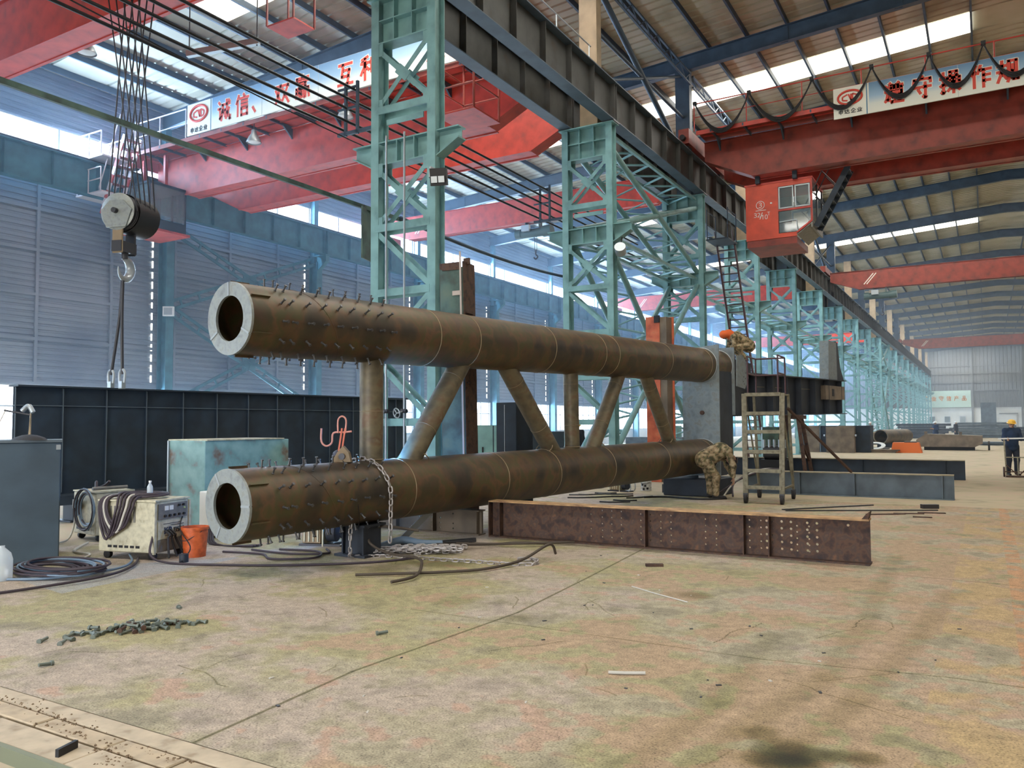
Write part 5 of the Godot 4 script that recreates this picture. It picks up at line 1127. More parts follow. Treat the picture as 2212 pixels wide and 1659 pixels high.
func build_steelwork() -> void:
	# rusty beam in front, with punched web
	var holes := []
	for g in [[0.62, 2, 0.075], [1.05, 3, 0.085], [1.75, 2, 0.08], [2.35, 4, 0.085], [3.05, 3, 0.09], [3.5, 1, 0.1]]:
		for cx in g[1]:
			for k in 5: holes.append([5.1 - (g[0] + 0.0 + cx * 0.14) - 0.0, 0.1 + k * g[2], 0.011])
	for q in [3.98, 4.16, 4.27, 4.46, 4.57]:
		for k in 5: holes.append([5.16 - 0.0 - (5.16 - q), 0.11 + k * 0.083, 0.016])
	holes.append([4.92, 0.44, 0.016])
	var hs := []
	for q in holes: hs.append([q[0], q[1], q[2]])
	var rb := i_beam("rusty brown I-beam with rows of punched bolt holes lying before the truss", "rusty_beam", Vector3(-6.36, 0, -10.24), Vector3(-1.2, 0, -10.26), 0.53, 0.24, M.rust, [0.0, 0.035, 0.47, 0.72, 0.78], M.rust_top, hs)
	var cr := MB.new(); cr.prism(PackedVector2Array([Vector2(0, 0), Vector2(0.07, 0.0), Vector2(0.09, 0.09), Vector2(0.05, 0.06)]), 0.2); put(rb, "torn_flange_tip", cr.done(), M.rust, Transform3D(Basis(Vector3(0, 0, 1), Vector3.UP, Vector3(1, 0, 0)), Vector3(0, 0.53, 2.5)))
	var h2 := []
	for c in 8:
		for k in 4:
			if (c + k) % 5 != 4: h2.append([0.25 + c * 0.2 + (0.04 if c % 2 else 0.0), 0.07 + k * 0.075, 0.012])
	i_beam("brown punched steel beam lying under the lower pipe beside the rusty beam", "punched_beam", Vector3(-8.75, 0, -10.2), Vector3(-6.55, 0, -10.24), 0.37, 0.2, M.brown_plate, [0.3, 0.62, 0.98], null, h2)
	# two dark I-beams behind the rolling ladder
	i_beam("dark grey I-beam lying behind the rolling ladder, the nearer of a pair", "dark_beam", Vector3(-4.95, 0, -19.5), Vector3(-0.62, 0, -19.5), 0.53, 0.3, M.slate, [0.28, 0.55, 0.95], M.beam_top)
	i_beam("dark navy I-beam lying beyond the ladder, the farther of a pair", "dark_beam", Vector3(-7.6, 0, -26.3), Vector3(-0.55, 0, -26.3), 0.56, 0.3, M.navy, [0.3, 0.62, 0.93], M.beam_top)
	# big dark plate girder hanging in its slings
	var g := thing("plate_girder", "long dark navy welded plate girder on edge by the window wall", "girder", Vector3.ZERO)
	var ga := Vector3(-14.14, 0, -7.45); var gb := Vector3(-13.56, 0, -17.4); var gd := (gb - ga).normalized(); var gn := Vector3(-gd.z, 0, gd.x)
	var gl := ga.distance_to(gb)
	bar(g, "web", ga + Vector3(0, 1.4, 0), gb + Vector3(0, 1.38, 0), 0.025, 1.9, M.navy)
	bar(g, "top_flange", ga + Vector3(0, 2.35, 0), gb + Vector3(0, 2.35, 0), 0.34, 0.03, M.navy)
	bar(g, "bottom_flange", ga + Vector3(0, 0.46, 0) + gn * 0.2, gb + Vector3(0, 0.42, 0) + gn * 0.2, 0.75, 0.03, M.navy)
	bar(g, "bottom_edge", ga + Vector3(0, 0.40, 0) + gn * 0.56, gb + Vector3(0, 0.36, 0) + gn * 0.56, 0.02, 0.16, M.navy)
	bar(g, "longitudinal_stiffener", ga + Vector3(0, 2.02, 0) + gn * 0.03, gb + Vector3(0, 2.0, 0) + gn * 0.03, 0.04, 0.014, M.slate)
	for i in 13:
		var p := ga.lerp(gb, (i + 0.02) / 12.6)
		bar(g, "stiffener", p + gn * 0.03 + Vector3(0, 0.48, 0), p + gn * 0.03 + Vector3(0, 2.33, 0), 0.012, 0.04, M.navy, gn)
		bar(g, "weld_line", p + gn * 0.052 + Vector3(0, 0.5, 0), p + gn * 0.052 + Vector3(0, 2.32, 0), 0.012, 0.012, M.slate, gn)
	for i in 40:
		var p2 := ga.lerp(gb, 0.08 + i * 0.018)
		put(g, "bolt_head", cyl(8), M.galv, Transform3D(Basis(gd * 0.028, gn * 0.02, Vector3.UP * 0.028), p2 + gn * 0.575 + Vector3(0, 0.42, 0)))
	for f in [0.1, 0.8]:
		var st := thing("girder_stool", "dark steel stool under the plate girder, %s its slings" % ("beside" if f < 0.5 else "well beyond"), "stool", ga.lerp(gb, f) + gn * 0.2)
		box(st, "stem", Vector3(0, 0.2, 0), Vector3(0.3, 0.4, 0.3), M.dark_plate)
		box(st, "foot", Vector3(0, 0.015, 0), Vector3(0.5, 0.03, 0.5), M.dark_plate)
		box(st, "head", Vector3(0, 0.415, 0), Vector3(0.5, 0.03, 0.5), M.dark_plate)
	# boxes: slate box with a wire stand, teal plate box
	var sb := thing("steel_box", "tall slate grey steel box block beside the coiled cables", "box", Vector3(-9.89, 0, -5.80))
	sb.rotation.y = atan2(-0.863, -0.506)
	var sm2 := MB.new(); sm2.chamfer_box(Vector3(0.85, 0.73, 0.5), Vector3(1.7, 1.46, 1.0), 0.012); put(sb, "body", sm2.done(), M.slate_dark)
	box(sb, "top_plate", Vector3(0.85, 1.475, 0.5), Vector3(1.72, 0.03, 1.04), M.slate)
	box(sb, "lug", Vector3(0.03, 1.4, -0.02), Vector3(0.05, 0.06, 0.03), M.galv)
	var wt := thing("welding_stand", "small wire tripod stand with a welding cloth on top of slate box", "stand", sb.transform * Vector3(0.34, 1.49, 0.2))
	rod(wt, "leg", Vector3(0, 0, 0), Vector3(0, 0.33, 0), 0.01, M.weld, 6); rod(wt, "leg", Vector3(0.05, 0, 0.05), Vector3(0, 0.33, 0), 0.006, M.weld, 6)
	rod(wt, "leg", Vector3(-0.42, -0.0, 0.25), Vector3(-0.28, 0.38, 0.15), 0.006, M.weld, 6); rod(wt, "arm", Vector3(0, 0.31, 0), Vector3(-0.3, 0.37, 0.16), 0.012, M.dark_steel, 6)
	var cl := MB.new(); cl.lathe([Vector2(0.24, 0.0), Vector2(0.2, 0.03), Vector2(0.1, 0.06), Vector2(0.0, 0.07)], 12); put(wt, "cloth", cl.done(), M.rubber, Transform3D(Basis.from_scale(Vector3(1.2, 1, 0.7)), Vector3(0.02, 0, 0.02)))
	tube(wt, "glove", curve_pts([Vector3(0.05, 0.34, 0), Vector3(0.0, 0.42, 0.02), Vector3(-0.06, 0.4, 0.03), Vector3(-0.1, 0.36, 0.05)], 4), 0.03, M.galv, 6)
	var tb := thing("steel_box", "tall teal painted steel box with brown stains behind the orange bucket", "box", Vector3(-10.93, 0, -9.3), 0.0)
	var tm := MB.new(); tm.chamfer_box(Vector3(0, 0.71, 0), Vector3(0.86, 1.42, 1.75), 0.01); put(tb, "body", tm.done(), M.teal_stain)
	box(tb, "top_plate", Vector3(-0.02, 1.43, 0.05), Vector3(0.94, 0.02, 1.6), M.machine)
	box(tb, "edge_strip", Vector3(-0.44, 0.71, 0.87), Vector3(0.03, 1.42, 0.05), M.galv)
	# rusted box stub, red primer H stub, dark box column
	var rs := thing("rusty_stub_column", "green and rust brown box column stub standing behind the truss", "column", Vector3(-7.12, 0, -10.55)); rs.rotation = Vector3(0, 0.12, 0.018)
	box(rs, "side_plate", Vector3(0, 2.05, 0.2), Vector3(0.4, 4.1, 0.02), M.stub_green)
	box(rs, "side_plate", Vector3(0.2, 2.1, 0), Vector3(0.02, 4.2, 0.4), M.rust)
	box(rs, "side_plate", Vector3(-0.2, 2.1, 0), Vector3(0.02, 4.2, 0.4), M.rust)
	box(rs, "side_plate", Vector3(0, 2.1, -0.2), Vector3(0.4, 4.2, 0.02), M.rust)
	for q in [[0.0, 4.13, 0.2, 0.3, 0.12], [0.2, 4.22, 0.05, 0.1, 0.1], [-0.12, 4.14, 0.19, 0.12, 0.1]]: box(rs, "torn_edge", Vector3(q[0], q[1], q[2]), Vector3(q[3], q[4], 0.05), M.rust)
	bar(rs, "flat_bar", Vector3(0.17, 0.5, 0.225), Vector3(0.17, 4.35, 0.225), 0.03, 0.012, M.stub_pale, Vector3.BACK)
	for y in [2.3, 2.9, 3.4]: box(rs, "cleat", Vector3(0.215, y, 0.02), Vector3(0.03, 0.02, 0.25), M.rust)
	box(rs, "paint_patch", Vector3(0.1, 3.7, 0.235), Vector3(0.14, 0.07, 0.01), M.stub_pale)
	var dbc := thing("dark_box_column", "dark navy box section standing on end behind the near diagonals", "column", Vector3(-7.35, 0, -12.6), 0.0)
	var dm := MB.new(); dm.chamfer_box(Vector3(0, 1.02, 0), Vector3(0.42, 2.04, 0.6), 0.01); put(dbc, "body", dm.done(), M.navy)
	bar(dbc, "corner_weld", Vector3(-0.03, 0.05, 0.305), Vector3(-0.03, 2.0, 0.305), 0.012, 0.012, M.galv, Vector3.BACK)
	for q in [[0.12, 1.0], [0.12, 0.92], [0.12, 0.5]]: put(dbc, "bolt_head", cyl(8), M.galv, Transform3D(Basis(Vector3.RIGHT, PI / 2) * Basis.from_scale(Vector3(0.03, 0.02, 0.03)), Vector3(q[0], q[1], 0.305)))
	var hs2 := thing("red_primer_stub", "tall orange-red primed H-section stub behind the truss end", "column", Vector3(-8.0, 0, -22.0), deg_to_rad(-4))
	box(hs2, "front_flange", Vector3(-0.12, 2.35, 0.2), Vector3(0.42, 4.7, 0.025), M.orange_primer)
	box(hs2, "web", Vector3(-0.12, 2.35, 0), Vector3(0.02, 4.68, 0.4), M.orange_primer)
	box(hs2, "rear_flange", Vector3(0.14, 2.35, -0.2), Vector3(0.42, 4.7, 0.025), M.orange_primer)
	box(hs2, "side_plate", Vector3(0.19, 2.34, 0.0), Vector3(0.2, 4.66, 0.38), M.brown_plate)
	box(hs2, "lifting_lug", Vector3(0.02, 4.62, 0.23), Vector3(0.16, 0.2, 0.06), M.black)
	box(hs2, "lifting_lug", Vector3(-0.02, 2.3, 0.25), Vector3(0.2, 0.12, 0.08), M.black)
	# flat bar leaning on the lower pipe, angle bars on the floor
	var fb := bar(self, "flat_bar", Vector3(-6.98, 0.05, -8.8), Vector3(-6.72, 0.62, -9.55), 0.1, 0.012, M.galv, Vector3.RIGHT); tag(fb, "pale flat steel bar leaning against the lower pipe", "bar")
	for q in [[Vector3(-6.9, 0.02, -8.75), Vector3(-6.35, 0.02, -9.75), "dark angle bar on the floor running from the leaning flat bar"], [Vector3(-6.8, 0.02, -8.7), Vector3(-6.25, 0.02, -9.6), "dark thin bar on the floor next to the angle bar"]]:
		tag(bar(self, "floor_bar", q[0], q[1], 0.05, 0.03, M.dark_steel), q[2], "bar")
	tag(bar(self, "floor_bar", Vector3(-3.37, 0.012, -15.82), Vector3(-1.99, 0.012, -17.51), 0.05, 0.02, M.dark_steel), "long dark bar lying askew on the floor before the ladder", "bar")
	tag(bar(self, "floor_bar", Vector3(-3.28, 0.012, -15.66), Vector3(-0.83, 0.012, -17.02), 0.05, 0.02, M.dark_steel), "longest dark bar on the floor, pointing past the beam ends", "bar")
	tag(box(self, "steel_offcut", Vector3(-0.98, 0.04, -17.4), Vector3(0.3, 0.08, 0.12), M.dark_steel, 0.5), "dark steel block offcut on the floor by the bar ends", "offcut")
	for q in [[-1.25, -16.2, 0.5, 0.4], [-0.9, -16.5, 0.45, 0.2], [-1.6, -15.9, 0.7, 0.6], [-1.0, -15.7, 0.3, 0.1]]:
		tag(box(self, "rust_flake", Vector3(q[0], 0.008, q[1]), Vector3(q[2], 0.016, 0.08), M.rust, q[3]), "thin rusty strip offcut on the floor beyond the rusty beam", "offcut", "strip offcuts beyond the rusty beam")

func build_rolling_ladder() -> void:
	var t := thing("rolling_ladder", "grey steel rolling ladder platform with railings beside the kneeling worker", "ladder", Vector3(-3.96, 0, -16.87), deg_to_rad(2))
	var hw := 0.36; var top := 2.26
	for s in [-1.0, 1.0]:
		bar(t, "front_leg", Vector3(hw * s, 0.14, 0), Vector3(hw * 1.06 * s, top, -0.12), 0.1, 0.06, M.ladder_grey, Vector3.BACK)
		bar(t, "rear_leg", Vector3(hw * s, 0.14, -1.35), Vector3(hw * s, top, -0.95), 0.05, 0.05, M.ladder_grey, Vector3.BACK)
		bar(t, "side_rail", Vector3(hw * s, 0.3, 0), Vector3(hw * s, 0.3, -1.33), 0.04, 0.04, M.ladder_grey)
		bar(t, "side_brace", Vector3(hw * s, 0.3, -1.3), Vector3(hw * s, top - 0.1, -0.15), 0.03, 0.03, M.ladder_grey)
		for z in [0.0, -1.35]:
			put(t, "caster", cyl(18), M.rubber, Transform3D(Basis(Vector3.BACK, PI / 2) * Basis.from_scale(Vector3(0.2, 0.06, 0.2)), Vector3(hw * s, 0.1, z)))
			box(t, "caster_fork", Vector3(hw * s, 0.17, z), Vector3(0.09, 0.08, 0.1), M.dark_steel)
		for z in [-0.12, -0.95]: rod(t, "guard_post", Vector3(hw * 0.85 * s, top, z), Vector3(hw * 0.85 * s, top + 0.78, z), 0.018, M.rail_maroon, 8)
		for y in [0.42, 0.78]: rod(t, "guard_rail", Vector3(hw * 0.85 * s, top + y, -0.12), Vector3(hw * 0.85 * s, top + y, -0.95), 0.018, M.rail_maroon, 8)
	for y in [0.33, 0.67, 1.06, 1.47, 1.85, 2.24]:
		bar(t, "rung", Vector3(-hw, y, -0.12 * (y / top) + 0.0), Vector3(hw, y, -0.12 * (y / top)), 0.16, 0.07, M.ladder_grey)
	for y in [0.42, 0.78]: rod(t, "guard_rail", Vector3(-hw * 0.85, top + y, -0.95), Vector3(hw * 0.85, top + y, -0.95), 0.018, M.rail_maroon, 8)
	box(t, "platform", Vector3(0, top - 0.02, -0.55), Vector3(0.74, 0.03, 0.88), M.ladder_grey)
	var pr := bar(self, "prop_bar", Vector3(-3.52, 1.95, -17.2), Vector3(-2.62, 0.55, -19.35), 0.05, 0.04, M.rust); tag(pr, "rusty prop bar slanting from the rolling ladder to the dark I-beam", "bar")

func build_machines() -> void:
	# welding power source with cables, front towards the aisle
	var turn := atan2(0.97, -0.23)
	var w := thing("welding_machine", "cream welding power source lettered KR II 500 with a bottle on top", "welder", Vector3(-9.32, 0, -6.56), turn)
	welder(w, 0.6, 0.72, 0.86, true)
	var w2 := thing("welding_machine", "dirty beige welding power source with a hanging coil of cable", "welder", Vector3(-11.33, 0, -7.3), deg_to_rad(-8))
	welder(w2, 0.7, 0.70, 0.55, false)
	var w3 := thing("welding_machine", "white welding machine half hidden behind the lower end ring", "welder", Vector3(-9.93, 0, -8.4), deg_to_rad(5))
	var m3 := MB.new(); m3.chamfer_box(Vector3(0, 0.36, 0), Vector3(0.46, 0.64, 0.7), 0.012); put(w3, "case", m3.done(), M.white)
	for i in 4: box(w3, "vent", Vector3(-0.15 + 0.09 * i, 0.12, 0.352), Vector3(0.06, 0.03, 0.006), M.black)
	for s in [-1.0, 1.0]: rod(w3, "wheel", Vector3(0.17 * s - 0.03, 0.05, 0.2), Vector3(0.17 * s + 0.03, 0.05, 0.2), 0.05, M.rubber, 12)
	for k in 4:
		var cb := tag(tube(self, "welder_lead", curve_pts([Vector3(-9.75 + 0.03 * k, 0.66, -8.0), Vector3(-9.62 + 0.02 * k, 0.56, -7.85), Vector3(-9.6 + 0.03 * k, 0.25, -7.8), Vector3(-9.35 + 0.05 * k, 0.02, -7.6), Vector3(-8.6, 0.02, -7.7 - 0.05 * k)], 5), 0.014, M.cable, 6), "dark lead hanging from the white welding machine to the floor", "cable", "leads of the white welding machine")
	var bt := thing("water_bottle", "clear plastic water bottle standing on the cream welding machine", "bottle", Vector3(-9.2, 0.735, -6.55))
	var b := MB.new(); b.lathe([Vector2(0.0, 0.0), Vector2(0.032, 0.0), Vector2(0.036, 0.01), Vector2(0.036, 0.12), Vector2(0.033, 0.15), Vector2(0.014, 0.19), Vector2(0.014, 0.205)], 18); put(bt, "body", b.done(), M.clear_plastic)
	var bc := MB.new(); bc.lathe([Vector2(0.017, 0.203), Vector2(0.017, 0.225), Vector2(0.0, 0.226)], 14); put(bt, "cap", bc.done(), M.white)
	var bl := MB.new(); bl.lathe([Vector2(0.0365, 0.035), Vector2(0.0365, 0.075)], 18); put(bt, "label_band", bl.done(), M.cable_blue)
	var pp := put(self, "paper_sheet", unit_box, M.white, Transform3D(Basis(Vector3.UP, 0.4) * Basis.from_scale(Vector3(0.2, 0.004, 0.14)), Vector3(-9.33, 0.74, -6.5))); tag(pp, "folded white paper lying on the cream welding machine", "paper")
	# orange bucket
	var bk := thing("bucket", "dirty orange plastic bucket beside the welding machine", "bucket", Vector3(-8.72, 0, -6.86))
	var km := MB.new(); km.lathe([Vector2(0.0, 0.02), Vector2(0.135, 0.02), Vector2(0.155, 0.34), Vector2(0.17, 0.34), Vector2(0.172, 0.375), Vector2(0.162, 0.375), Vector2(0.158, 0.33), Vector2(0.137, 0.03)], 32); put(bk, "shell", km.done(), M.bucket)
	var kb := MB.new(); kb.lathe([Vector2(0.0, 0.0), Vector2(0.136, 0.0), Vector2(0.137, 0.03)], 24); put(bk, "base", kb.done(), M.bucket)
	tube(bk, "handle", curve_pts([Vector3(-0.16, 0.33, 0.0), Vector3(-0.1, 0.24, 0.15), Vector3(0.05, 0.22, 0.17), Vector3(0.16, 0.33, 0.02)], 5), 0.005, M.dark_steel, 5)
	tag(tube(self, "thin_hose", curve_pts([Vector3(-8.95, 0.5, -6.85), Vector3(-8.8, 0.35, -6.7), Vector3(-8.55, 0.16, -6.66), Vector3(-8.5, 0.05, -6.55), Vector3(-8.4, 0.015, -6.4)], 5), 0.008, M.black, 5), "thin black hose drooping over the orange bucket", "hose")
	tag(rod(self, "tin_can", Vector3(-8.46, 0.0, -6.5), Vector3(-8.46, 0.1, -6.5), 0.055, M.dark_plate, 14), "small dark tin can at the foot of the orange bucket", "can")
	# cable coils on the floor at the left
	var cmats := [M.cable, M.cable, M.cable_blue, M.cable]
	for k in 4:
		tag(tube(self, "cable_coil", coil(Vector3(-9.15 + 0.06 * k, 0.016, -5.25 - 0.03 * k), 0.32 + 0.05 * k, 0.56 + 0.02 * k, 4, 0.05 + 0.02 * k, 11 + k, 0.6), 0.014, cmats[k], 6), ["purple-black welding cable coiled on the floor before the slate box, inner turns", "purple-black welding cable coiled on the floor before the slate box, outer turns", "grey-blue cable coiled on the floor before the slate box", "loose dark cable lying over the coils before the slate box"][k], "cable")
	var runs := [[[Vector3(-9.5, 0.02, -4.6), Vector3(-8.8, 0.02, -5.0), Vector3(-8.5, 0.05, -5.6), Vector3(-8.9, 0.03, -6.1), Vector3(-9.3, 0.05, -6.35)], 2, "grey-blue cable running across the coils to the cream welder"],
		[[Vector3(-8.6, 0.02, -3.9), Vector3(-8.4, 0.02, -4.5), Vector3(-8.25, 0.04, -5.3), Vector3(-8.6, 0.03, -5.9), Vector3(-9.05, 0.04, -6.3)], 0, "dark cable leading out of the picture past the coils"],
		[[Vector3(-8.85, 0.3, -6.35), Vector3(-8.75, 0.1, -6.25), Vector3(-8.5, 0.02, -6.3), Vector3(-7.9, 0.015, -6.5), Vector3(-7.1, 0.015, -6.9), Vector3(-6.4, 0.015, -7.5), Vector3(-6.1, 0.02, -8.0)], 3, "long dark cable curving over the floor from the cream welder to the chain"],
		[[Vector3(-10.9, 0.03, -6.8), Vector3(-10.4, 0.02, -6.3), Vector3(-9.9, 0.03, -6.2), Vector3(-9.5, 0.06, -5.9), Vector3(-9.3, 0.02, -5.6)], 1, "pale cable snaking from the beige welder to the coils"],
		[[Vector3(-8.6, 0.02, -7.2), Vector3(-8.0, 0.02, -7.3), Vector3(-7.6, 0.02, -7.1), Vector3(-7.2, 0.02, -7.4), Vector3(-7.5, 0.02, -7.8), Vector3(-8.1, 0.02, -7.7)], 0, "dark cable looping on the floor under the lower pipe end"],
		[[Vector3(-8.4, 0.02, -7.5), Vector3(-7.7, 0.02, -7.5), Vector3(-7.3, 0.02, -7.75), Vector3(-7.55, 0.02, -8.0)], 0, "short dark cable below the lower pipe end"]]
	for q in runs:
		tag(tube(self, "floor_cable", curve_pts(q[0], 8), 0.015, M.cable_light if q[1] == 1 else (M.cable_blue if q[1] == 2 else M.cable), 6), q[2], "cable")
	var jug := thing("plastic_jug", "clear plastic jug standing before the slate box", "jug", Vector3(-9.22, 0, -4.78))
	var jm := MB.new(); jm.lathe([Vector2(0.0, 0.0), Vector2(0.1, 0.0), Vector2(0.11, 0.02), Vector2(0.11, 0.22), Vector2(0.09, 0.29), Vector2(0.03, 0.35), Vector2(0.03, 0.37), Vector2(0.0, 0.37)], 20); put(jug, "body", jm.done(), M.clear_plastic)
	# wire feeder behind the trestle
	feeder("wire feeder with a steel roll frame on the floor behind the near trestle", Vector3(-7.95, 0, -8.35), 0.35, 1.0)
	feeder("wire feeder with a brown spool on the floor beyond the lower pipe", Vector3(-7.75, 0, -18.4), -0.2, 1.0)
	# paint tins
	paint_tin("white paint drum with black marks beside the bending worker", Vector3(-5.62, 0, -18.3), 0.14, 0.44, M.tin)
	paint_tin("dented white paint tin standing beyond the lower pipe", Vector3(-7.28, 0, -18.9), 0.13, 0.3, M.tin)
	var lb := thing("work_lamp_box", "small dark boxed lamp on the floor beside the end block", "lamp", Vector3(-6.63, 0, -18.6))
	box(lb, "case", Vector3(0, 0.1, 0), Vector3(0.2, 0.2, 0.16), M.dark_plate); box(lb, "lens", Vector3(0, 0.1, 0.083), Vector3(0.08, 0.15, 0.006), M.galv)
	rod(lb, "carry_bar", Vector3(-0.1, 0.24, 0), Vector3(0.1, 0.24, 0), 0.008, M.dark_steel, 6)
	for i in 9:
		var rng := RandomNumberGenerator.new(); rng.seed = 70 + i
		var p := Vector3(-8.3 + rng.randf_range(-0.2, 1.6), 0.012, -15.6 - rng.randf_range(0.0, 2.3)); var q := p + Vector3(rng.randf_range(0.3, 0.9), 0, rng.randf_range(-0.9, -0.1))
		tag(tube(self, "scrap_cable", curve_pts([p, p.lerp(q, 0.4) + Vector3(0.05, 0, 0.1), q], 5), 0.018, M.black if i % 3 else M.dark_steel, 5), "black scrap cable piece strewn on the floor beyond the lower pipe", "cable", "scrap cable pieces beyond the lower pipe")
	tag(tube(self, "scrap_cable", curve_pts([Vector3(-6.6, 0.02, -17.0), Vector3(-6.2, 0.02, -17.3), Vector3(-5.4, 0.02, -17.1), Vector3(-4.9, 0.02, -17.5)], 6), 0.022, M.black, 6), "thick black cable on the floor in front of the bending worker", "cable")
func feeder(label: String, at: Vector3, turn: float, k: float) -> void:
	var t := thing("wire_feeder", label, "wire feeder", at, turn)
	box(t, "case", Vector3(-0.12, 0.17, 0), Vector3(0.26, 0.26, 0.22), M.machine_brown)
	for i in 4: box(t, "fin", Vector3(-0.22 + 0.065 * i, 0.17, 0.115), Vector3(0.02, 0.22, 0.02), M.machine)
	box(t, "mid_plate", Vector3(0.05, 0.2, 0), Vector3(0.02, 0.4, 0.26), M.machine)
	put(t, "spool", cyl(20), M.dark_plate, Transform3D(Basis(Vector3.BACK, PI / 2) * Basis.from_scale(Vector3(0.26, 0.12, 0.26)), Vector3(0.15, 0.18, 0)))
	tube(t, "roll_frame", curve_pts([Vector3(0.06, 0.38, 0.1), Vector3(0.25, 0.36, 0.1), Vector3(0.34, 0.26, 0.1), Vector3(0.34, 0.04, 0.1), Vector3(0.1, 0.02, 0.1)], 4), 0.012, M.galv, 6)
	tube(t, "roll_frame", curve_pts([Vector3(0.06, 0.38, -0.1), Vector3(0.25, 0.36, -0.1), Vector3(0.34, 0.26, -0.1), Vector3(0.34, 0.04, -0.1), Vector3(0.1, 0.02, -0.1)], 4), 0.012, M.galv, 6)
	box(t, "foot_rail", Vector3(0, 0.015, 0), Vector3(0.6, 0.03, 0.24), M.dark_steel)
func paint_tin(label: String, at: Vector3, r: float, h: float, m: Material) -> void:
	var t := thing("paint_tin", label, "tin", at)
	var mb := MB.new(); mb.lathe([Vector2(0.0, 0.01), Vector2(r, 0.0), Vector2(r + 0.006, 0.01), Vector2(r, 0.02), Vector2(r, h * 0.3), Vector2(r + 0.005, h * 0.33), Vector2(r, h * 0.36), Vector2(r, h * 0.66), Vector2(r + 0.005, h * 0.69), Vector2(r, h * 0.72), Vector2(r, h), Vector2(r + 0.007, h + 0.01), Vector2(r - 0.01, h), Vector2(r - 0.012, h - 0.05), Vector2(0.0, h - 0.05)], 28); put(t, "shell", mb.done(), m)
	tube(t, "wire_handle", curve_pts([Vector3(-r, h * 0.85, 0), Vector3(-r * 0.6, h * 0.6, r * 0.9), Vector3(r * 0.6, h * 0.6, r * 0.9), Vector3(r, h * 0.85, 0)], 5), 0.004, M.dark_steel, 5)
	for q in [[-0.4, 0.5], [0.2, 0.42], [0.6, 0.2], [-0.1, 0.15]]:
		var a: float = PI / 2 - q[0]
		put(t, "paint_splash", unit_box, M.black, Transform3D(Basis(Vector3.UP, q[0]) * Basis.from_scale(Vector3(0.05, 0.05, 0.012)), Vector3(cos(a) * r, h * q[1], sin(a) * r)))
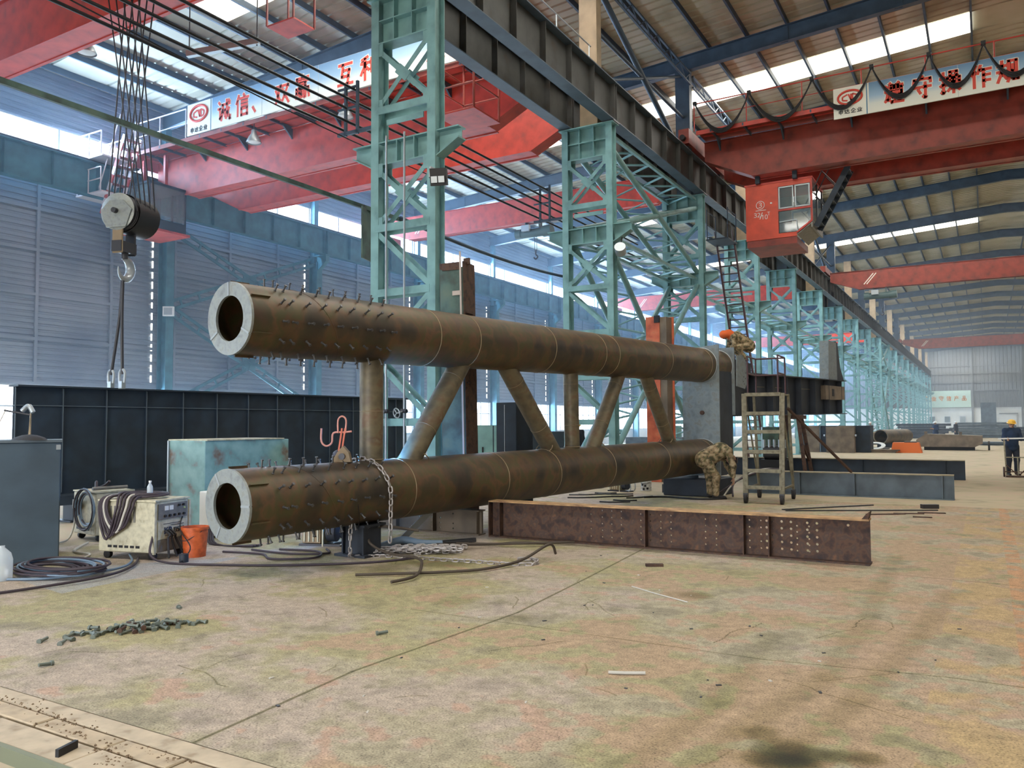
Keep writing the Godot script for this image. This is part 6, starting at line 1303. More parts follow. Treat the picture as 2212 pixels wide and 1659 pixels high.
func welder(t: Node3D, W: float, H: float, D: float, front: bool) -> void:
	# local: front face at +z, width along x
	var y0 := 0.09
	var b := MB.new(); b.chamfer_box(Vector3(0, y0 + (H - y0) / 2, 0), Vector3(W, H - y0, D), 0.012); put(t, "case", b.done(), M.machine)
	box(t, "lid", Vector3(0, H + 0.008, 0), Vector3(W + 0.02, 0.02, D + 0.02), M.machine)
	for sx in [-1.0, 1.0]:
		for sz in [-1.0, 1.0]:
			rod(t, "wheel", Vector3(sx * (W / 2 - 0.07) - 0.025, 0.05, sz * (D / 2 - 0.09)), Vector3(sx * (W / 2 - 0.07) + 0.025, 0.05, sz * (D / 2 - 0.09)), 0.05, M.rubber, 14)
	if front:
		var z := D / 2 + 0.006
		box(t, "control_panel", Vector3(0, H - 0.13, z), Vector3(W - 0.08, 0.19, 0.014), M.machine_grey)
		for i in 2: box(t, "meter", Vector3(-0.12 + 0.085 * i, H - 0.09, z + 0.01), Vector3(0.065, 0.055, 0.008), M.white)
		for i in 5: put(t, "knob", cyl(12), M.black, Transform3D(Basis(Vector3.RIGHT, PI / 2) * Basis.from_scale(Vector3(0.032, 0.03, 0.032)), Vector3(-0.15 + 0.085 * i, H - 0.185, z + 0.014)))
		for i in 2: put(t, "knob", cyl(12), M.black, Transform3D(Basis(Vector3.RIGHT, PI / 2) * Basis.from_scale(Vector3(0.03, 0.03, 0.03)), Vector3(0.1 + 0.08 * i, H - 0.07, z + 0.014)))
		put(t, "pilot_lamp", cyl(10), M.green_lamp, Transform3D(Basis(Vector3.RIGHT, PI / 2) * Basis.from_scale(Vector3(0.018, 0.02, 0.018)), Vector3(0.2, H - 0.11, z + 0.014)))
		box(t, "name_panel", Vector3(0, H - 0.36, z), Vector3(W - 0.08, 0.22, 0.012), M.machine)
		letters(t, "lettering", "KR", Vector3(-0.09, H - 0.37, z + 0.008), 0.085, M.sign_navy, true)
		letters(t, "lettering", "II500", Vector3(0.11, H - 0.375, z + 0.008), 0.06, M.sign_black, true)
		for q in [[-0.02, -0.285, 0.3], [0.08, -0.31, 0.24], [-0.04, -0.43, 0.2]]: box(t, "printed_line", Vector3(q[0], H + q[1], z + 0.008), Vector3(q[2], 0.006, 0.004), M.sign_black)
		box(t, "lower_panel", Vector3(0, 0.17, z), Vector3(W - 0.08, 0.15, 0.012), M.machine_grey)
		for sx in [-1.0, 1.0]: bar(t, "corner_rail", Vector3(sx * (W / 2 + 0.012), 0.08, D / 2), Vector3(sx * (W / 2 + 0.012), H - 0.02, D / 2), 0.03, 0.03, M.machine, Vector3.BACK)
		# output terminals with cables
		for i in 3: tube(t, "output_cable", curve_pts([Vector3(-0.16 + 0.05 * i, H - 0.36, z + 0.02), Vector3(-0.15 + 0.05 * i, H - 0.42, z + 0.09), Vector3(-0.16 + 0.07 * i, 0.25, z + 0.07), Vector3(-0.22 + 0.14 * i, 0.03, z + 0.14)], 5), 0.014, M.rubber, 6)
	# side towards the camera: louvres and vents
	var side := -W / 2 - 0.004 if front else 0.0
	if front:
		for i in 6: box(t, "vent", Vector3(W / 2 + 0.002 if false else side, 0.16, -0.25 + 0.085 * i), Vector3(0.006, 0.03, 0.055), M.black)
		for i in 8: box(t, "louvre", Vector3(side, H - 0.16, -0.3 + 0.06 * i), Vector3(0.006, 0.2, 0.03), M.machine_grey)
		for k in 6:
			tube(t, "draped_cable", curve_pts([Vector3(0.05, H + 0.05, 0.2 - 0.05 * k), Vector3(-W / 2 + 0.02, H + 0.05 + 0.01 * k, 0.15 - 0.05 * k), Vector3(-W / 2 - 0.05 - 0.008 * k, H - 0.1, 0.12 - 0.04 * k), Vector3(-W / 2 - 0.06, H - 0.32 - 0.03 * k, 0.0 - 0.05 * k), Vector3(-W / 2 - 0.05, H - 0.2, -0.22 - 0.03 * k), Vector3(-W / 2, H + 0.04, -0.26 - 0.02 * k), Vector3(0.1, H + 0.06, -0.2)], 6), 0.016, M.cable if k != 2 else M.cable_light, 6)
		for k in 4: tube(t, "lid_cable", coil(Vector3(0.0, H + 0.03, 0.0), 0.12 + 0.03 * k, 0.22 + 0.02 * k, 1, 0.05, 31 + k, 1.3), 0.016, M.cable, 6)
		tube(t, "rear_cable", curve_pts([Vector3(W / 2 + 0.02, H - 0.1, 0.2), Vector3(W / 2 + 0.06, H - 0.3, 0.22), Vector3(W / 2 + 0.05, 0.2, 0.2), Vector3(W / 2 + 0.2, 0.03, 0.35)], 6), 0.03, M.rubber, 8)
	else:
		var z2 := D / 2 + 0.004
		for i in 4: box(t, "vent", Vector3(-0.2 + 0.11 * i, 0.17, z2), Vector3(0.07, 0.035, 0.006), M.black)
		box(t, "socket_box", Vector3(-W / 2 + 0.17, H - 0.18, z2 + 0.03), Vector3(0.13, 0.13, 0.06), M.machine_grey)
		tube(t, "supply_cable", curve_pts([Vector3(-W / 2 + 0.17, H - 0.22, z2 + 0.06), Vector3(-W / 2 + 0.18, 0.3, z2 + 0.05), Vector3(-W / 2 + 0.25, 0.05, z2 + 0.15), Vector3(-W / 2 + 0.5, 0.02, z2 + 0.4)], 6), 0.014, M.cable_light, 6)
		for k in 6:
			var c := coil(Vector3(0.18, H - 0.24, z2 + 0.05 + 0.012 * k), 0.2 + 0.02 * k, 0.22 + 0.02 * k, 1, 0.0, 51 + k)
			var up := PackedVector3Array()
			for p in c: up.append(Vector3(p.x, H - 0.24 + (p.z - (z2 + 0.05 + 0.012 * k)), z2 + 0.03 + 0.012 * k))
			tube(t, "hung_cable", up, 0.014, M.cable if k % 2 else M.cable_blue, 6)
		tube(t, "lid_cloth", curve_pts([Vector3(-0.05, H + 0.05, 0.1), Vector3(0.02, H + 0.14, 0.12), Vector3(0.12, H + 0.06, 0.15), Vector3(0.25, H + 0.1, 0.1), Vector3(0.34, H + 0.16, 0.08)], 5), 0.02, M.cable, 6)
		rod(t, "push_bar", Vector3(0.3, H + 0.06, -0.2), Vector3(0.3, H + 0.06, 0.3), 0.025, M.machine_grey, 8)

func build_chains() -> void:
	var lm := link_mesh(0.105, 0.068, 0.0105); var pitch := 0.078
	var t := thing("lifting_chain", "steel chain draped over the lower pipe and hanging to the floor", "chain", Vector3.ZERO)
	var c0 := bot_at(2.03); var ax := TRUSS_D; var side := TRUSS_N
	var pts: Array = []
	for k in 7:
		var an := deg_to_rad(120.0 - k * 20.0)
		pts.append(c0 + (side * cos(an) + Vector3.UP * sin(an)) * 0.425 + ax * (-0.1 + 0.02 * k))
	pts.append(c0 + side * 0.44 + Vector3(0, -0.3, 0)); pts.append(c0 + side * 0.44 + Vector3(0, -0.5, 0)); pts.append(c0 + side * 0.42 + Vector3(0, -0.66, 0))
	chain_along(t, curve_pts(pts, 4), pitch, lm, M.chain)
	var t2 := thing("lifting_chain", "steel chain lying straight over the floor from the trestle", "chain", Vector3.ZERO)
	chain_along(t2, curve_pts([bot_at(1.9) * Vector3(1, 0, 1) + Vector3(0.12, 0.42, 0.28), bot_at(1.9) * Vector3(1, 0, 1) + Vector3(0.13, 0.12, 0.3), Vector3(-6.85, 0.015, -7.75), Vector3(-6.45, 0.015, -8.0), Vector3(-5.9, 0.015, -8.05), Vector3(-5.3, 0.015, -8.15), Vector3(-4.85, 0.015, -8.2), Vector3(-4.62, 0.015, -8.35), Vector3(-4.72, 0.03, -8.55), Vector3(-4.9, 0.04, -8.45)], 8), pitch, lm, M.chain, 0.7)
	var t3 := thing("lifting_chain", "heap of steel chain piled on the floor beside the leaning flat bar", "chain", Vector3.ZERO)
	var rng := RandomNumberGenerator.new(); rng.seed = 12
	var hp: Array = []
	for i in 26: hp.append(Vector3(-6.35 + 0.52 * sin(i * 1.9) + rng.randf_range(-0.12, 0.12), 0.015 + 0.03 * (i % 3), -8.45 + 0.2 * cos(i * 2.3) - 0.25 * sin(i * 1.9) + rng.randf_range(-0.05, 0.05)))
	chain_along(t3, curve_pts(hp, 5), pitch, lm, M.chain, 0.4)
	for q in [[[Vector3(-5.95, 0.03, -6.75), Vector3(-5.5, 0.03, -7.1), Vector3(-5.2, 0.03, -7.35), Vector3(-4.9, 0.03, -7.75), Vector3(-4.75, 0.06, -8.3), Vector3(-4.6, 0.2, -8.7), Vector3(-4.62, 0.06, -8.9)], "brown wire rope sling lying across the chain on floor"],
		[[Vector3(-5.35, 0.03, -6.62), Vector3(-5.3, 0.04, -6.95), Vector3(-5.55, 0.05, -7.4), Vector3(-5.9, 0.06, -7.8), Vector3(-6.5, 0.06, -7.95), Vector3(-6.75, 0.2, -7.9), Vector3(-6.75, 0.35, -8.1), Vector3(-6.3, 0.3, -8.35)], "wire rope sling looping up beside the trestle"],
		[[Vector3(-6.5, 0.04, -8.9), Vector3(-6.0, 0.06, -9.0), Vector3(-5.7, 0.05, -9.3), Vector3(-5.3, 0.05, -9.6), Vector3(-4.9, 0.04, -10.0)], "knotted black rope on the floor leading towards the rusty beam"],
		[[Vector3(-6.3, 0.03, -9.2), Vector3(-5.8, 0.03, -9.4), Vector3(-5.5, 0.06, -9.45), Vector3(-5.2, 0.03, -9.75)], "shorter black rope beside the knotted rope"]]:
		tag(tube(self, "rope_sling", curve_pts(q[0], 7), 0.017, M.sling, 7), q[1], "rope")
	tag(tube(self, "cloth_sling", curve_pts([Vector3(-7.0, 0.03, -8.4), Vector3(-6.85, 0.1, -8.7), Vector3(-6.6, 0.06, -8.8), Vector3(-6.4, 0.04, -9.0)], 5), 0.05, M.cable_blue, 8), "blue-grey cloth sling bundled on the floor behind the trestle", "sling")
	# headed studs strewn over the near floor
	var st := MB.new()
	st.lathe([Vector2(0.0, 0.0), Vector2(0.012, 0.0), Vector2(0.012, 0.075), Vector2(0.0205, 0.077), Vector2(0.0205, 0.094), Vector2(0.0, 0.095)], 12)
	var sm := st.done(); var r2 := RandomNumberGenerator.new(); r2.seed = 77
	for i in 64:
		var k := r2.randf(); var w := r2.randfn(0.0, 0.09)
		var base := Vector3(-6.33, 0, -3.83).lerp(Vector3(-5.95, 0, -4.52), k) + Vector3(w * 0.9 + 0.12, 0, w * -0.55)
		var lay := 0.02 if i % 3 else 0.048
		if i % 3 == 0 and (k < 0.15 or k > 0.8): lay = 0.02
		var a := r2.randf() * TAU
		var o := put(self, "loose_stud", sm, M.stud_green if i % 7 else M.rust, Transform3D(Basis(Vector3.UP, a) * Basis(Vector3.RIGHT, PI / 2 + 0.09), base + Vector3(0, lay, 0)))
		tag(o, "headed steel stud in the heap on the near floor", "stud", "studs heaped on the near floor")
	var strays := [[-6.32, -3.63], [-6.2, -3.7], [-5.65, -3.19], [-6.29, -4.81], [-4.13, -5.07], [-6.13, -3.66]]
	var sl := ["stray headed stud near the window-side end of the stud heap", "stray headed stud just beside the stud heap, paired with another", "lone headed stud between the stud heap and the floor plates", "lone headed stud between the heap and the truss end", "lone headed stud out on the open floor below the truss", "stray headed stud paired with another beside the heap"]
	for i in 6:
		var o2 := put(self, "loose_stud", sm, M.stud_green, Transform3D(Basis(Vector3.UP, i * 1.3 + 0.4) * Basis(Vector3.RIGHT, PI / 2 + 0.09), Vector3(strays[i][0], 0.02, strays[i][1])))
		tag(o2, sl[i], "stud", "stray studs")
	# scraps on the open floor
	tag(tube(self, "electrode_stub", PackedVector3Array([Vector3(-3.14, 0.006, -7.72), Vector3(-2.8, 0.006, -7.5), Vector3(-2.42, 0.006, -7.29)]), 0.006, M.cable_light, 5), "long thin pale rod lying on the open floor", "rod")
	tag(tube(self, "wood_splinter", PackedVector3Array([Vector3(-2.2, 0.012, -4.98), Vector3(-2.1, 0.012, -5.02), Vector3(-1.98, 0.014, -5.08)]), 0.011, M.cable_light, 6), "short white scrap of hose on the open floor", "scrap")
	tag(box(self, "rag", Vector3(-3.36, 0.015, -8.95), Vector3(0.2, 0.03, 0.07), M.rust, 0.5), "dark crumpled scrap on the floor before the rusty beam", "scrap")
	for i in 40:
		var r3 := RandomNumberGenerator.new(); r3.seed = 300 + i
		var p := Vector3(r3.randf_range(-5.0, -0.2), 0.003, r3.randf_range(-9.5, -3.4))
		var s := r3.randf_range(0.01, 0.035)
		tag(box(self, "grit_chip", p, Vector3(s, 0.006, s * 0.5), M.dark_steel if i % 3 else M.cable_light, r3.randf() * TAU), "tiny chip of swarf on the open floor", "chip", "swarf chips on the floor")

func build_fittings() -> void:
	# conductor bars and the teal conduit along the column row
	for q in [[-10.45, 8.2, "upper outer"], [-10.62, 7.85, "upper inner"], [-10.45, 7.5, "lower outer"], [-10.75, 7.45, "lower inner"], [-10.6, 8.05, "middle"]]:
		tag(tube(self, "conductor_bar", PackedVector3Array([Vector3(q[0], q[1], 4.0), Vector3(q[0], q[1] - 0.02, -7.75), Vector3(q[0], q[1] + 0.03, -15.75), Vector3(q[0], q[1] + 0.02, -27.0)]), 0.028, M.black, 6), "black crane supply bar along the column row, %s of the bundle" % q[2], "conductor bar")
	tag(tube(self, "supply_cable", sag(Vector3(-10.7, 8.4, 2.0), Vector3(-10.5, 7.2, -15.0), 0.35, 16), 0.012, M.black, 5), "thin black cable sagging beside the crane supply bars", "cable")
	for k in [1, 2]:
		var b := thing("bar_bracket", "dark bracket on the %s laced column holding the crane supply bars" % ORD[k - 1], "bracket", Vector3(-9.9, 0, col_z(k)))
		bar(b, "arm", Vector3(0, 7.35, 0), Vector3(-0.95, 7.35, 0), 0.05, 0.07, M.rafter); bar(b, "upright", Vector3(-0.75, 7.3, 0), Vector3(-0.75, 8.35, 0), 0.05, 0.05, M.rafter, Vector3.BACK)
		bar(b, "upright", Vector3(-0.45, 7.3, 0), Vector3(-0.45, 8.35, 0), 0.05, 0.05, M.rafter, Vector3.BACK)
		for y in [7.85, 8.25]: bar(b, "arm", Vector3(-0.45, y, 0), Vector3(-0.95, y, 0), 0.04, 0.04, M.rafter)
	tag(bar(self, "cable_tray", Vector3(-10.25, 5.9, 4.0), Vector3(-10.25, 5.86, -13.2), 0.05, 0.08, M.stub_green), "dark green cable tray along the column row up to the first column", "tray")
	tag(tube(self, "cable_tray", sag(Vector3(-10.2, 5.88, -12.9), Vector3(-10.2, 5.82, -20.2), 0.12, 10), 0.04, M.rafter, 6), "dark sagging conduit between the first and second laced columns", "conduit")
	var hb := thing("hanging_board", "dark teal board hanging beside the first laced column below the cable tray", "board", Vector3(-10.28, 5.35, -12.0), 0.3)
	box(hb, "panel", Vector3(0, 0, 0), Vector3(0.03, 1.0, 0.62), M.stub_green); rod(hb, "hanger", Vector3(0, 0.5, 0.2), Vector3(0, 0.55, 0.2), 0.01, M.dark_steel, 6)
	# gas pipes with hand wheels on the first column
	for q in [[-9.42, "nearer the window wall"], [-9.0, "nearer the aisle"]]:
		var g := thing("gas_pipe", "thin vertical gas pipe with a hand wheel on the first column, %s" % q[1], "pipe", Vector3(q[0], 0, col_z(1) + 0.26))
		rod(g, "pipe", Vector3(0, 0.4, 0), Vector3(0, 7.0, 0), 0.02, M.galv, 8)
		rod(g, "valve_body", Vector3(-0.06, 1.9, 0), Vector3(0.06, 1.9, 0), 0.04, M.dark_steel, 10)
		rod(g, "valve_stem", Vector3(0, 1.9, 0), Vector3(-0.05, 1.86, 0.14), 0.012, M.galv, 6)
		ring_about(g, "hand_wheel", Vector3(-0.05, 1.86, 0.15), Vector3(-0.2, -0.2, 1), 0.085, 0.012, M.galv)
		for a in 3: rod(g, "wheel_spoke", Vector3(-0.05, 1.86, 0.15) + Vector3(cos(a * 2.1), sin(a * 2.1), 0.2) * 0.08, Vector3(-0.05, 1.86, 0.15), 0.008, M.galv, 5)
	# floodlights
	var fl := thing("floodlight", "square four-lens LED floodlight on the first laced column", "floodlight", Vector3(-8.2, 6.02, col_z(1) + 0.3), 0.35)
	box(fl, "case", Vector3(0, 0, 0), Vector3(0.3, 0.3, 0.1), M.black).rotation.x = 0.25
	for sx in [-1.0, 1.0]:
		for sy in [-1.0, 1.0]: box(fl, "lens", Vector3(0.065 * sx, 0.065 * sy, 0.06 - 0.016 * sy), Vector3(0.11, 0.11, 0.02), M.galv).rotation.x = 0.25
	bar(fl, "yoke", Vector3(-0.17, 0.0, 0), Vector3(-0.17, 0.2, -0.05), 0.02, 0.04, M.galv, Vector3.BACK); bar(fl, "yoke", Vector3(-0.17, 0.2, -0.05), Vector3(-0.1, 0.2, -0.25), 0.02, 0.04, M.galv)
	var f2 := thing("floodlight", "small white floodlight on the wall column of the braced wall bay", "floodlight", Vector3(WALL_X + 1.0, 5.97, col_z(2) + 0.3), 0.6)
	box(f2, "case", Vector3.ZERO, Vector3(0.4, 0.36, 0.1), M.white); box(f2, "lens", Vector3(0, 0, 0.055), Vector3(0.3, 0.26, 0.01), M.galv); rod(f2, "stem", Vector3(0, 0, -0.05), Vector3(-0.2, 0.1, -0.2), 0.03, M.dark_steel, 6)
	var f3 := thing("bulkhead_lamp", "round bulkhead lamp under the bracket of the second laced column", "lamp", Vector3(-8.2, 6.25, col_z(2) + 0.1), 0.3)
	put(f3, "globe", cyl(18), M.galv, Transform3D(Basis(Vector3.RIGHT, PI / 2 - 0.5) * Basis.from_scale(Vector3(0.3, 0.24, 0.3)), Vector3.ZERO)); rod(f3, "hanger", Vector3(0, 0.1, -0.05), Vector3(0.05, 0.4, -0.1), 0.02, M.dark_steel, 6)
	# steep access ladder with its landing under the aisle girder past the third column
	var al := thing("access_ladder", "steep maroon access ladder with handrails hanging past the third laced column", "ladder", Vector3.ZERO)
	var a := Vector3(-8.05, 8.15, -29.3); var b2 := Vector3(-8.05, 0.0, -33.4)
	for s in [-0.32, 0.32]:
		bar(al, "stringer", a + Vector3(s, 0, 0), b2 + Vector3(s, 0, 0), 0.05, 0.12, M.rail_maroon)
		rod(al, "handrail", a + Vector3(s, 0.5, 0.35), b2 + Vector3(s, 0.9, 0.6), 0.018, M.rail_maroon, 6)
	for i in 30: bar(al, "rung", a.lerp(b2, (i + 0.5) / 30.0) + Vector3(-0.32, 0, 0), a.lerp(b2, (i + 0.5) / 30.0) + Vector3(0.32, 0, 0), 0.1, 0.03, M.rail_maroon)
	box(al, "landing", Vector3(-8.05, 8.2, -28.75), Vector3(0.8, 0.05, 1.2), M.navy)
	for x in [-8.42, -7.68]:
		for z in [-28.2, -29.3]: rod(al, "rail_post", Vector3(x, 8.2, z), Vector3(x, 9.3, z), 0.02, M.navy, 6)
		for y in [8.75, 9.25]: rod(al, "guard_rail", Vector3(x, y, -28.2), Vector3(x, y, -29.3), 0.018, M.navy, 6)
	# red hanging frame near the roof and a lamp bar
	var hf := thing("lamp_cradle", "red angle-iron frame tray hanging under the roof of the window-wall bay", "frame", Vector3(-14.5, 11.45, -14.0))
	box(hf, "tray", Vector3(0, 0, 0), Vector3(0.9, 0.04, 0.7), M.red)
	for x in [-0.45, 0.45]:
		for z in [-0.35, 0.35]: bar(hf, "upright", Vector3(x, 0, z), Vector3(x, 2.6, z), 0.04, 0.04, M.red_dark, Vector3.BACK)
	var lbm := thing("hanging_bar", "grey steel bar hung level on two rods under the roof", "bar", Vector3(-14.9, 10.35, -12.3))
	bar(lbm, "beam", Vector3(-0.8, -0.1, 0.35), Vector3(0.8, 0.1, -0.35), 0.12, 0.14, M.galv)
	rod(lbm, "hanger_rod", Vector3(-0.75, 0, 0.33), Vector3(-0.75, 4.0, 0.33), 0.014, M.dark_steel, 6); rod(lbm, "hanger_rod", Vector3(0.75, 0, -0.33), Vector3(0.75, 4.0, -0.33), 0.014, M.dark_steel, 6)

func build_far() -> void:
	# end wall: lettered board, doors and windows
	var bd := thing("wall_board", "pale green board with orange Chinese lettering on the far wall", "board", Vector3(-6.3, 5.75, -164.7))
	box(bd, "board", Vector3.ZERO, Vector3(8.2, 3.0, 0.06), M.board_green)
	glyphs(bd, "lettering", "企业守信产品", Vector3(0, 0.1, 0.05), [-2.95, -1.75, -0.55, 0.65, 1.85, 3.05], 0.75, 0.85, M.board_orange, 0.13)
	for q in [[-8.4, 2.1, 0.9, 1.1], [-6.0, 2.1, 0.9, 1.1], [-3.6, 2.1, 0.9, 1.1]]:
		var w := struct("window_%d" % (taken.get("win_no", 0) + 1)); taken["win_no"] = taken.get("win_no", 0) + 1
		box(w, "pane", Vector3(q[0], q[1], -164.93), Vector3(q[2], q[3], 0.04), M.cab_glass)
		for s in [-1.0, 1.0]:
			box(w, "window_frame", Vector3(q[0] + s * q[2] / 2, q[1], -164.9), Vector3(0.08, q[3], 0.08), M.aluminium); box(w, "window_frame", Vector3(q[0], q[1] + s * q[3] / 2, -164.9), Vector3(q[2], 0.08, 0.08), M.aluminium)
	var dr := struct("door_1"); box(dr, "leaf", Vector3(3.4, 1.5, -164.9), Vector3(2.4, 3.0, 0.1), M.plaster); box(dr, "lintel", Vector3(3.4, 3.08, -164.85), Vector3(2.8, 0.14, 0.16), M.end_sheet)
	var d2 := struct("door_2"); box(d2, "leaf", Vector3(1.2, 1.3, -164.9), Vector3(1.0, 2.5, 0.1), M.white)
	# stacks of fabricated steel along the aisle
	var b1 := thing("ribbed_box_stack", "row of dark ribbed steel box sections beside worker with yellow helmet", "box", Vector3(-7.25, 0, -48.3))
	for i in 4:
		box(b1, "box_section", Vector3(-1.25 + i * 0.88, 0.74, 0), Vector3(0.84, 1.46, 1.2), M.navy if i % 2 else M.brown_plate)
		box(b1, "rib", Vector3(-1.66 + i * 0.88, 0.74, 0.62), Vector3(0.06, 1.46, 0.05), M.slate)
	var b2 := thing("grey_plate_box", "grey plate box section in front of the ribbed box row", "box", Vector3(-6.9, 0, -47.3)); box(b2, "body", Vector3(0, 0.72, 0), Vector3(1.45, 1.42, 0.5), M.brown_plate)
	for s in [-1.0, 1.0]: rod(b2, "lug_pin", Vector3(0.8 * s, 0.9, 0.2), Vector3(0.8 * s, 1.0, 0.2), 0.05, M.galv, 8)
	var p1 := thing("steel_pipe", "large open-ended steel pipe lying beyond the ribbed boxes", "pipe", Vector3(-5.9, 0.72, -57.0))
	var pm := MB.new(); pm.lathe([Vector2(0.40, 5.0), Vector2(0.40, 0.0), Vector2(0.46, 0.0), Vector2(0.46, 5.0)], 32, xf_to(Vector3.ZERO, Vector3(0.9, 0, -4.0))); put(p1, "shell", pm.done(), M.pipe)
	for q in [0.8, 3.5]: box(p1, "cradle", Vector3(0.2 * q, -0.58, -0.97 * q), Vector3(0.9, 0.28, 0.2), M.dark_plate)
	var p2 := thing("steel_pipe", "dark steel pipe lying behind the large open-ended pipe", "pipe", Vector3(-8.6, 0.6, -57.5)); var pm2 := MB.new(); pm2.lathe([Vector2(0.36, 3.4), Vector2(0.36, 0.0), Vector2(0.42, 0.0), Vector2(0.42, 3.4)], 24, xf_to(Vector3.ZERO, Vector3(3.0, 0, -1.0))); put(p2, "shell", pm2.done(), M.pipe); box(p2, "cradle", Vector3(1.2, -0.51, -0.4), Vector3(0.6, 0.18, 0.8), M.dark_plate)
	var rf := thing("ring_flange", "pale steel ring flange leaning on plates near the orange block", "flange", Vector3(-5.45, 0.3, -49.6)); var rm := MB.new(); rm.lathe([Vector2(0.34, 0.0), Vector2(0.56, 0.0), Vector2(0.56, 0.05), Vector2(0.34, 0.05), Vector2(0.34, 0.0)], 32); put(rf, "ring", rm.done(), M.galv, Transform3D(Basis(Vector3.RIGHT, 0.35), Vector3.ZERO)); box(rf, "packing", Vector3(0, -0.2, -0.2), Vector3(1.4, 0.2, 0.8), M.dark_plate)
	var pl := thing("plate_stack", "stack of rusty flat plates under the ring flange", "plates", Vector3(-5.2, 0, -48.2)); for i in 3: box(pl, "plate", Vector3(0.1 * i, 0.03 + 0.06 * i, 0), Vector3(1.9, 0.05, 0.8), M.brown_plate, 0.05 * i)
	var ob := thing("orange_block", "bright orange steel block on the aisle edge", "block", Vector3(-3.75, 0, -48.6))
	var om := MB.new(); om.prism(PackedVector2Array([Vector2(-0.75, 0), Vector2(0.75, 0), Vector2(0.6, 0.55), Vector2(-0.65, 0.55)]), 0.9); put(ob, "body", om.done(), M.orange_bright); box(ob, "top_bolts", Vector3(0.2, 0.58, 0), Vector3(0.6, 0.06, 0.5), M.dark_steel)
	var sk := thing("octagonal_machine", "olive grey octagonal machine bed on the aisle edge beyond the orange block", "machine", Vector3(-1.9, 0, -54.0)); var skm := MB.new(); skm.prism(PackedVector2Array([Vector2(-1.7, 0.2), Vector2(1.3, 0.2), Vector2(1.7, 0.4), Vector2(1.7, 0.85), Vector2(-1.2, 0.95), Vector2(-1.7, 0.6)]), 1.6); put(sk, "body", skm.done(), M.brown_plate); box(sk, "skid", Vector3(0, 0.1, 0), Vector3(2.6, 0.2, 1.2), M.black)
	for q in [[-1.2, 0.95], [0.6, 0.92]]: box(sk, "lug", Vector3(q[0], q[1], 0.4), Vector3(0.15, 0.3, 0.2), M.brown_plate)
	rod(sk, "wheel", Vector3(1.95, 0.28, 0.5), Vector3(2.05, 0.28, 0.5), 0.26, M.rubber, 16)
	for q in [[-0.4, -96.0, 6.0, 1.6, "long grey stack of plates", "slate"], [4.0, -100.0, 6.0, 1.1, "low dark steel stack", "navy"], [-5.5, -92.0, 5.0, 1.5, "dark pile of beams", "dark_plate"], [-3.0, -75.0, 3.0, 0.5, "low brown beam pile", "brown_plate"], [0.2, -66.0, 2.2, 0.25, "flat grey offcut pile", "slate"]]:
		var s := thing("steel_stack", "%s on the far floor of the aisle bay" % q[4], "stack", Vector3(q[0], 0, q[1])); var rng := RandomNumberGenerator.new(); rng.seed = int(q[2] * 100)
		var n: int = maxi(2, int(q[3] / 0.25))
		for i in n: box(s, "layer", Vector3(rng.randf_range(-0.3, 0.3), q[3] * (i + 0.5) / n, rng.randf_range(-0.2, 0.2)), Vector3(q[2] * rng.randf_range(0.8, 1.0), q[3] / n * 0.9, 2.0), M[q[5]])
	var pc := thing("upright_box_section", "tall grey box section standing on end before the far wall", "box", Vector3(0.3, 0, -120.0)); box(pc, "body", Vector3(0, 2.6, 0), Vector3(1.7, 3.0, 1.0), M.slate); box(pc, "foot", Vector3(0.1, 0.6, 0), Vector3(1.2, 1.2, 0.8), M.slate)
	# cabinets and stacks in the window-wall bay seen between the chords
	var tc := thing("teal_cabinet", "pale teal steel cabinet seen below the middle diagonal", "cabinet", Vector3(-12.6, 0, -19.8), 0.75); box(tc, "body", Vector3(0, 0.82, 0), Vector3(0.72, 1.62, 1.9), M.teal); box(tc, "door_gap", Vector3(0.1, 0.82, 0.952), Vector3(0.03, 1.6, 0.006), M.navy); box(tc, "handle", Vector3(-0.2, 0.95, 0.96), Vector3(0.04, 0.15, 0.03), M.black)
	var nb := thing("navy_block", "dark blue-grey block row behind the pale teal cabinet", "block", Vector3(-14.0, 0, -23.6), 0.75); box(nb, "body", Vector3(0, 0.7, 0), Vector3(4.5, 1.4, 1.0), M.slate_dark)
	var wc := thing("machine_bench", "pale green machine bench under the low windows behind the girder arm", "bench", Vector3(-12.5, 0, -34.0)); box(wc, "bed", Vector3(0, 0.9, 0), Vector3(2.6, 0.3, 1.2), M.slate)
	for x in [-1.1, 1.1]: box(wc, "leg", Vector3(x, 0.38, 0), Vector3(0.3, 0.76, 1.0), M.slate)
	box(wc, "head", Vector3(0.6, 1.3, 0), Vector3(0.7, 0.5, 0.7), M.teal)
	var tbx := thing("teal_cabinet", "teal control cabinet between the column row and rolling ladder", "cabinet", Vector3(-6.7, 0, -30.6), 0.3); box(tbx, "body", Vector3(0, 0.75, 0), Vector3(1.0, 1.5, 0.7), M.stub_green); box(tbx, "plinth", Vector3(0, 0.05, 0.05), Vector3(1.06, 0.1, 0.76), M.black)
	var sw := thing("pump_unit", "cluttered dark pump unit behind the rolling ladder", "machine", Vector3(-5.5, 0, -25.0)); rod(sw, "motor", Vector3(-0.3, 0.75, 0), Vector3(0.3, 0.75, 0), 0.22, M.dark_steel, 14); box(sw, "frame", Vector3(0, 0.3, 0), Vector3(0.8, 0.5, 0.5), M.black); for i in 5: rod(sw, "valve", Vector3(-0.3 + 0.15 * i, 0.9, 0.1), Vector3(-0.3 + 0.15 * i, 1.15, 0.1), 0.04, M.galv, 8)
